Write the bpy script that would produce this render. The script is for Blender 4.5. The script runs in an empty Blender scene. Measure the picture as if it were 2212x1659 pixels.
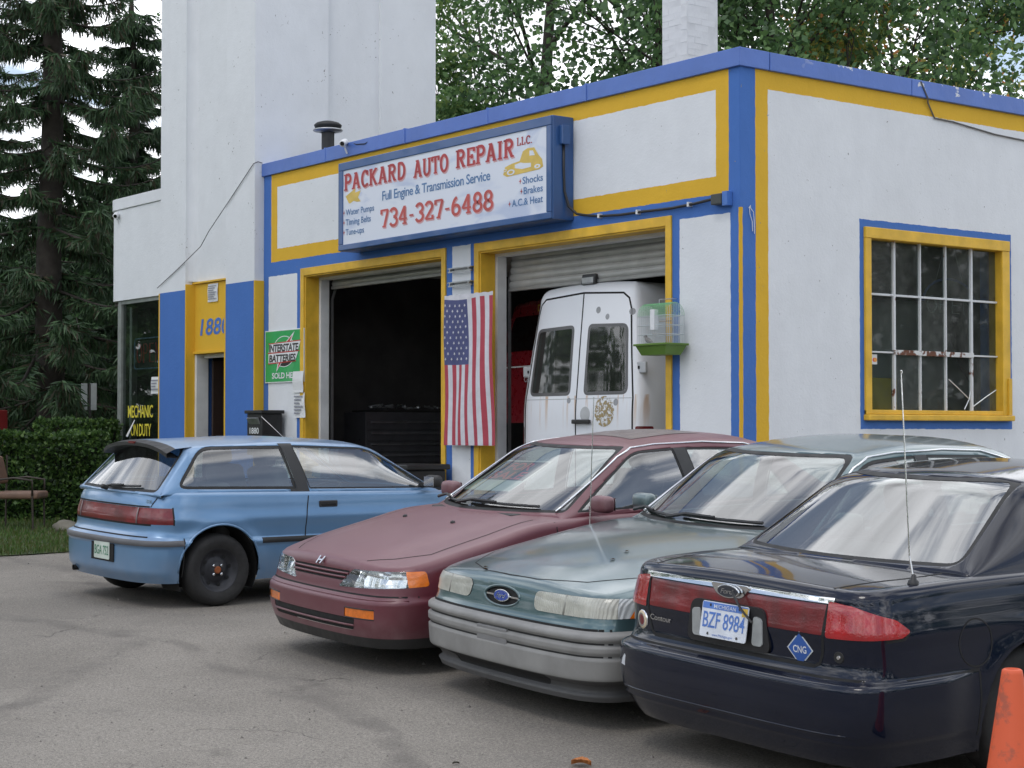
import bpy, bmesh, math, random
from mathutils import Vector, Matrix
from mathutils import noise as mnoise
random.seed(7)
SC = bpy.context.scene
COL = SC.collection
PI = math.pi

# ------------------------------------------------------------------ camera, sky, sun, exposure
cam_d = bpy.data.cameras.new('camera'); cam = bpy.data.objects.new('camera', cam_d); COL.objects.link(cam)
cam_d.sensor_width = 36.0; cam_d.lens = 36.0*3776/2212; cam_d.clip_end = 2000
cam.location = (11.59, -11.515, 1.5)
cam.rotation_euler = (math.radians(90+1.5246), 0, math.radians(90-37.35))
SC.camera = cam

SUN_EL, SUN_AZ = math.radians(60), math.radians(160)      # azimuth of the sun, clockwise from +Y
world = bpy.data.worlds.new('World'); SC.world = world; world.use_nodes = True
wn = world.node_tree; wn.nodes.clear()
def wnode(t, **k):
    n = wn.nodes.new(t)
    for a, b in k.items(): setattr(n, a, b)
    return n
w_out = wnode('ShaderNodeOutputWorld'); w_bg = wnode('ShaderNodeBackground'); w_bg.inputs['Strength'].default_value = 0.145
w_sky = wnode('ShaderNodeTexSky'); w_sky.sky_type = 'NISHITA'; w_sky.sun_disc = False
w_sky.sun_elevation = SUN_EL; w_sky.sun_rotation = SUN_AZ
w_tc = wnode('ShaderNodeTexCoord'); w_sep = wnode('ShaderNodeSeparateXYZ')
wn.links.new(w_tc.outputs['Generated'], w_sep.inputs[0])
w_mx = wnode('ShaderNodeMath', operation='MAXIMUM'); w_mx.inputs[1].default_value = 0.0
w_ad = wnode('ShaderNodeMath', operation='ADD'); w_ad.inputs[1].default_value = 0.22
wn.links.new(w_sep.outputs['Z'], w_mx.inputs[0]); wn.links.new(w_mx.outputs[0], w_ad.inputs[0])
w_dx = wnode('ShaderNodeMath', operation='DIVIDE'); w_dy = wnode('ShaderNodeMath', operation='DIVIDE')
wn.links.new(w_sep.outputs['X'], w_dx.inputs[0]); wn.links.new(w_ad.outputs[0], w_dx.inputs[1])
wn.links.new(w_sep.outputs['Y'], w_dy.inputs[0]); wn.links.new(w_ad.outputs[0], w_dy.inputs[1])
w_cmb = wnode('ShaderNodeCombineXYZ'); w_cmb.inputs[2].default_value = 6.6; wn.links.new(w_dx.outputs[0], w_cmb.inputs[0]); wn.links.new(w_dy.outputs[0], w_cmb.inputs[1])
w_n1 = wnode('ShaderNodeTexNoise'); w_n1.inputs['Scale'].default_value = 1.7; w_n1.inputs['Detail'].default_value = 9; w_n1.inputs['Roughness'].default_value = 0.58; w_n1.inputs['Distortion'].default_value = 0.6
w_n2 = wnode('ShaderNodeTexNoise'); w_n2.inputs['Scale'].default_value = 2.6; w_n2.inputs['Detail'].default_value = 6
wn.links.new(w_cmb.outputs[0], w_n1.inputs['Vector']); wn.links.new(w_cmb.outputs[0], w_n2.inputs['Vector'])
w_r1 = wnode('ShaderNodeMapRange', interpolation_type='SMOOTHSTEP'); w_r1.inputs['From Min'].default_value = 0.455; w_r1.inputs['From Max'].default_value = 0.57
# cover closes in towards the horizon, where one looks through the cloud field edge-on
w_hz = wnode('ShaderNodeMapRange'); w_hz.inputs['From Min'].default_value = 0.0; w_hz.inputs['From Max'].default_value = 0.45; w_hz.inputs['To Min'].default_value = 0.08; w_hz.inputs['To Max'].default_value = -0.008; w_r1.inputs['To Min'].default_value = 0.12
wn.links.new(w_mx.outputs[0], w_hz.inputs['Value'])
w_cv = wnode('ShaderNodeMath', operation='ADD'); wn.links.new(w_n1.outputs['Fac'], w_cv.inputs[0]); wn.links.new(w_hz.outputs[0], w_cv.inputs[1])
wn.links.new(w_cv.outputs[0], w_r1.inputs['Value'])
w_r2 = wnode('ShaderNodeMapRange'); w_r2.inputs['From Min'].default_value = 0.3; w_r2.inputs['From Max'].default_value = 0.7
w_r2.inputs['To Min'].default_value = 5.5; w_r2.inputs['To Max'].default_value = 21.0
wn.links.new(w_n2.outputs['Fac'], w_r2.inputs['Value'])
w_cc = wnode('ShaderNodeVectorMath', operation='SCALE'); w_cc.inputs[0].default_value = (0.97, 0.99, 1.03)
wn.links.new(w_r2.outputs[0], w_cc.inputs['Scale'])
w_mix = wnode('ShaderNodeMix', data_type='RGBA')
wn.links.new(w_r1.outputs[0], w_mix.inputs[0]); wn.links.new(w_sky.outputs[0], w_mix.inputs[6]); wn.links.new(w_cc.outputs[0], w_mix.inputs[7])
wn.links.new(w_mix.outputs[2], w_bg.inputs['Color']); wn.links.new(w_bg.outputs[0], w_out.inputs[0])

sun_d = bpy.data.lights.new('sun', 'SUN'); sun_d.energy = 0.6; sun_d.angle = math.radians(16); sun_d.color = (1, 0.96, 0.9)
sun = bpy.data.objects.new('sun', sun_d); COL.objects.link(sun)
sd = Vector((math.sin(SUN_AZ)*math.cos(SUN_EL), math.cos(SUN_AZ)*math.cos(SUN_EL), math.sin(SUN_EL)))
sun.rotation_euler = sd.to_track_quat('Z', 'Y').to_euler(); sun.location = sd*40
vs = SC.view_settings
vs.view_transform = 'Standard'; vs.look = 'None'; vs.gamma = 1.0; vs.use_curve_mapping = False; vs.exposure = 0.0
SC.cycles.max_bounces = 8; SC.cycles.transparent_max_bounces = 16; SC.cycles.sample_clamp_indirect = 6.0
SC.cycles.use_denoising = True

# ------------------------------------------------------------------ object helpers
def link(o, parent=None):
    COL.objects.link(o)
    if parent is not None: o.parent = parent
    return o
def tag(o, label=None, cat=None, group=None, kind=None):
    if label: o['label'] = label
    if cat: o['category'] = cat
    if group: o['group'] = group
    if kind: o['kind'] = kind
    return o
def thing(name, label, cat, loc=(0, 0, 0), group=None, kind=None):
    o = bpy.data.objects.new(name, None); link(o); o.location = loc; o.empty_display_size = 0.2
    return tag(o, label, cat, group, kind)
def rootloc(p):
    l = Vector((0, 0, 0))
    while p is not None:
        l = l + Vector(p.location); p = p.parent
    return l
def mk(name, v, f, mats, parent=None, smooth=False, midx=None, local=False, bevel=0, normals=None, bseg=2):
    me = bpy.data.meshes.new(name)
    off = Vector((0, 0, 0)) if local or parent is None else rootloc(parent)
    me.from_pydata([(p[0]-off.x, p[1]-off.y, p[2]-off.z) for p in v], [], f)
    for m in (mats if isinstance(mats, (list, tuple)) else [mats]): me.materials.append(m)
    if midx: me.polygons.foreach_set('material_index', midx)
    if smooth: me.polygons.foreach_set('use_smooth', [True]*len(me.polygons))
    me.update()
    if normals: me.normals_split_custom_set_from_vertices(normals)
    o = bpy.data.objects.new(name, me); link(o, parent)
    if bevel:
        b = o.modifiers.new('bevel', 'BEVEL'); b.width = bevel; b.segments = bseg; b.limit_method = 'ANGLE'; b.angle_limit = 0.6
    return o

class MB:
    def __init__(s): s.v = []; s.f = []; s.m = []
    def face(s, pts, m=0):
        i = len(s.v); s.v += [tuple(p) for p in pts]; s.f.append(tuple(range(i, i+len(pts)))); s.m.append(m); return s
    def box(s, a, b, m=0):
        x0, y0, z0 = a; x1, y1, z1 = b
        i = len(s.v)
        s.v += [(x0,y0,z0),(x1,y0,z0),(x1,y1,z0),(x0,y1,z0),(x0,y0,z1),(x1,y0,z1),(x1,y1,z1),(x0,y1,z1)]
        for q in ((0,3,2,1),(4,5,6,7),(0,1,5,4),(1,2,6,5),(2,3,7,6),(3,0,4,7)): s.f.append(tuple(i+k for k in q)); s.m.append(m)
        return s
    def obox(s, c, ax, h, m=0):
        c = Vector(c); X, Y, Z = [Vector(a).normalized()*k for a, k in zip(ax, h)]
        i = len(s.v)
        for sx, sy, sz in ((-1,-1,-1),(1,-1,-1),(1,1,-1),(-1,1,-1),(-1,-1,1),(1,-1,1),(1,1,1),(-1,1,1)): s.v.append(tuple(c+X*sx+Y*sy+Z*sz))
        for q in ((0,3,2,1),(4,5,6,7),(0,1,5,4),(1,2,6,5),(2,3,7,6),(3,0,4,7)): s.f.append(tuple(i+k for k in q)); s.m.append(m)
        return s
    def tube(s, pts, r, n=6, m=0, cap=True):
        pts = [Vector(p) for p in pts]; rs = r if isinstance(r, (list, tuple)) else [r]*len(pts)
        i0 = len(s.v); up = None
        for k, p in enumerate(pts):
            d = (pts[min(k+1, len(pts)-1)]-pts[max(k-1, 0)])
            if d.length < 1e-9: d = Vector((0, 0, 1))
            d.normalize()
            if up is None or abs(up.dot(d)) > 0.98: up = Vector((0, 0, 1)) if abs(d.z) < 0.9 else Vector((1, 0, 0))
            a = d.cross(up).normalized(); b = a.cross(d).normalized(); up = b
            for q in range(n):
                t = 2*PI*q/n; s.v.append(tuple(p+(a*math.cos(t)+b*math.sin(t))*rs[k]))
        for k in range(len(pts)-1):
            for q in range(n):
                a0 = i0+k*n+q; a1 = i0+k*n+(q+1) % n
                s.f.append((a0, a1, a1+n, a0+n)); s.m.append(m)
        if cap:
            s.f.append(tuple(i0+q for q in range(n))[::-1]); s.m.append(m)
            s.f.append(tuple(i0+(len(pts)-1)*n+q for q in range(n))); s.m.append(m)
        return s
    def lathe(s, prof, c, ax, n=24, m=0, ms=None):
        # prof: list of (radius, height along axis)
        c = Vector(c); A = Vector(ax).normalized(); U = (Vector((0,0,1)) if abs(A.z) < 0.9 else Vector((1,0,0))).cross(A).normalized(); V = A.cross(U)
        i0 = len(s.v)
        for r, h in prof:
            for q in range(n):
                t = 2*PI*q/n; s.v.append(tuple(c+A*h+(U*math.cos(t)+V*math.sin(t))*r))
        for k in range(len(prof)-1):
            for q in range(n):
                a0 = i0+k*n+q; a1 = i0+k*n+(q+1) % n
                s.f.append((a0, a1, a1+n, a0+n)); s.m.append(ms[k] if ms else m)
        return s
    def prism(s, poly, o, u, v, w, d, m=0):
        # poly 2D (a,b) -> o+u*a+v*b ; thickness d along w
        o, u, v, w = Vector(o), Vector(u), Vector(v), Vector(w)
        i = len(s.v); n = len(poly)
        for dd in (0, d):
            for a, b in poly: s.v.append(tuple(o+u*a+v*b+w*dd))
        s.f.append(tuple(i+k for k in range(n))); s.m.append(m)
        s.f.append(tuple(i+n+k for k in range(n))[::-1]); s.m.append(m)
        for k in range(n):
            k2 = (k+1) % n; s.f.append((i+k2, i+k, i+n+k, i+n+k2)); s.m.append(m)
        return s
    def build(s, name, mats, parent=None, smooth=False, **k):
        return mk(name, s.v, s.f, mats, parent, smooth, s.m, **k)

def B(name, a, b, m, parent=None, bevel=0.0, **k): return MB().box(a, b).build(name, m, parent, bevel=bevel, **k)
def rrect(x0, x1, z0, z1, r, n=5):
    # rounded convex rectangle, counter clockwise
    if not isinstance(r, (list, tuple)): r = [r]*4
    out = []
    for cx, cz, a0, rr in ((x0, z0, PI, r[0]), (x1, z0, 1.5*PI, r[1]), (x1, z1, 0, r[2]), (x0, z1, .5*PI, r[3])):
        ox = cx+rr if cx == x0 else cx-rr; oz = cz+rr if cz == z0 else cz-rr
        for k in range(n+1):
            a = a0+.5*PI*k/n; out.append((ox+rr*math.cos(a), oz+rr*math.sin(a)))
    return out
def rpoly(pts, r, n=5):
    # round the corners of a convex polygon
    out = []; N = len(pts)
    rs = r if isinstance(r, (list, tuple)) else [r]*N
    for i in range(N):
        p0, p, p1 = Vector(pts[i-1]), Vector(pts[i]), Vector(pts[(i+1) % N])
        a = p+(p0-p).normalized()*min(rs[i], (p0-p).length*.48); b = p+(p1-p).normalized()*min(rs[i], (p1-p).length*.48)
        for k in range(n+1):
            t = k/n; q = a*(1-t)**2+p*2*t*(1-t)+b*t*t; out.append((q.x, q.y))
    return out
def sm(a, b, x):
    t = max(0.0, min(1.0, (x-a)/(b-a))); return t*t*(3-2*t)

# ------------------------------------------------------------------ materials
class NT:
    def __init__(s, name):
        s.mat = bpy.data.materials.new(name); s.mat.use_nodes = True; s.t = s.mat.node_tree; s.t.nodes.clear()
        s.out = s.t.nodes.new('ShaderNodeOutputMaterial')
        s.tc = s.t.nodes.new('ShaderNodeTexCoord')
    def n(s, t, ins=None, **k):
        nd = s.t.nodes.new(t)
        for a, b in k.items(): setattr(nd, a, b)
        for a, b in (ins or {}).items():
            if hasattr(b, 'is_linked') or isinstance(b, bpy.types.NodeSocket): s.t.links.new(b, nd.inputs[a])
            else: nd.inputs[a].default_value = b
        return nd
    @property
    def oc(s): return s.tc.outputs['Object']
    def math(s, op, a, b=0.0, c=None):
        d = {0: a, 1: b}
        if c is not None: d[2] = c
        return s.n('ShaderNodeMath', d, operation=op).outputs[0]
    def noise(s, scale, detail=4, rough=.55, vec=None, dist=0.0):
        return s.n('ShaderNodeTexNoise', {'Scale': scale, 'Detail': detail, 'Roughness': rough, 'Distortion': dist, 'Vector': vec or s.oc}).outputs['Fac']
    def ramp(s, v, a, b, lo=0.0, hi=1.0, smooth=True):
        return s.n('ShaderNodeMapRange', {'Value': v, 'From Min': a, 'From Max': b, 'To Min': lo, 'To Max': hi}, interpolation_type='SMOOTHSTEP' if smooth else 'LINEAR').outputs[0]
    def mixc(s, f, a, b):
        n = s.n('ShaderNodeMix', data_type='RGBA')
        for i, x in ((0, f), (6, a), (7, b)):
            if isinstance(x, bpy.types.NodeSocket): s.t.links.new(x, n.inputs[i])
            else: n.inputs[i].default_value = (*x, 1) if isinstance(x, (tuple, list)) and len(x) == 3 else x
        return n.outputs[2]
    def mulc(s, c, f):
        n = s.n('ShaderNodeMix', data_type='RGBA', blend_type='MULTIPLY'); n.inputs[0].default_value = 1
        for i, x in ((6, c), (7, f)):
            if isinstance(x, bpy.types.NodeSocket): s.t.links.new(x, n.inputs[i])
            else: n.inputs[i].default_value = (*x, 1)
        return n.outputs[2]
    def bump(s, h, strength=.3, dist=.01):
        return s.n('ShaderNodeBump', {'Height': h, 'Strength': strength, 'Distance': dist}).outputs[0]
    def surf(s, sh): s.t.links.new(sh, s.out.inputs[0]); return s.mat
    def pbr(s, **k):
        p = s.n('ShaderNodeBsdfPrincipled'); names = {'c': 'Base Color', 'r': 'Roughness', 'm': 'Metallic', 'n': 'Normal', 'coat': 'Coat Weight', 'cr': 'Coat Roughness', 'spec': 'Specular IOR Level', 'a': 'Alpha', 'tr': 'Transmission Weight', 'ior': 'IOR', 'e': 'Emission Color', 'es': 'Emission Strength', 'sh': 'Sheen Weight', 'ss': 'Subsurface Weight', 'cn': 'Coat Normal'}
        for a, b in k.items():
            i = p.inputs[names[a]]
            if isinstance(b, bpy.types.NodeSocket): s.t.links.new(b, i)
            else: i.default_value = (*b, 1) if isinstance(b, (tuple, list)) and len(b) == 3 else b
        return p.outputs[0]

def simple(name, c, r=.6, m=0.0, var=.12, sc=6.0, bump=0.0, bsc=60.0, spec=.5, coat=0.0):
    t = NT(name); nz = t.noise(sc, 5)
    k = t.ramp(nz, .3, .7, 1-var, 1+var, False)
    col = t.n('ShaderNodeVectorMath', {0: c, 'Scale': k}, operation='SCALE').outputs[0]
    kw = dict(c=col, r=t.ramp(t.noise(sc*2.3, 3), .3, .7, max(0.02, r-.08), min(1, r+.08), False), m=m, spec=spec, coat=coat)
    if bump: kw['n'] = t.bump(t.noise(bsc, 4), bump, .004)
    return t.surf(t.pbr(**kw))

def masonry(name, base, regions, axes, chips=True, wob=.006, rough=.75):
    """painted stucco: painted fields (x0,x1,z0,z1,colour) with hand-painted, slightly wavy edges"""
    t = NT(name)
    sp = t.n('ShaderNodeSeparateXYZ', {0: t.oc})
    w1 = t.ramp(t.noise(9, 3), .2, .8, -wob, wob, False); w2 = t.ramp(t.noise(11, 3, vec=t.n('ShaderNodeVectorMath', {0: t.oc, 1: (7.3, 2.1, 4.4)}, operation='ADD').outputs[0]), .2, .8, -wob, wob, False)
    A = t.math('ADD', sp.outputs[axes[0]], w1); Z = t.math('ADD', sp.outputs['Z'], w2)
    col = None; cur = base
    for (x0, x1, z0, z1, c) in regions:
        mk_ = None
        for (v, lim, op) in ((A, x0, 'GREATER_THAN'), (A, x1, 'LESS_THAN'), (Z, z0, 'GREATER_THAN'), (Z, z1, 'LESS_THAN')):
            if lim is None: continue
            g = t.math(op, v, lim); mk_ = g if mk_ is None else t.math('MULTIPLY', mk_, g)
        cur = t.mixc(mk_, cur, c)
    # weather: faint vertical streaks, soft soiling, hairline scratches and chips
    mp = t.n('ShaderNodeMapping', {'Vector': t.oc, 'Scale': (1.6, 1.6, .9)}).outputs[0]
    st = t.ramp(t.noise(2.2, 6, .6, mp), .35, .75, 1.015, .96, False)
    sl = t.ramp(t.noise(1.1, 6, .65), .3, .7, .965, 1.03, False)
    k = t.math('MULTIPLY', st, sl)
    cur = t.n('ShaderNodeVectorMath', {0: cur, 'Scale': k}, operation='SCALE').outputs[0]
    if chips:
        ch = t.math('MULTIPLY', t.ramp(t.noise(4.5, 2), .57, .61), t.ramp(t.noise(26, 4, .6), .655, .685))
        cur = t.mixc(ch, cur, (.23, .23, .22))
    hgt = t.math('ADD', t.math('MULTIPLY', t.noise(38, 6, .65), .6), t.noise(7, 4))
    return t.surf(t.pbr(c=cur, r=rough, n=t.bump(hgt, .38, .012), spec=.3))

WHITE = (.72, .74, .76); BLUE = (.062, .165, .47); YEL = (.70, .42, .035)
# ------------------------------------------------------------------ ground
SLX, SLY = .028, .035
def gz(x, y):
    z = SLX*(2-max(-16, min(14, x))) + SLY*max(-1.5, min(5.8, y+5.8))*sm(-.9, .9, x)*(1-sm(9, 16, x))
    return z
def ground_mat():
    t = NT('asphalt_old')
    big = t.noise(.35, 5, .6); mid = t.noise(2.2, 6, .62); fine = t.noise(70, 3, .6); grit = t.noise(210, 2)
    c = t.mixc(t.ramp(big, .35, .65), (.182, .166, .144), (.240, .220, .192))
    c = t.mixc(t.math('MULTIPLY', t.ramp(mid, .5, .75), .3), c, (.15, .138, .125))
    k = t.math('MULTIPLY', t.ramp(fine, .3, .7, .68, 1.30, False), t.ramp(grit, .3, .7, .55, 1.55, False))
    c = t.n('ShaderNodeVectorMath', {0: c, 'Scale': k}, operation='SCALE').outputs[0]
    # cracks
    vo = t.n('ShaderNodeTexVoronoi', {'Scale': .8, 'Vector': t.n('ShaderNodeVectorMath', {0: t.oc, 1: t.n('ShaderNodeVectorMath', {0: t.n('ShaderNodeTexNoise', {'Scale': 2.6, 'Detail': 5, 'Vector': t.oc}).outputs['Color'], 'Scale': .5}, operation='SCALE').outputs[0]}, operation='ADD').outputs[0]}, feature='DISTANCE_TO_EDGE')
    cr = t.math('MULTIPLY', t.ramp(vo.outputs['Distance'], .0, .009, 1, 0), t.ramp(t.noise(.9, 3), .53, .66))
    c = t.mixc(t.math('MULTIPLY', cr, .7), c, (.05, .046, .042))
    # old rubber arcs where cars turn
    sp = t.n('ShaderNodeSeparateXYZ', {0: t.oc})
    for (cx, cy, rr, wd) in ((-4.6, -13.4, 8.6, .11), (-4.6, -13.4, 7.1, .13), (1.2, -15.0, 8.9, .10), (-9.0, -1.0, 7.2, .12)):
        dx = t.math('SUBTRACT', sp.outputs['X'], cx); dy = t.math('SUBTRACT', sp.outputs['Y'], cy)
        r = t.math('SQRT', t.math('ADD', t.math('MULTIPLY', dx, dx), t.math('MULTIPLY', dy, dy)))
        r = t.math('ADD', r, t.ramp(t.noise(.8, 2), .2, .8, -.25, .25, False))
        a = t.math('ABSOLUTE', t.math('SUBTRACT', r, rr))
        mk_ = t.math('MULTIPLY', t.ramp(a, wd*.4, wd*1.4, 1, 0), t.ramp(t.noise(1.3, 5, .7), .38, .68))
        c = t.mixc(t.math('MULTIPLY', mk_, .5), c, (.09, .082, .075))
    # oil spots
    oil = t.math('MULTIPLY', t.ramp(t.noise(1.7, 2), .66, .74), t.ramp(t.noise(9, 5), .4, .6))
    c = t.mixc(t.math('MULTIPLY', oil, .35), c, (.07, .064, .058))
    h = t.math('ADD', t.math('MULTIPLY', fine, .5), t.math('SUBTRACT', grit, t.math('MULTIPLY', cr, 2.0)))
    return t.surf(t.pbr(c=c, r=.86, n=t.bump(h, .6, .006), spec=.3))
M_ASPH = ground_mat()
def sheet(name, xs, ys, m, dz=0.0):
    v = [(x, y, gz(x, y)+dz) for y in ys for x in xs]; n = len(xs)
    f = [(j*n+i, j*n+i+1, (j+1)*n+i+1, (j+1)*n+i) for j in range(len(ys)-1) for i in range(n-1)]
    return mk(name, v, f, m, smooth=True)
def spread(a, b, lo, hi, st):
    l = [a, (a+lo)/2]; k = lo
    while k < hi: l.append(k); k += st
    return l+[hi, (b+hi)/2, b]
tag(sheet('parking_lot_ground', spread(-400, 400, -18, 18, .5), spread(-400, 400, -16, 8, .5), M_ASPH), kind='structure')
t = NT('lawn_soil'); M_SOIL = t.surf(t.pbr(c=t.mixc(t.ramp(t.noise(3, 6), .35, .65), (.035, .05, .018), (.06, .085, .025)), r=.95))
gx = [-60, -40, -25]+[-16+.45*i for i in range(23)]+[-5.72]; gy = [-60, -40, -22]+[-14+.5*i for i in range(38)]+[8, 14, 30, 60]
vv = []
for y in gy:
    for i, x in enumerate(gx):
        xx = x+(.10*math.sin(y*1.9)+.06*math.sin(y*5.3+1)) if i == len(gx)-1 else x
        vv.append((xx, y, gz(xx, y)+.012))
n_ = len(gx)
tag(mk('lawn_ground', vv, [(j*n_+i, j*n_+i+1, (j+1)*n_+i+1, (j+1)*n_+i) for j in range(len(gy)-1) for i in range(n_-1)], M_SOIL, smooth=True), kind='structure')
# ------------------------------------------------------------------ lettering
_tcache = {}
def text2d(s, bold=0.0, spacing=1.0, shear=0.0):
    key = (s, bold, spacing, shear)
    if key in _tcache: return _tcache[key]
    c = bpy.data.curves.new('t', 'FONT'); c.body = s; c.offset = bold; c.space_character = spacing; c.shear = shear; c.resolution_u = 3
    o = bpy.data.objects.new('t', c); COL.objects.link(o)
    dg = bpy.context.evaluated_depsgraph_get(); me = bpy.data.meshes.new_from_object(o.evaluated_get(dg))
    v = [(p.co.x, p.co.y) for p in me.vertices]; f = [tuple(p.vertices) for p in me.polygons]
    bpy.data.objects.remove(o); bpy.data.curves.remove(c); bpy.data.meshes.remove(me)
    x0 = min(p[0] for p in v); x1 = max(p[0] for p in v)
    v = [(p[0]-x0, p[1]) for p in v]
    _tcache[key] = (v, f, x1-x0); return _tcache[key]
# slab-serif stroke alphabet: strokes as polylines in a 0..w by 0..1 box, serifs as short bars (x, y, halfwidth)
def arc(cx, cy, rx, ry, a0, a1, n=12): return [(cx+rx*math.cos(math.radians(a0+(a1-a0)*i/n)), cy+ry*math.sin(math.radians(a0+(a1-a0)*i/n))) for i in range(n+1)]
SLAB = {
 'P': (.62, [[(.15,0),(.15,1)], [(.15,.96),(.36,.96)]+arc(.36,.72,.2,.24,90,-90)+[(.15,.48)]], [(.15,0,.15),(.12,1,.12)]),
 'A': (.72, [[(.12,0),(.36,1)], [(.36,1),(.60,0)], [(.2,.32),(.52,.32)]], [(.12,0,.13),(.60,0,.13),(.30,1,.1)]),
 'C': (.62, [arc(.34,.5,.25,.46,55,305,18), [(.53,.98),(.53,.70)], [(.53,.02),(.53,.2)]], []),
 'K': (.70, [[(.15,0),(.15,1)], [(.58,1),(.17,.46)], [(.28,.58),(.58,0)]], [(.15,0,.14),(.15,1,.14),(.57,1,.12),(.59,0,.12)]),
 'R': (.68, [[(.15,0),(.15,1)], [(.15,.96),(.36,.96)]+arc(.36,.74,.19,.22,90,-90)+[(.15,.52)], [(.34,.52),(.56,0)]], [(.15,0,.14),(.12,1,.12),(.59,0,.1)]),
 'D': (.68, [[(.15,0),(.15,1)], [(.12,.96),(.32,.96)]+arc(.32,.5,.27,.46,90,-90,16)+[(.12,.04)]], []),
 'U': (.70, [[(.14,1),(.14,.3)]+arc(.35,.3,.21,.27,180,360,12)+[(.56,1)]], [(.14,1,.13),(.56,1,.13)]),
 'T': (.62, [[(.31,0),(.31,1)], [(.03,.96),(.59,.96)], [(.04,1),(.04,.74)], [(.58,1),(.58,.74)]], [(.31,0,.14)]),
 'O': (.68, [arc(.34,.5,.26,.46,0,360,24)], []),
 'E': (.60, [[(.14,0),(.14,1)], [(.04,.96),(.55,.96)], [(.04,.04),(.55,.04)], [(.14,.5),(.4,.5)], [(.54,1),(.54,.76)], [(.54,0),(.54,.26)], [(.40,.38),(.40,.62)]], []),
 'I': (.36, [[(.18,0),(.18,1)]], [(.18,0,.15),(.18,1,.15)]),
 'L': (.58, [[(.15,0),(.15,1)], [(.04,.04),(.53,.04)], [(.52,0),(.52,.3)]], [(.15,1,.14)]),
 '.': (.2, [[(.1,0),(.1,.14)]], []),
 '7': (.58, [[(.06,.96),(.54,.96)], [(.07,1),(.07,.74)], [(.53,.96),(.26,0)]], [(.26,0,.12)]),
 '3': (.58, [arc(.28,.73,.22,.23,160,-90,14), arc(.28,.26,.24,.24,90,-160,14)], []),
 '4': (.62, [[(.42,0),(.42,1)], [(.42,.98),(.06,.3)], [(.04,.3),(.58,.3)]], [(.42,0,.15)]),
 '2': (.58, [arc(.28,.72,.22,.24,165,-30,12)+[(.07,.06)], [(.05,.05),(.53,.05)], [(.52,0),(.52,.24)]], []),
 '6': (.60, [arc(.3,.29,.22,.25,0,360,20), arc(.42,.35,.34,.6,185,100,10)], []),
 '8': (.60, [arc(.3,.73,.19,.23,0,360,18), arc(.3,.26,.23,.24,0,360,18)], []),
 '-': (.40, [[(.06,.42),(.34,.42)]], []),
 ' ': (.34, [], []),
}
def ribbon(v, f, pts, w):
    n = len(pts); P = [Vector(p) for p in pts]; closed = (P[0]-P[-1]).length < 1e-4
    i0 = len(v)
    for k in range(n):
        a = P[k-1] if k else (P[-2] if closed else P[0]); b = P[k+1] if k < n-1 else (P[1] if closed else P[-1])
        d = (b-a).normalized(); nn = Vector((-d.y, d.x))
        v.append(tuple(P[k]+nn*w/2)); v.append(tuple(P[k]-nn*w/2))
    for k in range(n-1): f.append((i0+2*k, i0+2*k+1, i0+2*k+3, i0+2*k+2))
def slab2d(s, w=.17, sw=.09, track=.06):
    v, f = [], []; x = 0
    for ch in s:
        W, st, se = SLAB[ch]; sv, sf = [], []
        for pl in st: ribbon(sv, sf, pl, w*.62 if len(pl) == 2 and abs(pl[0][1]-pl[1][1]) < .01 else w)
        for (cx, cy, hw) in se: ribbon(sv, sf, [(cx-hw, cy+(.04 if cy < .5 else -.04)), (cx+hw, cy+(.04 if cy < .5 else -.04))], sw)
        o = len(v); v += [(p[0]+x, p[1]) for p in sv]; f += [tuple(i+o for i in q) for q in sf]
        x += W+track
    return v, f, x-track
def put(name, tx, m, parent, o, u, v, W=None, H=None, xr=None, local=False, lift=0.0):
    """lay 2D lettering on the plane o + u*a + v*b, scaled to width W (or right end) and cap height H; each letter block lifted a little so that crossing strokes never share a plane"""
    vv, ff, w = tx; o, u, v = Vector(o), Vector(u), Vector(v); nrm = u.cross(v)
    sx = W/w; sy = H
    pts = [tuple(o+u*(p[0]*sx)+v*(p[1]*sy)+nrm*lift) for p in vv]
    # one object for each word: split where a wide gap runs through the line
    spans = sorted((min(vv[i][0] for i in q), max(vv[i][0] for i in q), k) for k, q in enumerate(ff)); words = []; right = -9
    for a, b, k in spans:
        if a-right > .15: words.append([])
        words[-1].append(k); right = max(right, b)
    first = None
    for wd in words:
        out, fo = [], []
        for k in sorted(wd):
            q = ff[k]; b = len(out); e = nrm*(.00012*(k % 9))     # crossing strokes never share a plane
            out += [tuple(Vector(pts[i])+e) for i in q]; fo.append(tuple(range(b, b+len(q))))
        ob = mk(name, out, fo, m, parent, local=local); first = first or ob
    return first

# ------------------------------------------------------------------ the repair shop
M_FRONT = masonry('painted_front_stucco', BLUE, [
 (-8.773, -.15, 3.73, 4.92, YEL), (-8.613, -.322, 3.90, 4.722, WHITE),
 (-8.834, -8.09, -1, 3.543, WHITE), (-4.62, -4.262, -1, 3.592, WHITE), (-.828, -.131, -1, 3.54, WHITE), (-.024, .1, -1, 3.58, YEL)], 'X')
M_SIDE = masonry('painted_side_stucco', WHITE, [
 (-.1, .199, -1, 6, BLUE), (.199, 60, 4.72, 6, YEL), (.199, .367, -1, 6, YEL), (-.1, .03, -1, 3.58, YEL),
 (1.64, 4.043, 1.515, 3.59, BLUE)], 'Y')
M_TOWER = masonry('painted_tower_stucco', WHITE, [], 'X')
M_TOWBLUE = masonry('painted_blue_stucco', BLUE, [], 'X', chips=False)
M_YELS = masonry('painted_yellow_stucco', YEL, [], 'X', chips=False)
M_YW = simple('yellow_painted_wood', YEL, .5, var=.18, sc=4, bump=.25, bsc=30)
M_WW = simple('white_painted_wood', (.68, .69, .69), .55, var=.14, sc=3, bump=.2, bsc=30)
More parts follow.
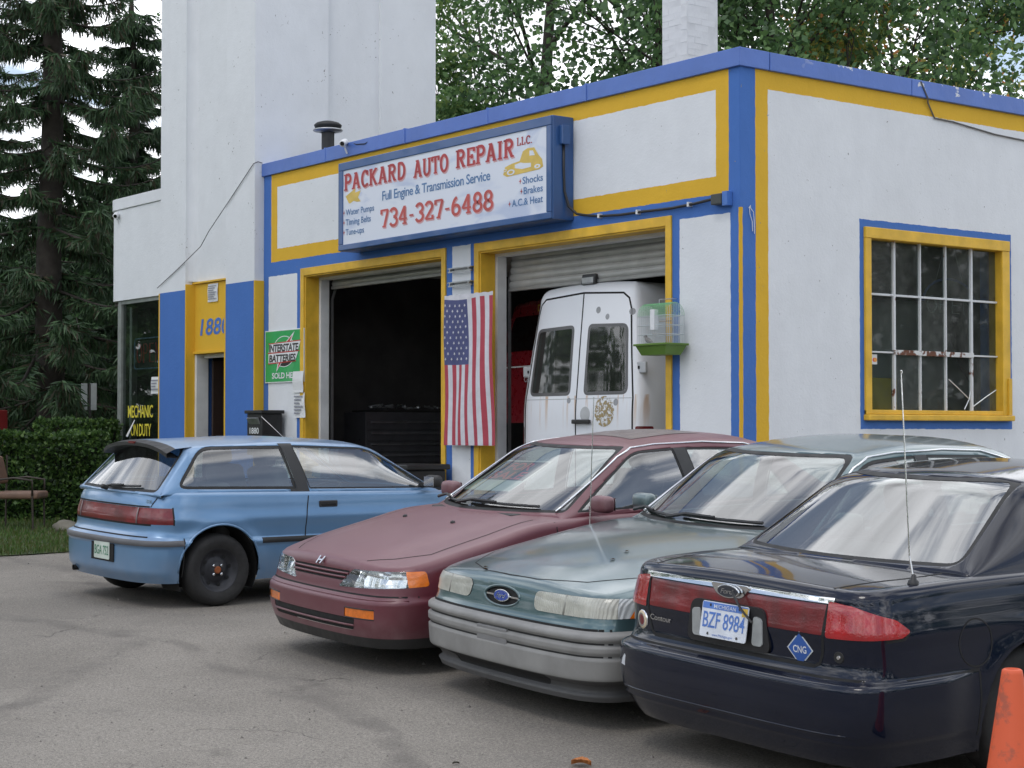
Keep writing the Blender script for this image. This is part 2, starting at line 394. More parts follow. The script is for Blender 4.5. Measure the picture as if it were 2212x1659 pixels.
M_DARK = simple('sooty_interior', (.05, .047, .045), .9, var=.3, sc=2)
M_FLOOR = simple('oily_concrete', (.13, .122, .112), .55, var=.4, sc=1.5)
def coping_mat():
    t = NT('blue_painted_tin'); n = t.ramp(t.noise(1.4, 5), .3, .7, .88, 1.12, False)
    c = t.n('ShaderNodeVectorMath', {0: (.085, .17, .49), 'Scale': n}, operation='SCALE').outputs[0]
    sp = t.n('ShaderNodeSeparateXYZ', {0: t.oc})
    pe = t.math('MULTIPLY', t.ramp(t.noise(3.1, 5, .6, dist=.4), .585, .60), t.ramp(sp.outputs['Y'], .6, 1.6))
    pe = t.math('MULTIPLY', pe, t.ramp(t.math('ADD', sp.outputs['Z'], t.ramp(t.noise(5, 3), .3, .7, -.05, .05, False)), 4.98, 5.0))
    c = t.mixc(pe, c, (.66, .68, .70))
    return t.surf(t.pbr(c=c, r=.42, n=t.bump(t.noise(3.0, 4), .35, .03), spec=.5))
M_COP = coping_mat()
bld = thing('repair_shop_building', 'white stucco auto repair shop with blue and yellow painted trim and square tower', 'building', (0, 0, 0))
FZ = .30          # garage floor level
# front wall: three piers and the spandrel above the bays
w = MB()
w.box((-8.97, 0, -.3), (-7.905, .32, 3.505)).box((-4.80, 0, -.3), (-4.10, .32, 3.505)).box((-1.00, 0, -.3), (-.004, .32, 3.505)).box((-8.97, 0, 3.505), (-.004, .32, 4.92))
fw = w.build('front_wall', M_FRONT, bld)
w = MB()
w.box((-.32, .32, -.3), (-.003, 1.755, 4.92)).box((-.32, 3.93, -.3), (-.003, 13, 4.92)).box((-.32, 1.755, -.3), (-.003, 3.93, 1.62)).box((-.32, 1.755, 3.50), (-.003, 3.93, 4.92))
w.box((-.0035, 0.002, -.3), (.0, .33, 4.92)).box((-.0035, .33, -.3), (0, 1.755, 4.92)).box((-.0035, 3.93, -.3), (0, 13, 4.92)).box((-.0035, 1.755, -.3), (0, 3.93, 1.62)).box((-.0035, 1.755, 3.50), (0, 3.93, 4.92))
sw_ = w.build('side_wall', M_SIDE, bld)
# back and inside
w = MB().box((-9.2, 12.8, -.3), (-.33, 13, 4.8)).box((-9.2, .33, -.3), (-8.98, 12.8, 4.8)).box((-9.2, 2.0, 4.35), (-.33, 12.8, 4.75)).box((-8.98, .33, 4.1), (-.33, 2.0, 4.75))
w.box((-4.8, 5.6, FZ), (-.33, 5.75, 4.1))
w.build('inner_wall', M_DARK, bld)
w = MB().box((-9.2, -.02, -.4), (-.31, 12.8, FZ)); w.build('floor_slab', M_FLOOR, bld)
apr = MB()
for x0, x1 in ((-7.95, -4.75), (-4.15, -.95)):
    apr.v += [(x0, -.03, FZ-.004), (x1, -.03, FZ-.004), (x1, -1.3, gz(x1, -1.3)+.004), (x0, -1.3, gz(x0, -1.3)+.004), (x0, -.03, -.3), (x1, -.03, -.3), (x1, -1.3, -.3), (x0, -1.3, -.3)]
    i = len(apr.v)-8
    for q in ((0, 3, 2, 1), (0, 4, 7, 3), (1, 2, 6, 5), (3, 7, 6, 2)): apr.f.append(tuple(i+k for k in q)); apr.m.append(0)
apr.build('ramp', simple('apron_concrete', (.22, .21, .195), .85, sc=3, bump=.3), bld)
# tin coping in lengths with standing joints
xs = [-8.985, -7.35, -5.55, -3.9, -2.2, .035]
for i in range(5):
    w = MB(); dz = .012*math.sin(i*2.1)
    a, b = xs[i]+(.004 if i else 0), xs[i+1]-.004
    w.box((a, -.035-.004*(i % 2), 4.895), (b, .36, 5.065+dz*.4)); w.build('coping', M_COP, bld, bevel=.006)
    if i: MB().box((xs[i]-.015, -.045, 4.893), (xs[i]+.015, .37, 5.074)).build('coping_joint', M_COP, bld, bevel=.003)
ys = [.365, 2.4, 5.2, 8.2, 13.05]
for i in range(4):
    MB().box((-.36, ys[i]+.003, 4.894), (.036+.003*(i % 2), ys[i+1]-.003, 5.066)).build('coping', M_COP, bld, bevel=.006)
# bay door frames
M_CURT = simple('rolling_steel_curtain', (.42, .42, .40), .45, m=.3, var=.15, sc=3)
for (x0, x1, zt, bottom) in ((-7.905, -4.80, 3.505, 3.37), (-4.10, -1.00, 3.505, 3.10)):
    fr = MB()
    fr.box((x0-.075, -.022, -.2), (x0+.012, .0, zt+.085)).box((x1-.012, -.022, -.2), (x1+.07, .0, zt+.085)).box((x0+.012, -.022, zt-.012), (x1-.012, .0, zt+.085))
    door_fr = fr.build('door_frame', M_YW, bld, bevel=.004)
    jm = MB().box((x0, -.002, -.2), (x0+.03, .20, zt-.03)).box((x0, .0, zt-.03), (x1, .20, zt)).box((x1-.03, -.002, -.2), (x1, .20, zt-.03))
    jm.build('jamb', M_YW, door_fr, bevel=.004)
    jw = MB().box((x0+.002, .202, -.2), (x0+.07, .33, zt-.06)).box((x0+.002, .202, zt-.06), (x1-.002, .33, zt-.002)).box((x1-.07, .202, -.2), (x1-.002, .33, zt-.06))
    jw.build('stop_board', M_WW, door_fr, bevel=.004)
    # curtain: bottom slats of a part-raised overhead steel door, curling back under the ceiling
    gd = MB().box((x0+.06, .36, bottom-.04), (x1-.06, .41, bottom)).build('garage_door', simple('door_bottom_bar', (.30, .30, .29), .4, m=.5), bld, bevel=.006)
    zc, yc = bottom, .38
    for k in range(9):
        ang = max(0, k-4)*.16+.10; dz, dy = .078*math.cos(ang), .078*math.sin(ang)
        s_ = MB(); pr = []
        for q in range(7):
            t_ = q/6; bul = .016*math.sin(PI*t_); pr.append((zc+dz*t_, yc+dy*t_-bul))
        for q in range(6): s_.face([(x0+.07, pr[q][1], pr[q][0]), (x1-.07, pr[q][1], pr[q][0]), (x1-.07, pr[q+1][1], pr[q+1][0]), (x0+.07, pr[q+1][1], pr[q+1][0])])
        s_.build('slat', M_CURT, gd, smooth=True); zc += dz+.002; yc += dy
    MB().box((x0+.05, .44, 3.56), (x1-.05, 2.6, 3.60)).build('raised_panel', M_CURT, gd)
    for xx in (x0+.03, x1-.03):
        tr = MB(); tr.tube([(xx, .40, FZ), (xx, .40, 3.2), (xx, .5, 3.5), (xx, .75, 3.62), (xx, 3.0, 3.66)], .022, 6)
        tr.build('door_track', simple('galvanised_track', (.25, .25, .25), .4, m=.8), gd)
# pipe brackets on the middle pier
M_GALV = simple('galvanised_steel', (.42, .43, .44), .38, m=.85, var=.2)
for z in (3.33, 3.17):
    MB().box((-4.63, -.06, z), (-4.19, -.001, z+.012)).box((-4.60, -.075, z-.045), (-4.16, -.06, z-.030)).box((-4.60, -.06, z-.04), (-4.58, -.002, z)).box((-4.24, -.06, z-.04), (-4.22, -.002, z)).build('wall_bracket', M_GALV, bld)

# tower: two pilasters with a recessed channel between, a plain flank and a rear pilaster
TZ = 9.2
tw = MB()
def fluted(x0, x1, yb, yf, z0, z1, mb):
    mb.box((x0, yf, z0), (x1, yb, z1))
tw.box((-11.78, -.14, 3.50), (-10.98, 1.0, TZ)).box((-9.772, -.14, 3.50), (-8.975, 1.0, TZ)).box((-10.98, .01, 3.58), (-9.772, 1.0, TZ))
tw.box((-11.77, 1.0, 2.0), (-9.03, 2.8, TZ-.002)).box((-9.6, 1.86, 4.0), (-8.972, 2.795, TZ))
tw.box((-9.4, 1.0, 3.5), (-9.028, 1.86, TZ-.004))
# hollow curves where the channel meets the pilasters
for (cx, sgn) in ((-10.98, 1), (-9.772, -1)):
    pts = [(cx, -.139)]+[(cx+sgn*.15*(1-math.cos(a)), .01-.149*(1-math.sin(a))) for a in [i*PI/16 for i in range(9)]]+[(cx, .012)]
    tw.prism(pts if sgn > 0 else pts[::-1], (0, 0, 3.62), (1, 0, 0), (0, 1, 0), (0, 0, 1), TZ-3.63)
pts = [(-9.03, 1.862)]+[(-9.03+.058*(1-math.cos(a)), 1.86-.12*(1-math.sin(a))) for a in [i*PI/12 for i in range(7)]]
tw.build('tower_wall', M_TOWER, bld)
MB().box((-11.81, -.17, TZ), (-8.94, 2.83, TZ+.12)).build('tower_coping', M_COP, bld, bevel=.01)
MB().box((-11.784, -.144, -.3), (-10.984, .3, 3.50)).build('blue_pilaster', M_TOWBLUE, bld)
MB().box((-9.768, -.144, -.3), (-8.98, .3, 3.50)).build('blue_pilaster', M_TOWBLUE, bld)
yb = MB()
yb.box((-10.9835, -.1435, -.3), (-10.955, .16, 3.58)).box((-11.82, -.1465, -.3), (-11.783, .1, 3.50)).box((-8.9805, -.1465, -.3), (-8.955, -.0005, 3.50))
yb.box((-9.80, -.150, -.3), (-9.764, .16, 3.50)).box((-10.955, .0, 2.62), (-9.80, .16, 3.58)).box((-10.955, -.03, 2.585), (-9.80, .16, 2.62))
yb.build('yellow_trim', M_YELS, bld, bevel=.004)
B('door_head_drip', (-10.98, -.035, 3.582), (-9.77, .05, 3.61), M_YW, bld, bevel=.004)
# office entrance: white jamb, open dark doorway, half-open door leaf
dj = MB().box((-10.955, .0, -.2), (-10.90, .19, 2.585)).box((-10.90, .12, 2.53), (-9.8, .19, 2.585)).build('doorway_frame', M_WW, bld, bevel=.004)
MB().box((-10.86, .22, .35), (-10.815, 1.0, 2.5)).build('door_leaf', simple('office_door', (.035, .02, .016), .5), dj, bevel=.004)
put('house_number', text2d('1880', .02, 1.02, .15), simple('blue_brush_paint', (.05, .16, .50), .5), bld, (-10.79, -.0035, 2.85), (1, 0, 0), (0, 0, 1), W=.86, H=.32)
# office with a rounded corner and plate glass front
M_ALU = simple('weathered_aluminium', (.27, .29, .27), .5, m=.4, var=.2)
RC = .45
def rounded(x1, xl, yf, r, yb_):
    out = [(x1, yf), (xl+r, yf)]
    for i in range(1, 13): a = PI/2*i/12; out.append((xl+r-r*math.sin(a), yf+r-r*math.cos(a)))
    return out+[(xl, yb_), (x1, yb_)]
pl = rounded(-11.77, -14.05, .0, RC, 6.0)
MB().prism(pl, (0, 0, 3.50), (1, 0, 0), (0, 1, 0), (0, 0, 1), 1.40).build('office_wall', M_TOWER, bld)
MB().prism(rounded(-11.765, -14.07, -.02, RC+.02, 6.02), (0, 0, 4.905), (1, 0, 0), (0, 1, 0), (0, 0, 1), .175).build('office_coping', M_TOWER, bld, bevel=.008)
MB().prism(rounded(-11.77, -14.03, .02, RC, 6.0), (0, 0, -.3), (1, 0, 0), (0, 1, 0), (0, 0, 1), 1.05).build('office_bulkhead', M_TOWER, bld)
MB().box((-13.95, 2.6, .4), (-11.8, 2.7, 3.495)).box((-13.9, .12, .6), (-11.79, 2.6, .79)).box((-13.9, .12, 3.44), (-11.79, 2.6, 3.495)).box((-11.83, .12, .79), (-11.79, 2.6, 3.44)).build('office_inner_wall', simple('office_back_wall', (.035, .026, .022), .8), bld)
M_GLASS = None
def thin_glass(name, tint=(.8, .84, .82), ior=1.5, rough=.015, dirt=.0, dsc=3.0, dc=(.5, .5, .47)):
    t = NT(name)
    bf = t.n('ShaderNodeNewGeometry').outputs['Backfacing']
    fr = t.n('ShaderNodeFresnel', {'IOR': t.ramp(bf, 0, 1, ior, 1/ior, False)}).outputs[0]
    tr = t.n('ShaderNodeBsdfTransparent', {'Color': (*tint, 1)}).outputs[0]
    gl = t.n('ShaderNodeBsdfGlossy', {'Color': (1, 1, 1, 1), 'Roughness': rough}).outputs[0]
    s_ = t.n('ShaderNodeMixShader', {0: fr, 1: tr, 2: gl}).outputs[0]
    if dirt:
        df = t.n('ShaderNodeBsdfDiffuse', {'Color': (*dc, 1)}).outputs[0]
        k = t.math('MULTIPLY', t.ramp(t.noise(dsc, 6, .7), .3, .75, .25, 1, False), dirt)
        s_ = t.n('ShaderNodeMixShader', {0: k, 1: s_, 2: df}).outputs[0]
    return t.surf(s_)
M_GLASS = thin_glass('shop_window_glass', (.62, .68, .66), 1.38, dirt=.015)
ow = MB().box((-13.46, .06, .78), (-11.8, .068, 3.47)).build('office_window', M_GLASS, bld)
# glass wraps the corner as a second light, set in aluminium posts
MB().box((-13.975, .52, .78), (-13.967, 2.6, 3.47)).build('pane', M_GLASS, ow)
for (a, b) in (((-13.56, .02, .75), (-13.46, .11, 3.499)), ((-14.01, .42, .75), (-13.93, .52, 3.499)), ((-13.81, .13, .75), (-13.73, .21, 3.499)), ((-11.84, .03, .75), (-11.79, .10, 3.499))): MB().box(a, b).build('mullion', M_ALU, ow, bevel=.006)
MB().box((-13.75, .10, .78), (-13.55, .125, 3.47)).build('corner_panel', M_ALU, ow)
MB().box((-13.46, .03, 3.44), (-11.84, .1, 3.499)).build('window_rail', M_ALU, ow)
MB().box((-13.46, .03, .75), (-11.84, .1, .81)).build('window_rail', M_ALU, ow)
M_YLET = simple('yellow_window_lettering', (.70, .60, .05), .5)
put('window_lettering', text2d('MECHANIC', .012, .9), M_YLET, ow, (-13.26, .052, 1.70), (1, 0, 0), (0, 0, 1), W=.86, H=.26)
put('window_lettering', text2d('ON DUTY', .012, .9), M_YLET, ow, (-13.16, .052, 1.42), (1, 0, 0), (0, 0, 1), W=.70, H=.26)

# chimney of painted brick, each brick laid
M_BR = simple('whitewashed_brick', (.70, .71, .72), .8, var=.06, sc=7, bump=.4, bsc=35)
M_MORT = simple('whitewashed_mortar', (.66, .67, .68), .9)
CX0, CX1, CY0, CY1 = -2.60, -2.21, 1.40, 1.85
ch = MB().box((CX0-.0032, CY0-.0032, 4.6), (CX1+.0032, CY1+.0032, 7.58)).build('chimney', M_MORT, bld)
bw = MB().box((-.098, -.0045, -.0315), (.098, .0045, .0315)).build('brick', M_BR, None, bevel=.006, bseg=1)
brick_me = bw.data; bpy.data.objects.remove(bw)
bh = MB().box((-.048, -.0045, -.0315), (.048, .0045, .0315)).build('brick', M_BR, None); brick_hf = bh.data; bpy.data.objects.remove(bh)
rnd = random.Random(3)
def lay(cx, cy, cz, rot, half):
    o = bpy.data.objects.new('brick', brick_hf if half else brick_me); link(o, ch)
    o.location = (cx+rnd.uniform(-.002, .002), cy+rnd.uniform(-.002, .002), cz+rnd.uniform(-.002, .002)); o.rotation_euler = (0, rnd.uniform(-.004, .004), rot)
    if not half: o.scale = (.97+rnd.random()*.05, 1, 1)
for k in range(22):
    z = 4.98+k*.069
    off = 0 if k % 2 else .1
    x = CX0+.1+off
    while x < CX1-.04: lay(min(x, CX1-.1), CY0, z, 0, False) if x < CX1-.09 else lay(CX1-.05, CY0, z, 0, True); x += .2
    if off: lay(CX0+.05, CY0, z, 0, True)
    y = CY0+.11+(.1-off)
    if not off: lay(CX1, CY0+.06, z, PI/2, True)
    while y < CY1-.05: lay(CX1, y, z, PI/2, False); y += .2
for k in range(22, 38):
    pass
MB().box((CX0-.03, CY0-.03, 7.5), (CX1+.03, CY1+.03, 7.6)).build('chimney_cap', M_MORT, bld, bevel=.01)

# side window: steel sash, three rows of five lights, yellow wooden frame and sill
M_SASH = NT('rusting_white_steel')
_t = M_SASH; _r = _t.ramp(_t.noise(7, 5, .65), .60, .66)
M_SASH = _t.surf(_t.pbr(c=_t.mixc(_r, (.62, .64, .65), (.16, .055, .022)), r=.6, n=_t.bump(_t.noise(40, 3), .3, .004)))
M_RUSTY = NT('badly_rusted_steel'); _t = M_RUSTY; _r = _t.ramp(_t.noise(9, 5, .65), .48, .54)
M_RUSTY = _t.surf(_t.pbr(c=_t.mixc(_r, (.60, .61, .60), (.13, .045, .02)), r=.7, n=_t.bump(_t.noise(40, 3), .3, .004)))
win = MB().box((-.004, 1.7, 3.405), (.035, 3.985, 3.515)).box((-.004, 1.7, 1.66), (.03, 1.785, 3.405)).box((-.004, 3.86, 1.66), (.03, 3.985, 3.405)).box((-.004, 1.7, 1.66), (.024, 3.985, 1.705))
win.box((-.16, 1.756, 1.705), (-.004, 1.80, 3.405)).box((-.16, 3.87, 1.705), (-.004, 3.929, 3.405)).box((-.16, 1.756, 3.405), (-.004, 3.929, 3.499)).box((-.16, 1.756, 1.621), (-.004, 3.929, 1.70))
win = win.build('side_window', M_YW, bld, bevel=.006)
MB().box((-.02, 1.69, 1.60), (.075, 4.0, 1.658)).build('sill', M_YW, win, bevel=.01)
MB().box((.03, 3.93, 1.66), (.05, 3.985, 2.05)).build('frame_patch', M_YW, win, bevel=.004)
YV = [1.80, 2.215, 2.615, 3.02, 3.44, 3.87]; ZH = [1.705, 2.285, 2.86, 3.405]
for i, y in enumerate(YV[1:-1]):
    wd = .030 if i in (0, 3) else .018
    MB().box((-.085, y-wd/2, 1.70), (-.045, y+wd/2, 3.41)).build('muntin', M_SASH, win, bevel=.003)
MB().box((-.092, 1.80, 2.850), (-.05, 3.87, 2.872)).build('muntin', M_SASH, win, bevel=.003)
MB().box((-.092, 1.80, 2.275), (-.05, 2.2, 2.292)).build('muntin', M_SASH, win, bevel=.003)
MB().box((-.092, 3.455, 2.275), (-.05, 3.87, 2.292)).build('muntin', M_SASH, win, bevel=.003)
MB().box((-.10, 2.2, 2.262), (-.035, 3.455, 2.312)).build('muntin', M_RUSTY, win, bevel=.003)
M_PANE = [thin_glass('dusty_pane_%d' % i, (.60, .66, .64), 1.22, .02, d, 4+i) for i, d in enumerate((.07, .11, .15))]
for j in range(3):
    for i in range(5):
        y0, y1, z0, z1 = YV[i]+.008, YV[i+1]-.008, ZH[j]+.006, ZH[j+1]-.006
        o = MB().box((-.0730, y0, z0), (-.0700, y1, z1)).build('pane', M_PANE[(i*2+j) % 3], win)
M_CRACK = simple('broken_glass_edge', (.75, .78, .78), .3)
for pts in ([(3.08, 2.03), (3.25, 1.93), (3.41, 1.83)], [(3.47, 1.75), (3.7, 1.86), (3.86, 1.93)], [(3.33, 1.72), (3.41, 1.83), (3.43, 1.92)]):
    MB().tube([(-.066, y, z) for y, z in pts], .006, 4).build('glass_crack', M_CRACK, win)
# card sticker
MB().box((-.0695, 1.815, 2.16), (-.0685, 1.97, 2.26)).build('card_sticker', simple('sticker_white', (.75, .75, .73), .5), win)
MB().box((-.0684, 1.825, 2.225), (-.068, 1.89, 2.25)).build('card_sticker', simple('sticker_blue', (.05, .12, .40), .5), win)
for yy, c in ((1.925, (.75, .08, .05)), (1.945, (.85, .35, .05))):
    MB().lathe([(.0, .0), (.022, 0)], (-.0676+(yy-1.9)*.004, yy, 2.205), (1, 0, 0), 14).build('card_sticker', simple('sticker_dot', c, .5), win)
# ------------------------------------------------------------------ car bodies: lofted shells that are cut into panels, lamps and panes
from mathutils.bvhtree import BVHTree
def pch(tab):
    xs = [p[0] for p in tab]; ys = [p[1] for p in tab]; n = len(xs)
    if xs[0] > xs[-1]: xs = xs[::-1]; ys = ys[::-1]
    d = [(ys[i+1]-ys[i])/(xs[i+1]-xs[i]) for i in range(n-1)]
    m = [d[0]]+[0 if d[i-1]*d[i] <= 0 else 2*d[i-1]*d[i]/(d[i-1]+d[i]) for i in range(1, n-1)]+[d[-1]]
    def f(x):
        if x <= xs[0]: return ys[0]
        if x >= xs[-1]: return ys[-1]
        i = 0
        while x > xs[i+1]: i += 1
        h = xs[i+1]-xs[i]; t = (x-xs[i])/h
        return ys[i]*(1+2*t)*(1-t)**2+m[i]*h*t*(1-t)**2+ys[i+1]*t*t*(3-2*t)+m[i+1]*h*t*t*(t-1)
    return f
def catmull(pts, n):
    P = [Vector(p) for p in pts]; P = [P[0]*2-P[1]]+P+[P[-1]*2-P[-2]]
    P[0] = Vector((pts[1][0], -pts[1][1])); P[-1] = Vector((pts[-2][0], -pts[-2][1]))
    D = []
    for i in range(1, len(P)-2):
        for k in range(24):
            t = k/24; a, b, c, d = P[i-1], P[i], P[i+1], P[i+2]
            D.append(.5*((2*b)+(c-a)*t+(2*a-5*b+4*c-d)*t*t+(3*b-a-3*c+d)*t**3))
    D.append(P[-2]); L = [0]
    for i in range(1, len(D)): L.append(L[-1]+(D[i]-D[i-1]).length)
    out = []; j = 0
    for k in range(n+1):
        s = L[-1]*k/n
        while j < len(L)-2 and L[j+1] < s: j += 1
        t = (s-L[j])/max(1e-9, L[j+1]-L[j]); out.append(D[j].lerp(D[j+1], max(0, min(1, t))))
    return out
def ccw(p):
    a = sum(p[i-1][0]*p[i][1]-p[i][0]*p[i-1][1] for i in range(len(p))); return p if a > 0 else p[::-1]
def inset(p, w):
    """shrink a convex outline by w: clip it with every edge moved inwards"""
    p = ccw(p); out = [Vector(q) for q in p]; n = len(p)
    for i in range(n):
        a, b = Vector(p[i-1]), Vector(p[i])
        if (b-a).length < 1e-5: continue
        nn = Vector((-(b-a).y, (b-a).x)).normalized(); k = a.dot(nn)+w; res = []
        for j in range(len(out)):
            c, d = out[j-1], out[j]; dc, dd = c.dot(nn)-k, d.dot(nn)-k
            if (dc < 0) != (dd < 0): res.append(c.lerp(d, dc/(dc-dd)))
            if dd >= 0: res.append(d)
        out = res
    r = []
    for q in out:
        if not r or (q-Vector(r[-1])).length > 1e-4: r.append((q.x, q.y))
    return r
class Shell:
    def __init__(s, bm):
        s.bm = bm; s.lay = bm.faces.layers.int.new('tag'); s.tags = {'': 0}; s.names = ['']
    def t(s, name):
        if name not in s.tags: s.tags[name] = len(s.names); s.names.append(name)
        return s.tags[name]
    def tree(s): s.bm.normal_update(); s.bvh = BVHTree.FromBMesh(s.bm); return s
    def hit(s, o, d):
        r = s.bvh.ray_cast(Vector(o), Vector(d).normalized()); return r[0], r[1]
    def region(s, poly, u, v, name, d=None, nmin=.05, only=('',), pred=None):
        """cut the convex outline poly (in u,v coordinates) through the shell and tag what lies inside"""
        u, v = Vector(u), Vector(v); poly = ccw(poly); D = Vector(d) if d else None
        x0 = min(p[0] for p in poly)-.005; x1 = max(p[0] for p in poly)+.005; y0 = min(p[1] for p in poly)-.005; y1 = max(p[1] for p in poly)+.005
        ok = {s.t(n) for n in only} if only else None
        s.bm.normal_update(); fs = []
        for f in s.bm.faces:
            if ok is not None and f[s.lay] not in ok: continue
            if D and f.normal.dot(D) < nmin: continue
            a = [q.co.dot(u) for q in f.verts]
            if max(a) < x0 or min(a) > x1: continue
            b = [q.co.dot(v) for q in f.verts]
            if max(b) < y0 or min(b) > y1: continue
            if pred and not pred(f.calc_center_median()): continue
            fs.append(f)
        for i in range(len(poly)):
            if not fs: break
            a, b = Vector(poly[i-1]), Vector(poly[i]); e = b-a
            if e.length < 1e-6: continue
            nn = Vector((e.y, -e.x)).normalized(); no = u*nn.x+v*nn.y; co = u*a.x+v*a.y
            ed = {q for f in fs for q in f.edges}; vt = {q for f in fs for q in f.verts}
            r = bmesh.ops.bisect_plane(s.bm, geom=list(fs)+list(ed)+list(vt), dist=1e-5, plane_co=co, plane_no=no)
            k = co.dot(no)
            fs = [g for g in r['geom'] if isinstance(g, bmesh.types.BMFace) and g.calc_center_median().dot(no) < k]
        ti = s.t(name)
        for f in fs: f[s.lay] = ti
        return fs
    def side(s, poly, name, sign=0, **k): return s.region(poly, (1, 0, 0), (0, 0, 1), name, (0, sign, 0) if sign else None, **k)
    def front(s, poly, name, sign=1, **k): return s.region(poly, (0, 1, 0), (0, 0, 1), name, (sign, 0, 0) if sign else None, **k)
    def top(s, poly, name, **k): return s.region(poly, (1, 0, 0), (0, 1, 0), name, (0, 0, 1), **k)
    def corner(s, pts, d, name, **k):
        d = Vector(d).normalized(); u = Vector((0, 0, 1)).cross(d).normalized(); v = d.cross(u)
        return s.region([(Vector(p).dot(u), Vector(p).dot(v)) for p in pts], u, v, name, d, **k)
    def emit(s, name, part, mats, parent, off=0.0, smooth=True, back=None, backmat=None, backname=None, remove=True, solid=0.0):
        ti = s.tags.get(name)
        fs = [f for f in s.bm.faces if f[s.lay] == ti] if ti is not None else []
        if not fs: print('EMPTY REGION', name); return None
        idx = {}; v = []; nr = []; f_ = []
        for f in fs:
            q = []
            for p in f.verts:
                if p.index not in idx:
                    idx[p.index] = len(v); v.append(tuple(p.co+p.normal*off)); nr.append(tuple(p.normal))
                q.append(idx[p.index])
            f_.append(tuple(q))
        o = mk(part, v, f_, mats, parent, smooth, local=True, normals=nr if smooth else None)
        if solid:
            so = o.modifiers.new('thick', 'SOLIDIFY'); so.thickness = solid; so.offset = -1; so.use_rim = True
            if isinstance(mats, (list, tuple)) and len(mats) > 1: so.material_offset = 1
        if back is not None:
            cnt = {}
            for f in f_:
                for i in range(len(f)): e = (f[i-1], f[i]); cnt[e] = 1
            bd = [e for e in cnt if (e[1], e[0]) not in cnt]
            bv = Vector(back); n0 = len(v)
            v2 = [tuple(p) for p in v]+[tuple(Vector(p)+bv) for p in v]
            f2 = [tuple(i+n0 for i in f) for f in f_]+[(a, b, b+n0, a+n0) for a, b in bd]
            mk(backname or 'reflector', v2, f2, backmat, o, False, local=True)
        return o
def grid_bm(rows, closed):
    bm = bmesh.new(); n = len(rows[0]); V = [[bm.verts.new(p) for p in r] for r in rows]
    for j in range(len(rows)-1):
        for i in range(n if closed else n-1):
            i2 = (i+1) % n; bm.faces.new((V[j][i], V[j][i2], V[j+1][i2], V[j+1][i]))
    bmesh.ops.remove_doubles(bm, verts=list(bm.verts), dist=2e-5); return bm
def orient(bm, test, d):
    bm.normal_update(); d = Vector(d)
    best = min(bm.faces, key=lambda f: (f.calc_center_median()-Vector(test)).length)
    if best.normal.dot(d) < 0: bmesh.ops.reverse_faces(bm, faces=list(bm.faces))
    bm.normal_update(); bm.verts.index_update()
def body_shell(P):
    N = P.get('N', 150); half = catmull(P['plan'], N); Xf = P['plan'][0][0]; Xr = P['plan'][-1][0]
    W = max(p[1] for p in P['plan']); sW, dF, dR, Hc, cr = pch(P['sW']), pch(P['dF']), pch(P['dR']), pch(P['H']), P.get('crown', .05)
    disp = P.get('disp', lambda x, y, z: 0.0); r = P.get('round', .05); z0, zm = P['z0'], P['zm']; rs = P.get('rs', .5)
    crf = cr if callable(cr) else (lambda x: cr)
    Hs = lambda x, y: Hc(x)-crf(x)*min(1.3, abs(y)/W)**2.2+(P['hump'](x, y) if 'hump' in P else 0)
    O = [(p.x, max(0, p.y)) for p in half]; O = O+[(x, -y) for x, y in O[-2:0:-1]]; n = len(O)
    nrm = []
    for i in range(n):
        a, b = Vector(O[i-1]), Vector(O[(i+1) % n]); d = b-a; q = Vector((d.y, -d.x)).normalized()
        if q.dot(Vector((O[i][0]-(Xf+Xr)/2, O[i][1]))) < 0: q = -q
        nrm.append(q)
    step = P.get('step', .015); zl = [z0+k*(zm-z0)/round((zm-z0)/step) for k in range(int(round((zm-z0)/step))+1)]
    def at(i, z):
        x, y = O[i]; wf = sm(Xf-1.0, Xf-.05, x); wr = 1-sm(Xr+.05, Xr+1.0, x)
        X = x+wf*dF(z)+wr*dR(z); Y = y*sW(z)
        k = disp(x, y, z); return Vector((X+nrm[i].x*k, Y+nrm[i].y*k))
    top = [Hs(*O[i])-r for i in range(n)]
    rows = []
    for z in zl: rows.append([(*at(i, min(z, top[i])), min(z, top[i])) for i in range(n)])
    nf = 10
    for k in range(1, nf+1):
        row = []
        for i in range(n):
            zz = zm+(max(top[i], zm)-zm)*k/nf; zz = min(zz, top[i]); row.append((*at(i, zz), zz))
        rows.append(row)
    edge = [Vector(rows[-1][i][:2]) for i in range(n)]
    for k in range(1, 7):
        a = PI/2*k/6; row = []
        for i in range(n):
            q = edge[i]-nrm[i]*r*(1-math.cos(a)); row.append((q.x, q.y, top[i]+r*math.sin(a)+(Hs(q.x, q.y)-Hs(*O[i]))*math.sin(a)))
        rows.append(row)
    ed2 = [Vector(rows[-1][i][:2]) for i in range(n)]
    zfix = [rows[-1][i][2]-Hs(*ed2[i]) for i in range(n)]
    M = 24
    for k in range(1, M+1):
        t = k/M; row = []
        for i in range(n):
            sp = Vector((max(Xr+rs, min(Xf-rs, ed2[i].x)), 0)); q = ed2[i].lerp(sp, t); row.append((q.x, q.y, Hs(q.x, q.y)+zfix[i]*(1-t)**3))
        rows.append(row)
    bm = grid_bm(rows, True); orient(bm, (0, W, .5), (0, 1, 0))
    s = Shell(bm); s.Hs = Hs; return s
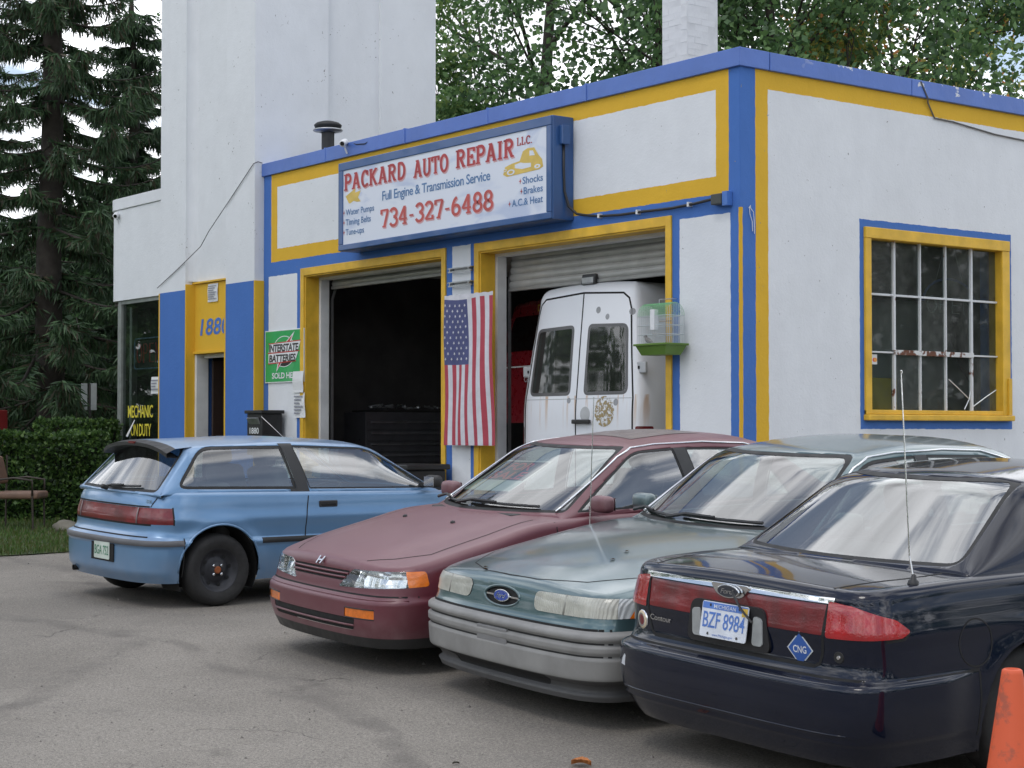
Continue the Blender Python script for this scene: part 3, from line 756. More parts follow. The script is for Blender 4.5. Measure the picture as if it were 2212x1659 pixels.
def rounded_path(pts, fr, n):
    """polyline with rounded vertices, the same number of samples for every call"""
    P = [Vector(p) for p in pts]; out = []
    K = len(P)
    A = [P[0]]; 
    for i in range(1, K-1):
        f = fr[i-1]; A.append((P[i].lerp(P[i-1], f[0]), P[i], P[i].lerp(P[i+1], f[1])))
    A.append(P[-1]); prev = P[0]
    for i in range(1, K):
        end = A[i][0] if i < K-1 else P[-1]
        for k in range(n): out.append(prev.lerp(end, k/n))
        if i < K-1:
            a, b, c = A[i]; m = 8
            for k in range(m): t = k/m; out.append(a*(1-t)**2+b*2*t*(1-t)+c*t*t)
            prev = c
    out.append(P[-1]); return out
def cabin_shell(P):
    fr = P['fr']; n = P.get('n', 22)
    C = rounded_path([(x, 0, z) for x, z in P['C']], fr, n); R = rounded_path(P['R'], fr, n); Bt = rounded_path(P['B'], fr, n)
    rows = []; kb = P.get('corner', .25); bow = P.get('bow', .018)
    for c, r, b in zip(C, R, Bt):
        half = []; nb, nc = 16, 22
        r2 = lambda t: b.lerp(r, t)+Vector((0, bow*math.sin(PI*t), 0))
        def cr(t): g = 1-(1-t)**2.0; return Vector((r.x+(c.x-r.x)*g, r.y*(1-t), r.z+(c.z-r.z)*g))
        e0 = 1-kb*.55; e1 = kb*.42
        for k in range(nb): half.append(r2(e0*k/nb))
        a, z = r2(e0), cr(e1); ctl = r2(1.0)
        for k in range(8): t = k/8; half.append(a*(1-t)**2+ctl*2*t*(1-t)+z*t*t)
        for k in range(nc+1): half.append(cr(e1+(1-e1)*k/nc))
        row = [tuple(p) for p in half]+[(p.x, -p.y, p.z) for p in half[-2::-1]]
        rows.append(row)
    bm = grid_bm(rows, False); mid = rows[len(rows)//2][8]; orient(bm, mid, (0, 1, 0)); return Shell(bm)
def gap(sh, pts, dirs, w, name, mat, parent, lift=.0012, closed=False):
    w = w*1.25
    """a shut line: narrow dark strip that follows the surface"""
    P = []; 
    if closed: pts = list(pts)+[pts[0]]
    for i in range(len(pts)-1):
        a, b = Vector(pts[i]), Vector(pts[i+1]); m = max(1, int((b-a).length/.03))
        for k in range(m): P.append(a.lerp(b, k/m))
    P.append(Vector(pts[-1])); H = []
    d = Vector(dirs).normalized()
    for p in P:
        l, n = sh.hit(p-d*3*((-1)), -d) if False else sh.hit(p+d*2.0, -d)
        if l is not None: H.append((l+n*lift, n))
    if len(H) < 2: return None
    v, f = [], []
    for i, (l, n) in enumerate(H):
        t = (H[min(i+1, len(H)-1)][0]-H[max(i-1, 0)][0]); 
        if t.length < 1e-9: t = Vector((0, 0, 1))
        s = n.cross(t.normalized()).normalized()*w/2; v += [tuple(l+s), tuple(l-s)]
    for i in range(len(H)-1):
        if (H[i+1][0]-H[i][0]).length < .12: f.append((2*i, 2*i+1, 2*i+3, 2*i+2))
    return mk(name, v, f, mat, parent, local=True)
M_GAP = simple('shut_line_shadow_gap', (.008, .008, .008), .8)
M_RUB = simple('black_rubber', (.014, .014, .014), .62, var=.2)
M_BLKP = simple('black_plastic', (.022, .022, .022), .45, var=.2)
M_CHROME = simple('chrome', (.75, .76, .77), .12, m=1.0, var=.05)
M_TYRE = simple('tyre_rubber', (.018, .0175, .017), .78, var=.25, sc=12, bump=.3, bsc=60)
M_INT = simple('car_interior_grey', (.055, .055, .056), .8, var=.15)
M_INTL = simple('car_upholstery_grey', (.13, .13, .13), .85, var=.15, bump=.2, bsc=120)
M_UNDER = simple('underbody_grime', (.012, .011, .010), .9)
M_CGLASS = thin_glass('car_glass', (.58, .66, .63), 2.9, .006, .012, 5.0)
M_CGLASSD = thin_glass('car_glass_tinted', (.46, .52, .50), 3.2, .006, .012, 5.0)
M_AMBER = simple('amber_lens', (.72, .17, .012), .18, var=.15, sc=30, bump=.3, bsc=140, coat=.8)
M_LCLEAR = thin_glass('clear_lamp_lens', (.9, .92, .92), 1.6, .03, .08, 8, (.7, .7, .68))
def reflector_mat():
    t = NT('lamp_reflector'); vo = t.n('ShaderNodeTexVoronoi', {'Scale': 13.0, 'Vector': t.n('ShaderNodeMapping', {'Vector': t.oc, 'Scale': (1, 1, .45)}).outputs[0]}).outputs['Distance']
    return t.surf(t.pbr(c=(.72, .74, .76), m=.92, r=.12, n=t.bump(vo, .6, .03)))
M_REFL = reflector_mat()
def lens_mat(name, c, flute=140.0, axis=(1, 1, 0), rough=.25, coat=.6, clear=.0):
    t = NT(name); wv = t.n('ShaderNodeTexWave', {'Scale': flute/14.0, 'Distortion': 0.0, 'Vector': t.oc}, wave_type='BANDS', bands_direction='DIAGONAL' if axis == 'd' else axis)
    nz = t.ramp(t.noise(9, 4), .3, .7, .8, 1.15, False)
    col = t.n('ShaderNodeVectorMath', {0: c, 'Scale': nz}, operation='SCALE').outputs[0]
    return t.surf(t.pbr(c=col, r=rough, coat=coat, cr=.08, n=t.bump(wv.outputs['Fac'], .45, .008)))
def red_lens():
    t = NT('red_tail_lens'); vo = t.n('ShaderNodeTexVoronoi', {'Scale': 95.0, 'Vector': t.oc}).outputs['Distance']
    big = t.ramp(t.noise(6, 3), .35, .7, .55, 1.25, False)
    c = t.n('ShaderNodeVectorMath', {0: (.17, .006, .010), 'Scale': big}, operation='SCALE').outputs[0]
    return t.surf(t.pbr(c=c, r=.3, coat=.5, cr=.06, n=t.bump(vo, .2, .003)))
M_RED = red_lens()
def paint(name, c, r=.3, m=.0, coat=1.0, cr=.05, dust=.2, dcol=(.34, .32, .30), var=.06, fade_sheen=0.0, fade_sheen_col=(.5, .4, .4), low=.45, spec=.5):
    t = NT(name); nz = t.ramp(t.noise(2.5, 4), .3, .7, 1-var, 1+var, False)
    col = t.n('ShaderNodeVectorMath', {0: c, 'Scale': nz}, operation='SCALE').outputs[0]
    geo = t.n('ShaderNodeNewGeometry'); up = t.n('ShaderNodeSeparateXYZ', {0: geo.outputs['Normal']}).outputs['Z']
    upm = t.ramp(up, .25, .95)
    if fade_sheen: col = t.mixc(t.math('MULTIPLY', t.math('MULTIPLY', upm, fade_sheen), t.ramp(t.noise(1.6, 5), .25, .75, .6, 1, False)), col, fade_sheen_col)  # up-facing panels paled in the colour: worn paint and sky reflection
    dn = t.math('MULTIPLY', t.ramp(t.noise(5, 6, .65), .3, .75, .35, 1, False), dust)
    sp = t.n('ShaderNodeSeparateXYZ', {0: t.oc}).outputs['Z']
    low = t.ramp(sp, .18, .5, low, 0)
    k = t.math('MAXIMUM', t.math('MULTIPLY', upm, dn), t.math('MULTIPLY', low, t.ramp(t.noise(8, 5), .3, .7, .2, .8, False)))
    col = t.mixc(k, col, dcol)
    rr = t.math('ADD', t.math('MULTIPLY', k, .35), r)
    scr = t.noise(400, 2)
    return t.surf(t.pbr(c=col, r=rr, m=m, spec=spec, coat=t.math('SUBTRACT', coat, t.math('MULTIPLY', k, coat*.75)), cr=t.math('ADD', t.math('MULTIPLY', k, .3), cr), cn=t.bump(scr, .02, .001)))
def car_root(name, label, ox, oy, deg, sy):
    n = Vector((SLX, -sy, 1)).normalized(); a = math.radians(deg); hx = Vector((math.cos(a), math.sin(a), 0)); hx = (hx-n*hx.dot(n)).normalized(); hy = n.cross(hx)
    oz = SLX*(2-ox)+sy*(oy+5.8)
    o = thing(name, label, 'car'); o.matrix_world = Matrix(((hx.x, hy.x, n.x, ox), (hx.y, hy.y, n.y, oy), (hx.z, hy.z, n.z, oz), (0, 0, 0, 1)))
    o.rotation_mode = 'XYZ'; return o
def wheel(parent, x, y, r, w=.19, rimr=.18, style='steel', rim_mat=None):
    s = 1 if y > 0 else -1
    e = bpy.data.objects.new('wheel', None); link(e, parent); e.location = (x, y, r)
    k = r-rimr
    prof = [(rimr-.006, -w*.42), (rimr+.012, -w*.47), (rimr+k*.45, -w*.52), (rimr+k*.78, -w*.49), (r-.012, -w*.40), (r-.002, -w*.30), (r, 0), (r-.002, w*.30), (r-.012, w*.40), (rimr+k*.78, w*.49), (rimr+k*.45, w*.52), (rimr+.012, w*.47), (rimr-.006, w*.42)]
    MB().lathe(prof, (0, 0, 0), (0, s, 0), 48).build('tyre', M_TYRE, e, smooth=True, local=True)
    rp = [(rimr, -w*.45), (rimr-.012, -w*.40), (rimr-.02, w*.05), (rimr-.005, w*.40), (rimr+.004, w*.44), (rimr-.014, w*.40), (rimr-.035, w*.22), (rimr*.62, w*.10), (rimr*.52, w*.16), (rimr*.36, w*.22), (rimr*.22, w*.22), (rimr*.20, w*.30), (0.001, w*.31)]
    MB().lathe(rp, (0, 0, 0), (0, s, 0), 40).build('rim', rim_mat or M_BLKP, e, smooth=True, local=True)
    return e
def seat(parent, x, y, z, m=None, w=.25, name='seat'):
    m = m or M_INTL; o = MB().box((-.26, -w, .0), (.26, w, .14)).build(name, m, parent, smooth=True, local=True, bevel=.05, bseg=3); o.location = (x, y, z)
    b_ = MB(); b_.obox((-.33, 0, .40), ((math.cos(.25), 0, math.sin(.25)), (0, 1, 0), (-math.sin(.25), 0, math.cos(.25))), (.07, w, .32)); b_.build('backrest', m, o, smooth=True, local=True, bevel=.05, bseg=3)
    h = MB(); h.obox((-.43, 0, .80), ((math.cos(.2), 0, math.sin(.2)), (0, 1, 0), (-math.sin(.2), 0, math.cos(.2))), (.05, .13, .085)); h.build('headrest', m, o, smooth=True, local=True, bevel=.045, bseg=3)
    return o
def interior(parent, xf, xr, zb, hw, steer=1):
    """floor tub, dash, two front seats, rear bench, parcel shelf and steering wheel"""
    fl = MB().box((xr-.1, -hw, .26), (xf+.3, hw, .32)).build('floor_pan', M_UNDER, parent, local=True)
    MB().box((xf-.05, -hw+.05, .45), (xf+.35, hw-.05, zb-.05)).build('dashboard', M_INT, parent, local=True, bevel=.05)
    for s in (1, -1): seat(parent, xf-.95, s*.36, .38)
    o = MB().box((-.25, -hw+.12, 0), (.2, hw-.12, .16)).box((-.36, -hw+.12, .1), (-.22, hw-.12, .62)).build('rear_seat', M_INTL, parent, smooth=True, local=True, bevel=.05); o.location = (xr+.55, 0, .36)
    st = []; c = Vector((xf-.32, steer*.36, zb-.02))
    for k in range(25): a = 2*PI*k/24; st.append(c+Vector((-.36, 0, .93)).cross(Vector((0, 1, 0))).normalized()*math.cos(a)*.18+Vector((0, 1, 0))*math.sin(a)*.18)
    MB().tube(st, .013, 6, cap=False).tube([c-Vector((0, .17, 0)), c+Vector((0, .17, 0))], .012, 5).build('steering_wheel', M_BLKP, parent, smooth=True, local=True)
def plate(parent, o, u, v, nrm, text, base, ink, top=None, sub=None, tmat=None, W=.305, H=.152):
    o, u, v, nrm = Vector(o), Vector(u).normalized(), Vector(v).normalized(), Vector(nrm).normalized()
    pl = MB(); pl.prism(rrect(-W/2, W/2, -H/2, H/2, .012, 3), o, u, v, nrm, .004); p = pl.build('licence_plate', base, parent, local=True)
    put('plate_number', text2d(text, .006, .95), ink, p, o+nrm*.0055-u*W*.45-v*.038, u, v, W=W*.9, H=.105, local=True)
    if top:
        MB().prism([(-W/2+.004, H/2-.034), (W/2-.004, H/2-.034), (W/2-.004, H/2-.004), (-W/2+.004, H/2-.004)], o+nrm*.0046, u, v, nrm, .0004).build('plate_band', ink, p, local=True)
        put('plate_state', text2d(top, .004), base, p, o+nrm*.0062-u*.075+v*(H/2-.029), u, v, W=.15, H=.026, local=True)
    if sub: put('plate_web', text2d(sub), ink, p, o+nrm*.0055-u*.07-v*(H/2-.008), u, v, W=.14, H=.018, local=True)
    return p
def wells(root, axles, r, hw, zc):
    for x in axles:
        for s in (1, -1):
            w = MB(); n = 20; pr = []
            for k in range(n+1):
                a = PI*(-.15)+PI*1.3*k/n; pr.append((x+r*math.cos(a), zc+r*math.sin(a)))
            for k in range(n): w.face([(pr[k][0], s*(hw+.0), pr[k][1]), (pr[k+1][0], s*(hw+.0), pr[k+1][1]), (pr[k+1][0], s*(hw-.30), pr[k+1][1]), (pr[k][0], s*(hw-.30), pr[k][1])])
            w.face([(q[0], s*(hw-.30), q[1]) for q in pr])
            w.build('wheel_well', M_UNDER, root, local=True)
def circ(x, z, r, n=28): return [(x+r*math.cos(2*PI*k/n), z+r*math.sin(2*PI*k/n)) for k in range(n)]
def mirror(parent, x, y, z, m, glass=True):
    s = 1 if y > 0 else -1
    o = MB().box((-.05, -.085, -.055), (.05, .085, .055)).build('door_mirror', m, parent, smooth=True, local=True, bevel=.035, bseg=3); o.location = (x, y+s*.10, z)
    MB().box((-.02, -.05 if s > 0 else -.12, -.03), (.03, .12 if s < 0 else .05, .0)).build('mirror_stalk', m, o, local=True).location = (0, -s*.06, -.02)
    MB().box((-.054, -.07, -.042), (-.051, .07, .042)).build('mirror_glass', M_CHROME, o, local=True)
    return o
def on_ws(cab, y, z, d=(1, 0, 0)): return cab.hit((3*d[0], y, z), (-d[0], 0, 0))
def wiper(cab, parent, y0, z0, y1, z1, d=1):
    H = []
    for k in range(9):
        t = k/8; l, n = cab.hit((3*d, y0+(y1-y0)*t, z0+(z1-z0)*t), (-d, 0, 0))
        if l is not None: H.append(l+n*.014)
    if len(H) > 2:
        o = MB().tube(H, .010, 5).build('wiper', M_BLKP, parent, local=True)
        l, n = H[4], None
        l2, n2 = cab.hit((3*d, y0*1.02, z0-.005), (-d, 0, 0))
        a = H[0]+Vector((.05*d, (y0-y1)*.12, -.015)); MB().tube([a, H[1]+Vector((.02*d, 0, .012)), H[4]+Vector((.012*d, 0, .012))], [.013, .010, .008], 5).build('wiper_arm', M_BLKP, o, local=True)
# ------------------------------------------------------------------ things fixed to the building
M_SIGNB = simple('sign_cabinet_blue', (.025, .085, .24), .38, var=.08, sc=2, coat=.3)
sg = thing('shop_sign', 'long blue box sign above the bays lettered with red and blue writing', 'sign', (-4.52, -.001, 3.68))
sgn = MB().box((-6.60, -.285, 3.68), (-2.435, -.002, 4.76)).build('cabinet', M_SIGNB, sg, bevel=.012)
fr = MB()
for a, b in (((-6.595, -.305, 4.655), (-2.44, -.284, 4.755)), ((-6.595, -.305, 3.685), (-2.44, -.284, 3.755)), ((-6.595, -.305, 3.755), (-6.495, -.284, 4.655)), ((-2.52, -.305, 3.755), (-2.44, -.284, 4.655))): fr.box(a, b)
fr.build('face_rail', M_SIGNB, sg, bevel=.008)
t = NT('printed_sign_panel'); _n = t.ramp(t.noise(1.3, 4, .5, t.n('ShaderNodeMapping', {'Vector': t.oc, 'Scale': (.8, 1, 2.2)}).outputs[0], .8), .52, .68)
M_PANEL = t.surf(t.pbr(c=t.mixc(t.math('MULTIPLY', _n, .75), (.68, .72, .80), (.42, .50, .68)), r=.35, spec=.4))
MB().box((-6.495, -.292, 3.755), (-2.52, -.286, 4.655)).build('panel', M_PANEL, sg)
M_SR = simple('sign_red', (.42, .045, .05), .5); M_SRL = simple('sign_red_light', (.50, .085, .075), .5); M_SB = simple('sign_blue', (.085, .20, .40), .5); M_SHAD = simple('sign_letter_shadow', (.62, .36, .38), .5); M_SY = simple('sign_gold', (.66, .47, .10), .5)
X_, Z_ = (1, 0, 0), (0, 0, 1)
def sgt(tx, m, x, z, W, H, y=-.2945): return put('lettering', tx, m, sg, (x, y, z), X_, Z_, W=W, H=H)
for s_, x, z, W, H in (('PACKARD', -6.475, 4.41, 1.335, .195), ('AUTO', -4.975, 4.395, .69, .195), ('REPAIR', -4.14, 4.405, 1.06, .195), ('LLC.', -3.03, 4.51, .265, .085)):
    tx = slab2d(s_)
    if H > .1: sgt(tx, M_SHAD, x+.016, z-.018, W, H, -.2930)
    else: tx = slab2d(s_, .15)
    sgt(tx, M_SR, x, z, W, H, -.2955)
tx = slab2d('734-327-6488', .155); sgt(tx, M_SHAD, -5.65, 3.868, 2.22, .21, -.2930); sgt(tx, M_SRL, -5.665, 3.885, 2.22, .21, -.2955)
sgt(text2d('Full Engine & Transmission Service', .012, .92), M_SB, -5.63, 4.205, 2.13, .155)
for s_, x, z, W in (('Shocks', -2.93, 4.095, .345), ('Brakes', -2.91, 3.985, .325), ('A.C.& Heat', -3.115, 3.872, .53), ('Water Pumps', -6.435, 4.105, .63), ('Timing Belts', -6.435, 3.985, .56), ('Tune-ups', -6.435, 3.865, .41)):
    sgt(text2d(s_, .014), M_SB, x, z, W, .105)
    st = [(-.028+(.0 if k % 2 else 0)+.028, 0) for k in range(1)]
    pts = [((.026 if k % 2 == 0 else .008)*math.cos(k*PI/4), (.034 if k % 2 == 0 else .008)*math.sin(k*PI/4)) for k in range(8)]
    MB().prism(pts, (x-.04, -.2945, z+.035), X_, Z_, (0, -1, 0), .0006).build('star_mark', M_SR, sg)
# gold drawing of a vintage coupe and a winged ornament
def gold(polys, ox, oz, sx, sz):
    for k, p in enumerate(polys): MB().prism([(a*sx, b*sz) for a, b in p], (ox, -.2935-.0004*k, oz), X_, Z_, (0, -1, 0), .0005).build('drawing', M_SY if k % 2 == 0 else M_PANEL, sg)
gold([[(.0, .12), (.05, .38), (.22, .46), (.42, .50), (.50, .82), (.62, .90), (.78, .88), (.88, .60), (.97, .42), (1.0, .15), (.9, .08), (.1, .02)], [(.30, .40), (.45, .44), (.52, .40), (.70, .36), (.70, .22), (.48, .20), (.30, .28)], [(.53, .60), (.56, .78), (.63, .80), (.64, .62)], [(.665, .62), (.665, .80), (.75, .78), (.80, .60)], circ(.86, .20, .12, 14), circ(.86, .20, .075, 14), circ(.86, .20, .035, 10), circ(.20, .16, .10, 14), circ(.20, .16, .06, 14), circ(.05, .26, .05, 10), circ(.05, .26, .03, 10)], -3.27, 4.195, .69, .30)
for w_ in ([(0, .6), (.18, .45), (.40, .42), (.55, .95), (.62, 1.0), (.58, .55), (.85, .72), (.95, .80), (.78, .38), (.95, .10), (.7, .12), (.5, .22), (.3, .1), (.2, .12), (.3, .32)],):
    v_ = MB(); 
    for k in range(1, len(w_)-1): v_.face([(-6.44+a*.36, -.2936-.00004*k, 4.225+b*.19) for a, b in (w_[0], w_[k], w_[k+1])])
    v_.build('drawing', M_SY, sg)
MB().box((-2.434, -.20, 4.46), (-2.38, -.09, 4.66)).build('switch_box', M_SIGNB, sg, bevel=.01)
M_CABLE = simple('black_cable', (.02, .02, .022), .5)
cb = thing('power_cable', 'black power cable sagging from the shop sign to a wall box', 'cable', (-2.4, -.1, 4.5))
MB().tube([(-2.425, -.145, 4.48), (-2.425, -.145, 4.2), (-2.425, -.135, 3.98), (-2.40, -.10, 3.82), (-2.33, -.05, 3.74), (-2.21, -.03, 3.715), (-1.989, -.03, 3.684), (-1.666, -.03, 3.666), (-1.317, -.03, 3.664), (-.912, -.03, 3.655), (-.587, -.03, 3.666), (-.31, -.05, 3.68)], .014, 8).build('cable_run', M_CABLE, cb, smooth=True)
MB().box((-.31, -.085, 3.62), (-.17, -.002, 3.72)).build('junction_box', simple('junction_box_dark', (.05, .055, .05), .5), cb, bevel=.008)
MB().box((-.168, -.075, 3.60), (-.10, -.002, 3.735)).build('mounting_plate', simple('mount_blue', BLUE, .5), cb, bevel=.004)
for x, z in ((-1.989, 3.684), (-1.4, 3.665), (-.66, 3.665)): MB().box((x-.012, -.05, z-.02), (x+.012, -.001, z+.024)).build('cable_clip', M_WW, cb)

# surveillance cameras
def cctv(label, loc, yaw):
    r = thing('security_camera', label, 'camera', loc, 'security cameras on the shop'); M_CW = simple('camera_white', (.70, .71, .72), .35)
    d = Vector((math.cos(yaw), math.sin(yaw), -.35)).normalized(); p = Vector(loc)
    MB().lathe([(.0, -.07), (.038, -.07), (.042, -.05), (.042, .06), (.034, .065), (0.001, .065)], p, d, 16).build('housing', M_CW, r, smooth=True)
    MB().lathe([(.0, .067), (.028, .067)], p, d, 14).build('lens', M_GAP0, r)
    MB().tube([p-Vector((0, 0, .02)), p+Vector((0, .03, -.09)), p+Vector((0, .05, -.13))], .012, 6).build('bracket', M_CW, r)
M_GAP0 = simple('dark_lens', (.01, .01, .012), .15)
cctv('small white security camera on the blue coping above the shop sign', (-6.80, -.10, 5.06), math.radians(-50))
cctv('small white security camera under the office parapet at the rounded corner', (-13.50, -.05, 4.82), math.radians(-40))
MB0 = MB().tube([(-6.76, -.02, 5.07), (-6.6, -.045, 5.02), (-6.4, -.046, 5.0), (-6.2, .0, 5.072), (-6.05, .1, 5.075)], .006, 5)
tag(MB0.build('camera_cable', M_CABLE), 'thin dark cable trailing from the coping security camera over the edge', 'cable')
tag(MB().tube([(-11.834, -.16, 3.584), (-11.4, -.155, 3.74), (-10.951, -.155, 3.903), (-10.6, -.10, 4.09), (-10.252, -.155, 4.268), (-9.584, -.155, 4.682), (-8.985, -.155, 5.06), (-8.955, -.10, 5.09), (-8.95, -.04, 5.075)], .0055, 5).build('wall_wire', M_CABLE), 'thin wire slung diagonally across the white tower face', 'wire')
tag(MB().tube([(.045, 2.529, 5.05), (.045, 2.636, 4.895), (.02, 2.67, 4.85), (.012, 2.781, 4.708), (.012, 3.077, 4.701), (.012, 3.379, 4.675), (.012, 3.765, 4.642), (.012, 4.258, 4.628), (.012, 6, 4.6)], .009, 5).build('wall_wire', simple('grey_wire', (.12, .12, .12), .6)), 'thin grey wire running from the coping along the side wall', 'wire')
tag(MB().tube([(.012, .106, 3.585), (.016, .11, 3.52), (.02, .135, 3.45), (.014, .145, 3.36)], .004, 4).tube([(.012, .108, 3.585), (.022, .15, 3.54), (.016, .165, 3.46), (.012, .172, 3.34)], .004, 4).tube([(.012, .10, 3.575), (.02, .115, 3.60), (.014, .12, 3.57)], .004, 4).build('string', simple('white_string', (.7, .7, .68), .8)), 'loose white string knotted on the blue building corner', 'string')

# flue pipe on the roof
fl = thing('flue_pipe', 'black flue pipe with a domed cap above the coping', 'flue', (-8.16, .5, 4.9)); M_FLUE = simple('sooty_black_metal', (.018, .018, .018), .5, var=.3)
MB().lathe([(.085, 4.7), (.085, 5.44)], (-8.16, .5, 0), (0, 0, 1), 18).build('pipe', M_FLUE, fl, smooth=True)
MB().lathe([(.10, 5.43), (.19, 5.45), (.20, 5.46), (.19, 5.475), (.10, 5.48)], (-8.16, .5, 0), (0, 0, 1), 20).build('collar', M_GALV, fl, smooth=True)
MB().lathe([(.10, 5.48), (.175, 5.50), (.185, 5.53), (.15, 5.56), (.08, 5.58), (0.001, 5.585)], (-8.16, .5, 0), (0, 0, 1), 20).build('cap', M_FLUE, fl, smooth=True)

# battery dealer sign and taped notes
bs = thing('battery_sign', 'green square battery dealer sign with a red lightning bolt beside the bay', 'sign', (-8.39, -.01, 2.13))
M_GRN = simple('sign_green', (.02, .36, .09), .42, var=.06, coat=.2); M_BK = simple('sign_black', (.015, .015, .015), .45); M_WT = simple('sign_white', (.72, .74, .74), .45); M_RDS = simple('sign_bright_red', (.52, .035, .03), .45)
MB().box((-8.895, -.018, 2.128), (-7.885, -.004, 2.822)).build('panel', M_WT, bs, bevel=.003)
MB().box((-8.88, -.0195, 2.142), (-7.90, -.0182, 2.808)).build('green_field', M_GRN, bs)
def bp(poly, m, k): MB().prism(poly, (-8.39, -.0195-.0008*k, 2.535), X_, Z_, (0, -1, 0), .0006).build('emblem', m, bs)
bp([(a*1.45, b) for a, b in circ(0, 0, .205, 32)], M_WT, 1); bp([(a*1.45, b) for a, b in circ(0, 0, .195, 32)], M_GRN, 2)
bp([(-.283+.0, -.0), (.283, 0)]+[(.283*math.cos(t), .195*math.sin(t)) for t in [-PI*k/16 for k in range(1, 16)]][::1], M_BK, 3)
bp([(-.13, .02), (.275, .255), (.10, .02)], M_WT, 4); bp([(-.10, .02), (.215, .205), (.07, .02)], M_RDS, 5)
bp([(-.20, -.265), (.10, -.02), (-.10, -.02)], M_WT, 4); bp([(-.165, -.225), (.075, -.02), (-.075, -.02)], M_RDS, 5)
bp([(-.40, -.005), (.36, .0), (.43, .125), (-.38, .105)], M_WT, 6); bp([(-.40, -.145), (.30, -.125), (.37, -.012), (-.40, -.022)], M_WT, 6)
for q in ([(-.40, .105), (.44, .125), (.44, .138), (-.40, .116)], [(-.42, -.020), (.40, -.008), (.40, .004), (-.42, -.008)], [(-.41, -.158), (.31, -.138), (.31, -.126), (-.41, -.146)]): bp(q, M_RDS, 7)
put('lettering', text2d('INTERSTATE', .03, .95, .12), M_BK, bs, (-8.78, -.0262, 2.538), X_, (0, 0, 1), W=.77, H=.135)
put('lettering', text2d('BATTERIES', .03, .95, .12), M_BK, bs, (-8.77, -.0262, 2.405), X_, (0, 0, 1), W=.69, H=.13)
put('lettering', text2d('SOLD HERE', .03, .95), M_WT, bs, (-8.70, -.0215, 2.185), X_, (0, 0, 1), W=.68, H=.105)
M_PAPER = simple('white_paper', (.70, .71, .71), .7, var=.05); M_INK = simple('faint_ink', (.28, .29, .33), .7)
def note(label, x0, x1, z0, z1, y, lines=0, name='paper_note', xdir=(1, 0, 0), tilt=0.0):
    r = thing(name, label, 'paper', ((x0+x1)/2, y, z0))
    v = MB(); n = 8
    for k in range(n):
        a, b = k/n, (k+1)/n; za, zb = z0+(z1-z0)*a, z0+(z1-z0)*b; f = lambda t_: -.006*math.sin(PI*t_*2+1)+.008*(1-t_)**3
        v.face([(x0+tilt*(1-a), y-f(a)-.004, za), (x1+tilt*(1-a), y-f(a)-.006, za), (x1+tilt*(1-b), y-f(b)-.006, zb), (x0+tilt*(1-b), y-f(b)-.004, zb)])
    v.build('sheet', M_PAPER, r, smooth=True)
    for k in range(lines):
        z = z1-(z1-z0)*(k+1.2)/(lines+1.6); h = (z1-z0)/(lines+1)*.22
        MB().box((x0+.03, y-.0195, z-h), (x1-.03-.04*((k*37) % 3), y-.0190, z+h)).build('writing', M_INK, r)
note('narrow blank white paper taped over the battery sign corner', -8.145, -7.875, 1.99, 2.265, -.026)
note('curled white paper notice with writing below the battery sign', -8.13, -7.86, 1.665, 1.99, -.018, 6, tilt=.03)
note('white paper notice pinned above the painted house number', -10.545, -10.245, 3.305, 3.56, -.006, 7)
note('small white paper taped inside the office window', -12.46, -12.18, 2.05, 2.30, .055, 4)
put('wall_lettering', text2d('FORGN', .02), M_SB, bld, (-8.75, -.004, 1.18), X_, Z_, W=.58, H=.20); put('wall_lettering', text2d('&', .02), M_SB, bld, (-8.5, -.004, .98), X_, Z_, W=.12, H=.17); put('wall_lettering', text2d('DOMES', .02), M_SB, bld, (-8.77, -.004, .74), X_, Z_, W=.60, H=.20)

# mailbox
mb_ = thing('mailbox', 'black wall mailbox with a bright metal flap below the battery sign', 'mailbox', (-8.55, -.3, 1.2)); 
MB().box((-8.76, -.36, 1.18), (-8.36, -.06, 1.72)).build('box', M_FLUE, mb_, bevel=.01); MB().box((-8.79, -.385, 1.72), (-8.33, -.04, 1.765)).build('lid', M_FLUE, mb_, bevel=.008)
MB().obox((-8.56, -.372, 1.625), ((1, 0, 0), (0, .9, .43), (0, -.43, .9)), (.145, .010, .045)).build('flap', M_CHROME0 if 'M_CHROME0' in globals() else M_GALV, mb_, bevel=.004)
put('numbers', text2d('1880', .02), M_WT, mb_, (-8.68, -.3625, 1.46), X_, Z_, W=.24, H=.11)
MB().box((-8.62, -.06, 1.3), (-8.50, -.145+.141, 1.6)).build('wall_mount', M_FLUE, mb_)
MB().tube([(-8.36, -.37, 1.68), (-8.20, -.30, 1.55), (-8.02, -.20, 1.38), (-7.95, -.1, 1.25)], .004, 4).build('stay_wire', M_GALV, mb_)

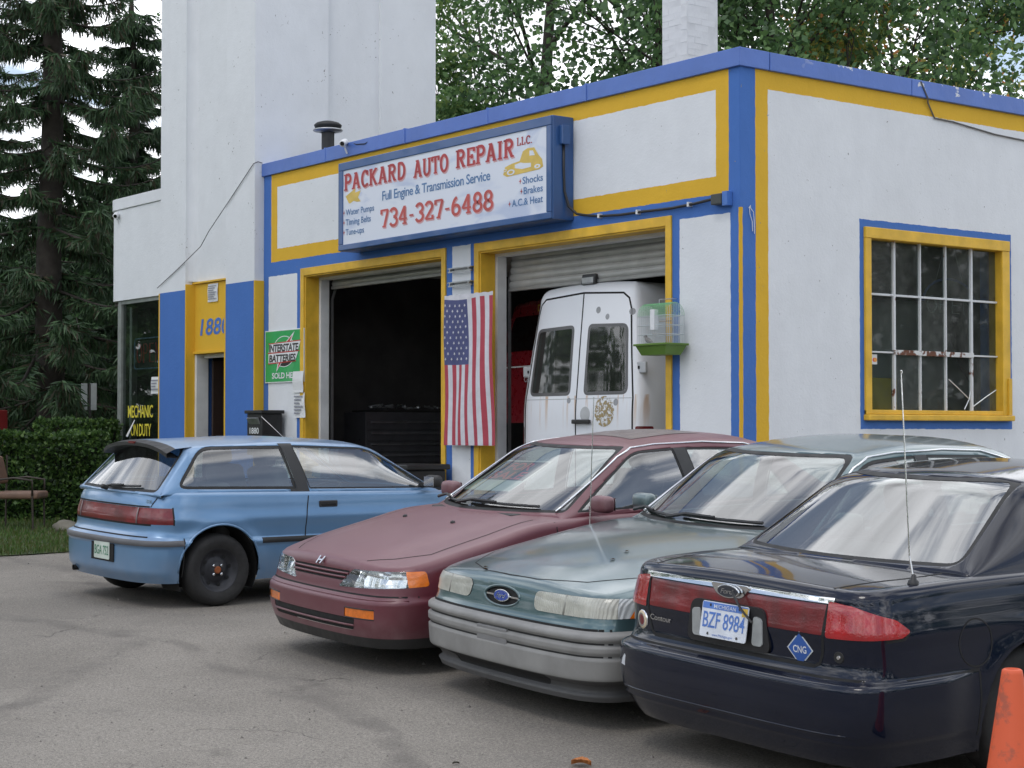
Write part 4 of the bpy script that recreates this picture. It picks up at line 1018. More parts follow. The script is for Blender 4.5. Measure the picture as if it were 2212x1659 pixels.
# neon OPEN sign in the office window and the unlit oval one in the side window
def neon(name, label, o, u, v, W, H, glass, lit):
    r = thing(name, label, 'sign', o); o, u, v = Vector(o), Vector(u), Vector(v); n = u.cross(v)
    return r, o, u, v, n
r, o, u, v, n = neon('open_sign', 'rectangular red and blue open sign hanging in the office window', (-13.20, .13, 2.44), X_, Z_, .9, .46, None, False)
M_NR = simple('red_neon_tube', (.55, .05, .06), .3); M_NB = simple('blue_neon_tube', (.16, .26, .42), .3)
pts = rrect(0, .95, 0, .46, .05, 4); pts.append(pts[0]); MB().tube([o+u*a+v*b for a, b in pts], .011, 6, cap=False).build('border_tube', M_NB, r)
MB().box((-13.17, .16, 2.47), (-12.28, .17, 2.87)).build('backing', M_BK, r)
def neon_letters(r, o, u, v, W, H, m, rad):
    G = {'O': [arc(.3, .5, .28, .48, 0, 360, 20)], 'P': [[(.08, 0), (.08, .98)]+arc(.3, .73, .25, .25, 90, -90, 10)+[(.08, .48)]], 'E': [[(.52, .98), (.08, .98), (.08, .02), (.52, .02)], [(.08, .5), (.42, .5)]], 'N': [[(.06, 0), (.06, .98), (.52, .02), (.52, .98)]]}
    x = 0
    for ch in 'OPEN':
        for pl in G[ch]: MB().tube([o+u*((x+a)*W/2.9)+v*(b*H) for a, b in pl], rad, 5, cap=False).build('letter_tube', m, r)
        x += .76
neon_letters(r, o+u*.08+v*.09, u, v, .80, .29, M_NR, .010)
r, o, u, v, n = neon('open_sign', 'unlit open sign with a blue arch hanging inside the side window', (-.5, 3.21, 2.66), (0, 1, 0), Z_, .86, .4, None, False)
neon_letters(r, o+u*.06+v*.10, u, v, .76, .18, simple('unlit_neon_glass', (.30, .31, .31), .3), .008)
MB().tube([o+u*(.43+.43*math.cos(t))+v*(.22+.25*math.sin(t)) for t in [PI*k/20 for k in range(21)]], .014, 6).build('arch_tube', simple('blue_arch_tube', (.05, .09, .34), .35), r)
for a in (.2, .66): MB().tube([o+u*a+v*.43, o+u*.43+v*1.0], .003, 4).build('hanging_chain', M_GALV, r)
# things seen through the side window
tag(B('yellow_cabinet', (-.48, 1.90, FZ), (-.14, 2.36, 2.03), simple('yellow_cabinet_paint', (.60, .42, .03), .5), bevel=.01), 'yellow steel cabinet standing inside the side window', 'cabinet')

# US flag hung by its hoist from the middle pier
def flag():
    r = thing('flag', 'United States flag hung vertically on the pier between the two bays', 'flag', (-4.19, -.1, 1.33))
    M_FR, M_FW, M_FB = (simple(n_, c, .8, var=.1, sc=8, bump=.2, bsc=200) for n_, c in (('flag_red', (.40, .055, .08)), ('flag_white', (.60, .60, .64)), ('flag_blue', (.075, .085, .20))))
    nx, nz = 78, 60; W0, z1, z0 = .905, 2.985, 1.335
    def xm(s_):   # stripes under the canton hang in tighter folds
        return .49*(s_/(7/13)) if s_ < 7/13 else .49+.51*((s_-7/13)/(6/13))
    def P_(s_, t_):
        x = -4.632+.02*t_+xm(s_)*W0*(1+.05*t_)
        y = -.10-.015*math.sin(xm(s_)*19+t_*1.4)*(.35+.65*t_)-.026*math.exp(-((xm(s_)-.60+.12*t_)/.05)**2)*(.2+t_)-.012*math.sin(t_*7+s_*5)
        z = z1+(z0-z1)*t_-.022*math.sin(PI*min(1, xm(s_)*1.35))*(1-t_)**2
        return (x, y, z)
    v, f, m = [], [], []
    for j in range(nz+1):
        for i in range(nx+1): v.append(P_(i/nx, j/nz))
    for j in range(nz):
        for i in range(nx):
            f.append((j*(nx+1)+i, j*(nx+1)+i+1, (j+1)*(nx+1)+i+1, (j+1)*(nx+1)+i)); k = i//6
            m.append(2 if (k < 7 and j < nz*.45) else (0 if k % 2 == 0 else 1))
    mk('cloth', v, f, [M_FR, M_FW, M_FB], r, True, m)
    hv, hf = [], []
    for i in range(nx+1):
        p = P_(i/nx, 0); hv += [p, (p[0], p[1], 3.025+.004*math.sin(i*.6))]
    for i in range(nx): hf.append((2*i, 2*i+2, 2*i+3, 2*i+1))
    mk('header_tape', hv, hf, M_FW, r, True)
    for row in range(9):
        for col in range(6 if row % 2 == 0 else 5):
            s_ = (7/13)*((row+.75)/9.5); t_ = .45*((col+(.55 if row % 2 == 0 else 1.05))/6.1); c = Vector(P_(s_, t_)); st = []
            for k in range(10):
                a = -PI/2+PI*k/5+PI; rr = .021 if k % 2 == 0 else .0085; st.append((c.x+rr*math.cos(a), c.y-.006, c.z-rr*math.sin(a)*1.05))
            sb = MB()
            for k in range(10): sb.face([(c.x, c.y-.006, c.z), st[k], st[(k+1) % 10]])
            sb.build('star', M_FW, r)
flag()

# birdcage hanging at the right edge of the bay, with a small bird
def birdcage():
    r = thing('birdcage', 'wire birdcage with a green roof and tray hung beside the white van', 'birdcage', (-.89, -.2, 2.22)); x0, x1, y0, y1 = -1.10, -.70, -.30, -.06
    M_TRAY = simple('green_plastic_tray', (.10, .19, .025), .45); M_WIRE = simple('pale_cage_wire', (.55, .60, .62), .4, m=.4); M_TOPG = simple('green_cage_wire', (.18, .45, .22), .4)
    tr = MB(); pr = [(x0-.02, y0-.02, 2.325), (x1+.02, y0-.02, 2.325), (x1+.02, y1+.02, 2.325), (x0-.02, y1+.02, 2.325)]; lo = [(x0+.03, y0+.02, 2.225), (x1-.03, y0+.02, 2.225), (x1-.03, y1-.02, 2.225), (x0+.03, y1-.02, 2.225)]
    tr.v = pr+lo; tr.f = [(0, 1, 5, 4), (1, 2, 6, 5), (2, 3, 7, 6), (3, 0, 4, 7), (4, 5, 6, 7)]; tr.m = [0]*5
    tr.build('tray', M_TRAY, r); MB().box((x0-.03, y0-.035, 2.315), (x1+.03, y0-.015, 2.335)).box((x0-.03, y1+.015, 2.315), (x1+.03, y1+.035, 2.335)).box((x0-.03, y0-.015, 2.315), (x0-.01, y1+.015, 2.335)).box((x1+.01, y0-.015, 2.315), (x1+.03, y1+.015, 2.335)).build('tray_rim', M_TRAY, r, bevel=.004)
    def arch(x, m, rad, nm):
        pts = [(x, y0, 2.33), (x, y0, 2.60)]+[(x, (y0+y1)/2-(y1-y0)/2*math.cos(t), 2.60+.125*math.sin(t)) for t in [PI*k/12 for k in range(1, 12)]]+[(x, y1, 2.60), (x, y1, 2.33)]
        return pts
    w = MB(); wg = MB(); n = 24
    for k in range(n+1):
        x = x0+(x1-x0)*k/n; p = arch(x, None, 0, ''); w.tube(p[:2], .0022, 4, cap=False); w.tube(p[-2:], .0022, 4, cap=False); wg.tube(p[1:-1], .0022, 4, cap=False)
    for k in range(11):
        y = y0+(y1-y0)*k/10; h = 2.60+.125*math.sqrt(max(0, 1-((k/10-.5)*2)**2))
        for x in (x0, x1): w.tube([(x, y, 2.33), (x, y, h)], .0022, 4, cap=False)
    for z in (2.42, 2.60, 2.51): w.tube([(x0, y0, z), (x1, y0, z), (x1, y1, z), (x0, y1, z), (x0, y0, z)], .003, 4, cap=False)
    tag(w.build('wire_bars', M_WIRE, r), kind='stuff'); tag(wg.build('roof_wires', M_TOPG, r), kind='stuff')
    for z, a in ((2.43, .0), (2.55, .1)): MB().tube([(x0+.1+a, -.2, z), (x1-.12+a*.5, -.16, z)], .006, 6).build('perch', simple('perch_wood', (.35, .24, .14), .7), r)
    MB().box((x1-.22, y0-.005, 2.46), (x1-.16, y0+.05, 2.66)).build('feeder', simple('feeder_white', (.72, .73, .74), .4), r, bevel=.006)
    MB().tube([((x0+x1)/2, -.2, 2.725), ((x0+x1)/2, -.2, 2.76), ((x0+x1)/2+.02, -.10, 2.77), ((x0+x1)/2+.03, -.005, 2.775)], .005, 5).build('hook', M_GALV, r)
    # finch
    bb = bmesh.new(); bmesh.ops.create_uvsphere(bb, u_segments=16, v_segments=12, radius=1.0)
    for q in bb.verts:
        x, y, z = q.co
        t_ = x; wx = .030*(1-.35*max(0, t_)); q.co = Vector((.052*x-(.035*max(0, -x)**3), .024*y*(1-.25*max(0, -x)), .026*z*(1-.35*max(0, -x))+.012*max(0, x)**2))
    hd = bmesh.ops.create_uvsphere(bb, u_segments=12, v_segments=8, radius=.018)
    for q in hd['verts']: q.co += Vector((.052, 0, .026))
    bk = bmesh.ops.create_cone(bb, segments=8, radius1=.006, radius2=.0005, depth=.016)
    for q in bk['verts']: q.co = Matrix.Rotation(PI/2, 3, 'Y') @ q.co+Vector((.074, 0, .026))
    tl = bmesh.ops.create_cube(bb, size=1)
    for q in tl['verts']: q.co = Vector((q.co.x*.06-.09, q.co.y*.016, q.co.z*.004-.004))
    me = bpy.data.meshes.new('bird'); bb.to_mesh(me); bb.free(); me.polygons.foreach_set('use_smooth', [True]*len(me.polygons)); me.materials.append(simple('grey_brown_plumage', (.16, .13, .11), .8, var=.4, sc=40))
    o = bpy.data.objects.new('bird', me); link(o); o.location = (-1.04, -.22, 2.372); o.rotation_euler = (0, -.25, PI*.95); tag(o, 'small grey brown bird sitting on the floor of the birdcage', 'bird')
birdcage()
def dist2(x, z, cx, cz): return math.hypot(x-cx, z-cz)
def flare(x, z, axles, zc, r, amp):
    k = 0
    for a in axles:
        d = dist2(x, z, a, zc); k = max(k, amp*math.exp(-((d-r)/.075)**2) if d > r else amp)
    return k
def arches(b, axles, zc, r, front_poly=None):
    for a in axles:
        for s in (1, -1): b.side(circ(a, zc, r), 'void', s, nmin=.25, only=None)
def open_cabin(b, poly): b.top(poly, 'void', only=None, nmin=.3)
def lamp_poly(b, pts, d, name, r=.02, only=('',), nmin=.05):
    d = Vector(d).normalized(); u = Vector((0, 0, 1)).cross(d).normalized(); v = d.cross(u)
    p = rpoly(ccw([(Vector(q).dot(u), Vector(q).dot(v)) for q in pts]), r, 5)
    return b.region(p, u, v, name, d, nmin=nmin, only=only)
def shadow_pan(root, xr, xf, hw, z=.20): MB().box((xr, -hw, z), (xf, hw, z+.03)).build('underbody', M_UNDER, root, local=True)
def surf_tube(b, pts, d, r, name, m, parent, lift=0.0, n=6):
    H = []
    for p in pts:
        l, nn = b.hit(Vector(p)+Vector(d)*2, -Vector(d))
        if l is not None: H.append(l+nn*lift)
    return MB().tube(H, r, n).build(name, m, parent, smooth=True, local=True)
def sweep(a, b_, n): return [tuple(Vector(a).lerp(Vector(b_), k/n)) for k in range(n+1)]
M_IVORY = simple('upholstery_light', (.30, .29, .27), .85)
oval = lambda rx, rz, n=28: [(rx*math.cos(2*PI*k/n), rz*math.sin(2*PI*k/n)) for k in range(n)]

# ================================================================== pale blue hatchback
def blue_hatchback():
    root = car_root('hatchback_car', 'faded light blue three-door hatchback with black steel wheels, seen from behind', -1.913, -3.591, 92, 0.0)
    pm = paint('light_blue_metallic', (.125, .25, .42), .34, .35, .7, .10, .22, (.36, .38, .42), fade_sheen=.25, fade_sheen_col=(.42, .52, .68))  # pale top tone: faded paint with sky reflection painted in
    ax, zc, ar = (-1.275, 1.23), .30, .355
    def dp(x, y, z):
        k = flare(x, z, ax, zc, ar, .020)
        if x < -1.62 and z < .56: k += .045*sm(-1.60, -1.70, x) if False else .04*(1-sm(-1.72, -1.62, x))
        if .495 < z < .545: k += .016
        k += .012*math.exp(-((z-.70)/.05)**2)
        return k
    b = body_shell(dict(plan=[(2.03, 0), (2.0, .35), (1.92, .6), (1.68, .77), (1.2, .825), (.4, .84), (-.6, .84), (-1.2, .834), (-1.62, .808), (-1.80, .72), (-1.875, .53), (-1.90, .27), (-1.905, 0)],
        sW=[(.16, .93), (.3, .975), (.45, 1), (.62, 1.0), (.8, .982), (.96, .945)], dF=[(.15, -.05), (.4, 0), (.7, -.1)], dR=[(.2, .05), (.3, 0), (.56, 0), (.60, .03), (.80, .05), (.96, .12)],
        H=[(2.03, .66), (1.7, .76), (1.2, .86), (.95, .895), (0, .915), (-1.0, .93), (-1.6, .935), (-1.9, .925)], crown=.02, round=.04, z0=.20, zm=.80, disp=dp, rs=.6))
    b.tree()
    arches(b, ax, zc, ar)
    open_cabin(b, rpoly([(.95, -.66), (.95, .66), (-1.68, .66), (-1.68, -.66)], .1))
    # tail lamp band, bumper, rubbing strip
    b.side([(-2.1, .665), (-1.672, .665), (-1.672, .795), (-2.1, .795)], 'lamp_band')
    b.side([(-2.1, .12), (-1.60, .12), (-1.60, .56), (-2.1, .56)], 'bumper')
    b.side([(-2.1, .497), (-1.60, .497), (-1.60, .543), (-2.1, .543)], 'bstrip', only=('bumper',))
    b.side([(1.55, .12), (2.2, .12), (2.2, .56), (1.55, .56)], 'fbumper')
    for s in (1, -1):
        b.side([(-.495, .22), (.93, .22), (1.0, .5), (.98, .915), (-.43, .915), (-.47, .7)], 'door%d' % s, s, only=('',))
        b.side([(-.9, .497), (.9, .497), (.9, .543), (-.9, .543)], 'strip%d' % s, s, only=('', 'door%d' % s))
    pb = b.emit('', 'body', pm, root)
    b.emit('bumper', 'rear_bumper', pm, root); b.emit('fbumper', 'front_bumper', pm, root); M_STR = simple('grey_bumper_strip', (.10, .10, .105), .5)
    b.emit('bstrip', 'bumper_strip', M_STR, root)
    for s in (1, -1):
        d = b.emit('door%d' % s, 'door', pm, root); b.emit('strip%d' % s, 'side_moulding', M_RUB, root)
        gap(b, [(-.497, 0, .23), (-.47, 0, .7), (-.43, 0, .905)], (0, s, 0), .008, 'door_gap', M_GAP, d)
        l, n = b.hit((-.245, s*2, .798), (0, -s, 0))
        MB().box((-.338, l.y-.008*s if s > 0 else l.y-.010, .772), (-.155, l.y+.010 if s > 0 else l.y+.008, .828)).build('handle', M_BLKP, d, local=True, bevel=.012)
        MB().box((-.322, l.y-.012 if s < 0 else l.y, .784), (-.172, l.y if s < 0 else l.y+.012, .806)).build('handle_recess', M_GAP, d, local=True, bevel=.006)
    b.emit('lamp_band', 'tail_light_band', M_RED, root, off=-.002, back=(.03, 0, 0), backmat=M_UNDER, backname='lamp_housing')
    # grey dividers of the lamp band
    M_DIV = simple('lamp_divider', (.23, .19, .19), .4)
    for y in (-.50, .50):
        surf_tube(b, [(-3, y, .668), (-3, y, .73), (-3, y, .792)], (-1, 0, 0), .007, 'lamp_divider', M_DIV, root, .002, 4)
    gap(b, [(-3, .62, .803), (-3, -.62, .803)], (-1, 0, 0), .01, 'lamp_surround', M_GAP, root)
    gap(b, [(-3, .66, .660), (-3, -.66, .660)], (-1, 0, 0), .012, 'lamp_surround', M_GAP, root)
    gap(b, [(-3, .66, .565), (-3, -.66, .565)], (-1, 0, 0), .010, 'bumper_gap', M_GAP, root)
    for s in (1, -1): gap(b, [(-3, s*.63, .80), (-3, s*.655, .86), (-3, s*.66, .90)], (-1, 0, 0), .009, 'tailgate_gap', M_GAP, root)
    for s in (1, -1):
        gap(b, [(-1.60, 0, .25), (-1.60, 0, .56)], (0, s, 0), .007, 'bumper_gap', M_GAP, root)
        l_ = [(-1.672, 0, .66), (-1.672, 0, .80)]; gap(b, l_, (0, s, 0), .010, 'lamp_surround', M_GAP, root)
    # arch lips
    for a in ax:
        for s in (1, -1):
            pts = [(a+ar*math.cos(t), 0, zc+ar*math.sin(t)) for t in [PI*(-.02)+PI*1.04*k/24 for k in range(25)]]
            surf_tube(b, [(p[0]+(p[0]-a)*.02, 0, p[2]+.007) for p in pts], (0, s, 0), .010, 'arch_lip', pm, root, -.004)
    wells(root, ax, ar+.012, .79, zc)
    c = cabin_shell(dict(C=[(1.15, .885), (.38, 1.305), (-.5, 1.352), (-1.50, 1.315), (-1.835, .90)], R=[(1.0, .70, .875), (.30, .60, 1.275), (-.5, .605, 1.315), (-1.43, .59, 1.275), (-1.775, .685, .895)],
        B=[(1.03, .745, .865), (.30, .775, .885), (-.5, .782, .895), (-1.43, .765, .905), (-1.75, .725, .895)], fr=[(.16, .22), (.3, .3), (.14, .10)], bow=.02, corner=.22))
    c.tree()
    qw = rpoly([(-1.63, .945), (-.525, .925), (-.60, 1.285), (-1.36, 1.28)], [.10, .02, .03, .12]); dw = rpoly([(-.40, .925), (.95, .905), (.27, 1.262), (-.50, 1.287)], [.02, .02, .10, .03])
    for s in (1, -1):
        c.side(qw, 'qtrim%d' % s, s, nmin=.2); c.side(inset(qw, .024), 'qglass%d' % s, s, nmin=.2, only=('qtrim%d' % s,))
        c.side(dw, 'dtrim%d' % s, s, nmin=.2); c.side(inset(dw, .014), 'dglass%d' % s, s, nmin=.2, only=('dtrim%d' % s,))
        c.side([(-.585, .90), (-.40, .90), (-.485, 1.30), (-.615, 1.30)], 'bpost%d' % s, s, nmin=.2)
    ws = rpoly([(-.68, .90), (.68, .90), (.555, 1.275), (-.555, 1.275)], .05); c.front(ws, 'ws_trim', 1, nmin=.15); c.front(inset(ws, .02), 'ws', 1, nmin=.15, only=('ws_trim',))
    rw = rpoly([(-.655, .915), (.655, .915), (.545, 1.285), (-.545, 1.285)], [.05, .05, .09, .09]); c.front(rw, 'rw_trim', -1, nmin=.12); c.front(inset(rw, .022), 'rw', -1, nmin=.12, only=('rw_trim',))
    roof = c.emit('', 'roof', [pm, M_INT], root, solid=.025)
    for s in (1, -1):
        c.emit('qtrim%d' % s, 'window_seal', M_RUB, root, -.003); c.emit('qglass%d' % s, 'quarter_window', M_CGLASS, root, -.006)
        c.emit('dtrim%d' % s, 'window_seal', M_RUB, root, -.003); c.emit('dglass%d' % s, 'door_window', M_CGLASS, root, -.006); c.emit('bpost%d' % s, 'black_post', M_BLKP, root, .001)
    c.emit('ws_trim', 'window_seal', M_RUB, root, -.002); c.emit('ws', 'windscreen', M_CGLASS, root, -.004)
    c.emit('rw_trim', 'window_seal', M_RUB, root, -.002); c.emit('rw', 'rear_window', M_CGLASSD, root, -.004)
    # spoiler over the hatch glass
    sp = MB(); rows = []
    for k in range(17):
        y = -.565+1.13*k/16; g = abs(y/.565); e = 1-g**5*.45; zt = c.hit((-1.40, y, 3), (0, 0, -1))[0].z+.004; rows.append([(-1.40, y, zt), (-1.55, y, zt-.004-.010*g**3), (-1.60-.045*e, y*.985, zt-.022-.030*g**4), (-1.60-.045*e, y*.985, zt-.050-.036*g**4), (-1.50, y*.985, zt-.062-.03*g**3)])
    for k in range(16):
        for q in range(4): sp.face([rows[k][q], rows[k+1][q], rows[k+1][q+1], rows[k][q+1]], 0 if q == 0 else 1)
    sp_o = sp.build('roof_spoiler', [pm, M_BLKP], root, smooth=True, local=True)
    MB().box((-1.653, -.05, 1.288), (-1.635, .05, 1.306)).build('brake_light', M_RED, sp_o, local=True)
    wiper(c, root, .02, .93, -.42, .95, -1)
    MB().lathe([(.02, 0), (.02, .05), (.012, .06), (0.001, .06)], (-1.86, .0, .925), (-1, 0, .3), 10).build('wiper_hub', M_BLKP, root, local=True)
    MB().tube([(-1.48, .42, 1.33), (-1.40, .44, 1.47)], [.009, .004], 5).build('roof_aerial', simple('aerial_grey', (.5, .48, .45), .5), root, local=True)
    # plate in its recess, exhaust, wheels, inside
    lp, n = b.hit((-3, -.10, .43), (1, 0, 0))
    MB().box((lp.x-.004, -.30, .345), (lp.x+.03, .09, .512)).build('plate_recess', M_GAP, root, local=True)
    plate(root, (lp.x-.008, -.11, .432), (0, -1, 0), (0, 0, 1), (-1, 0, 0), 'BGA 752', simple('green_white_plate', (.55, .62, .55), .5), simple('plate_green', (.05, .22, .12), .5), W=.27, H=.145)
    MB().lathe([(.055, 0), (.06, .03), (.06, .40), (.05, .43), (0.001, .43)], (-1.62, -.55+.35, .27), (0, -1, 0), 16).build('muffler', M_GALV, root, smooth=True, local=True)
    MB().tube([(-1.6, .45, .25), (-1.93, .46, .235)], .024, 10, cap=False).build('tail_pipe', M_UNDER, root, local=True)
    rimm = simple('black_steel_rim', (.030, .031, .036), .5, m=.3, var=.3, sc=10)
    for a in ax:
        for s in (1, -1):
            w = wheel(root, a, s*.735, .292, .185, .185, rim_mat=rimm)
            for k in range(4):
                t = PI/4+k*PI/2; MB().lathe([(.013, 0), (.013, .022), (.008, .026), (0.001, .026)], (.05*math.cos(t), s*.042, .05*math.sin(t)), (0, s, 0), 6).build('lug_nut', M_CHROME, w, local=True)
            MB().lathe([(.030, 0), (.030, .02), (.022, .025), (0.001, .025)], (0, s*.043, 0), (0, s, 0), 14).build('hub_cap', simple('rusty_hub', (.25, .07, .02), .8), w, local=True)
            for k in range(8):
                t = k*PI/4+.2; MB().lathe([(.017, 0), (0.001, .001)], (.122*math.cos(t), s*.0335, .122*math.sin(t)), (0, s, 0), 10).build('vent_hole', M_GAP, w, local=True)
    shadow_pan(root, -1.72, 1.8, .70, .22)
    interior(root, .78, -1.35, .86, .70)
    mirror(root, .80, .80, .97, M_BLKP); mirror(root, .80, -.80, .97, M_BLKP)
    lb, n = b.hit((-3, -.60, .845), (1, 0, 0))
    put('badge', text2d('DX', .01), M_CHROME, root, (lb.x-.012, -.575, .83), (0.2, -.98, 0), (0, 0, 1), W=.07, H=.04, local=True)
    return root
blue_hatchback()

# ================================================================== maroon sedan
def ford_oval(root, o, u, v, nrm, rx, rz, blue):
    o, u, v, nrm = Vector(o), Vector(u).normalized(), Vector(v).normalized(), Vector(nrm).normalized()
    e = MB(); e.prism(oval(rx, rz), o, u, v, nrm, .010); p = e.build('badge', M_CHROME, root, local=True, bevel=.002)
    MB().prism(oval(rx*.90, rz*.84), o+nrm*.0098, u, v, nrm, .0015).build('badge_field', blue, p, local=True)
    put('badge_script', text2d('Ford', .008, .92, .35), M_CHROME, p, o+nrm*.0125-u*rx*.62-v*rz*.36, u, v, W=rx*1.22, H=rz*1.05, local=True)
def maroon_sedan():
    root = car_root('sedan_car', 'faded maroon sedan with a for sale sign behind its windscreen', 1.975, -3.348, -93, SLY)
    pm = paint('oxidised_maroon', (.105, .013, .024), .44, .0, .45, .28, .18, (.36, .27, .27), fade_sheen=.42, fade_sheen_col=(.19, .075, .088))  # pale hood and roof tone: oxidation plus painted-in sky reflection
    ax, zc, ar = (1.36, -1.355), .30, .35
    def dp(x, y, z):
        k = flare(x, z, ax, zc, ar, .012)
        if x > 1.75: k += .014*(1-sm(.455, .485, z))*sm(1.75, 1.95, x)
        if x < -1.75: k += .02*(1-sm(.50, .53, z))
        return k
    b = body_shell(dict(plan=[(2.36, 0), (2.354, .28), (2.332, .53), (2.272, .73), (2.11, .856), (1.7, .888), (.8, .89), (-.6, .89), (-1.5, .87), (-2.0, .80), (-2.22, .6), (-2.29, .3), (-2.30, 0)],
        sW=[(.15, .93), (.3, .975), (.5, 1), (.65, .995), (.8, .97), (.97, .93)], dF=[(.15, -.06), (.25, -.02), (.34, 0), (.455, -.006), (.48, -.03), (.56, -.055), (.64, -.09), (.70, -.12)], dR=[(.2, .06), (.35, 0), (.5, 0), (.9, .12)],
        H=[(2.36, .665), (2.28, .682), (2.15, .715), (1.85, .785), (1.5, .85), (1.1, .918), (.6, .935), (-.5, .945), (-1.4, .96), (-1.8, .965), (-2.3, .93)], crown=lambda x: .045+.03*sm(1.0, 2.2, x), round=.05, z0=.17, zm=.60, disp=dp, rs=.55,
        hump=lambda x, y: .010*sm(.9, 1.5, x)*(1-sm(2.0, 2.3, x))*(1-sm(.40, .62, abs(y)))))
    b.tree(); arches(b, ax, zc, ar)
    open_cabin(b, rpoly([(1.02, -.60), (1.02, .60), (-1.4, .66), (-1.4, -.66)], .1))
    for s in (1, -1):
        lamp_poly(b, [(2.31, s*.285, .522), (1.98, s*.86, .553), (2.0, s*.85, .645), (2.24, s*.385, .637)], (.80, s*.60, 0), 'lamp%d' % s, .022)
        lamp_poly(b, [(2.06, s*.80, .50), (1.9, s*.95, .50), (1.9, s*.95, .70), (2.10, s*.77, .70)], (.80, s*.60, 0), 'amb%d' % s, .012, only=('lamp%d' % s,))
        b.front(rrect(min(s*.44, s*.705), max(s*.44, s*.705), .352, .412, .012), 'turn%d' % s, 1)
    b.front(rpoly([(-.325, .560), (.325, .560), (.375, .622), (-.375, .622)], .02), 'grille', 1)
    b.front(rpoly([(-.52, .275), (.52, .275), (.545, .352), (-.545, .352)], .022), 'intake', 1)
    b.side([(1.5, .1), (2.5, .1), (2.5, .235), (1.5, .235)], 'lip')
    b.side([(1.72, .235), (2.5, .235), (2.5, .515), (1.72, .50)], 'bumper')
    b.top(rpoly([(1.10, .70), (1.10, -.70), (1.9, -.735), (2.2, -.46), (2.285, 0), (2.2, .46), (1.9, .735)], .08), 'hood', nmin=.35)
    for s in (1, -1):
        b.side([(-.22, .22), (.95, .22), (1.02, .5), (1.0, .90), (-.18, .90)], 'door%d' % s, s); b.side([(-1.1, .5), (-.9, .22), (-.23, .22), (-.19, .90), (-1.05, .90)], 'rdoor%d' % s, s)
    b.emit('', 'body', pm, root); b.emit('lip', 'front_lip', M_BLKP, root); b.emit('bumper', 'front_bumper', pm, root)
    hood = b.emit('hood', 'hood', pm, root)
    for s in (1, -1):
        for nm in ('door', 'rdoor'):
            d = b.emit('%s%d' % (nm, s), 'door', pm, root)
        gap(b, [(-.2, 0, .24), (-.2, 0, .88)], (0, s, 0), .008, 'door_gap', M_GAP, root); gap(b, [(1.02, 0, .3), (1.02, 0, .88)], (0, s, 0), .008, 'door_gap', M_GAP, root)
        lm = b.emit('lamp%d' % s, 'headlight', M_LCLEAR, root, .002, back=(-.055, -s*.03, 0), backmat=M_REFL)
        b.emit('amb%d' % s, 'side_indicator', M_AMBER, root, .002, back=(-.03, -s*.03, 0), backmat=M_UNDER, backname='lamp_housing')
        b.emit('turn%d' % s, 'bumper_indicator', M_AMBER, root, -.004, back=(-.03, 0, 0), backmat=M_UNDER, backname='lamp_housing')
        gap(b, [(1.10, s*.70, 3), (1.5, s*.722, 3), (1.9, s*.735, 3), (2.08, s*.60, 3), (2.2, s*.46, 3)], (0, 0, 1), .007, 'hood_gap', M_GAP, root)
        surf_tube(b, [(3, s*(.44+.265*k/8), .352) for k in range(9)], (1, 0, 0), .004, 'lamp_rim', M_BLKP, root, 0, 4)
        surf_tube(b, [(3, s*(.44+.265*k/8), .412) for k in range(9)], (1, 0, 0), .004, 'lamp_rim', M_BLKP, root, 0, 4)
    g = b.emit('grille', 'grille', M_GAP, root, -.004, back=(-.05, 0, 0), backmat=M_GAP, backname='grille_depth')
    for z, w in ((.578, .345), (.602, .36)): surf_tube(b, [(3, -w+2*w*k/16, z) for k in range(17)], (1, 0, 0), .0075, 'grille_bar', pm, g, .004, 6)
    ik = b.emit('intake', 'bumper_intake', M_GAP, root, -.004, back=(-.06, 0, 0), backmat=M_GAP, backname='intake_depth')
    surf_tube(b, [(3, -.53+1.06*k/16, .305) for k in range(17)], (1, 0, 0), .007, 'intake_bar', pm, ik, .001, 6)
    gap(b, [(3, -.86, .492), (3, .86, .492)], (1, 0, 0), .008, 'bumper_gap', M_GAP, root)
    surf_tube(b, [(3, -.85+1.7*k/24, .470) for k in range(25)], (1, 0, 0), .006, 'bumper_crease', pm, root, .0, 6)
    # H badge above the grille
    l, n = b.hit((3, 0, .652), (-1, 0, 0)); l = l if l is not None else Vector((2.27, 0, .655)); n = Vector((.75, 0, .66)); v_ = Vector((-.66, 0, .75)); u_ = Vector((0, 1, 0)); l = Vector((l.x+.004, 0, .655))
    hb = MB()
    for sg in (1, -1): hb.prism([(sg*.030, -.028), (sg*.017, -.028), (sg*.022, .030), (sg*.037, .030)], l, u_, v_, n, .010)
    hb.prism([(-.02, -.005), (.02, -.005), (.02, .006), (-.02, .006)], l, u_, v_, n, .009)
    hb.build('hood_badge', M_CHROME, root, local=True)
    for y in (-.33, .28):
        l, n = b.hit((1.45, y, 3), (0, 0, -1)); MB().lathe([(.018, 0), (.014, .012), (0.001, .016)], l, n, 8).build('washer_jet', M_BLKP, hood, local=True)
    wells(root, ax, ar+.01, .83, zc)
    c = cabin_shell(dict(C=[(1.20, .905), (.36, 1.355), (-.45, 1.415), (-1.10, 1.355), (-1.72, .955)], R=[(.93, .72, .895), (.27, .61, 1.315), (-.45, .62, 1.365), (-1.02, .60, 1.31), (-1.60, .70, .95)],
        B=[(.96, .785, .875), (.27, .82, .895), (-.45, .822, .905), (-1.02, .81, .915), (-1.58, .75, .94)], fr=[(.18, .22), (.3, .3), (.25, .15)], bow=.02, corner=.24))
    c.tree()
    ws = rpoly([(-.735, .925), (.735, .925), (.565, 1.330), (-.565, 1.330)], [.03, .03, .07, .07]); c.front(ws, 'ws_trim', 1, nmin=.13); c.front(inset(ws, .016), 'ws', 1, nmin=.13, only=('ws_trim',))
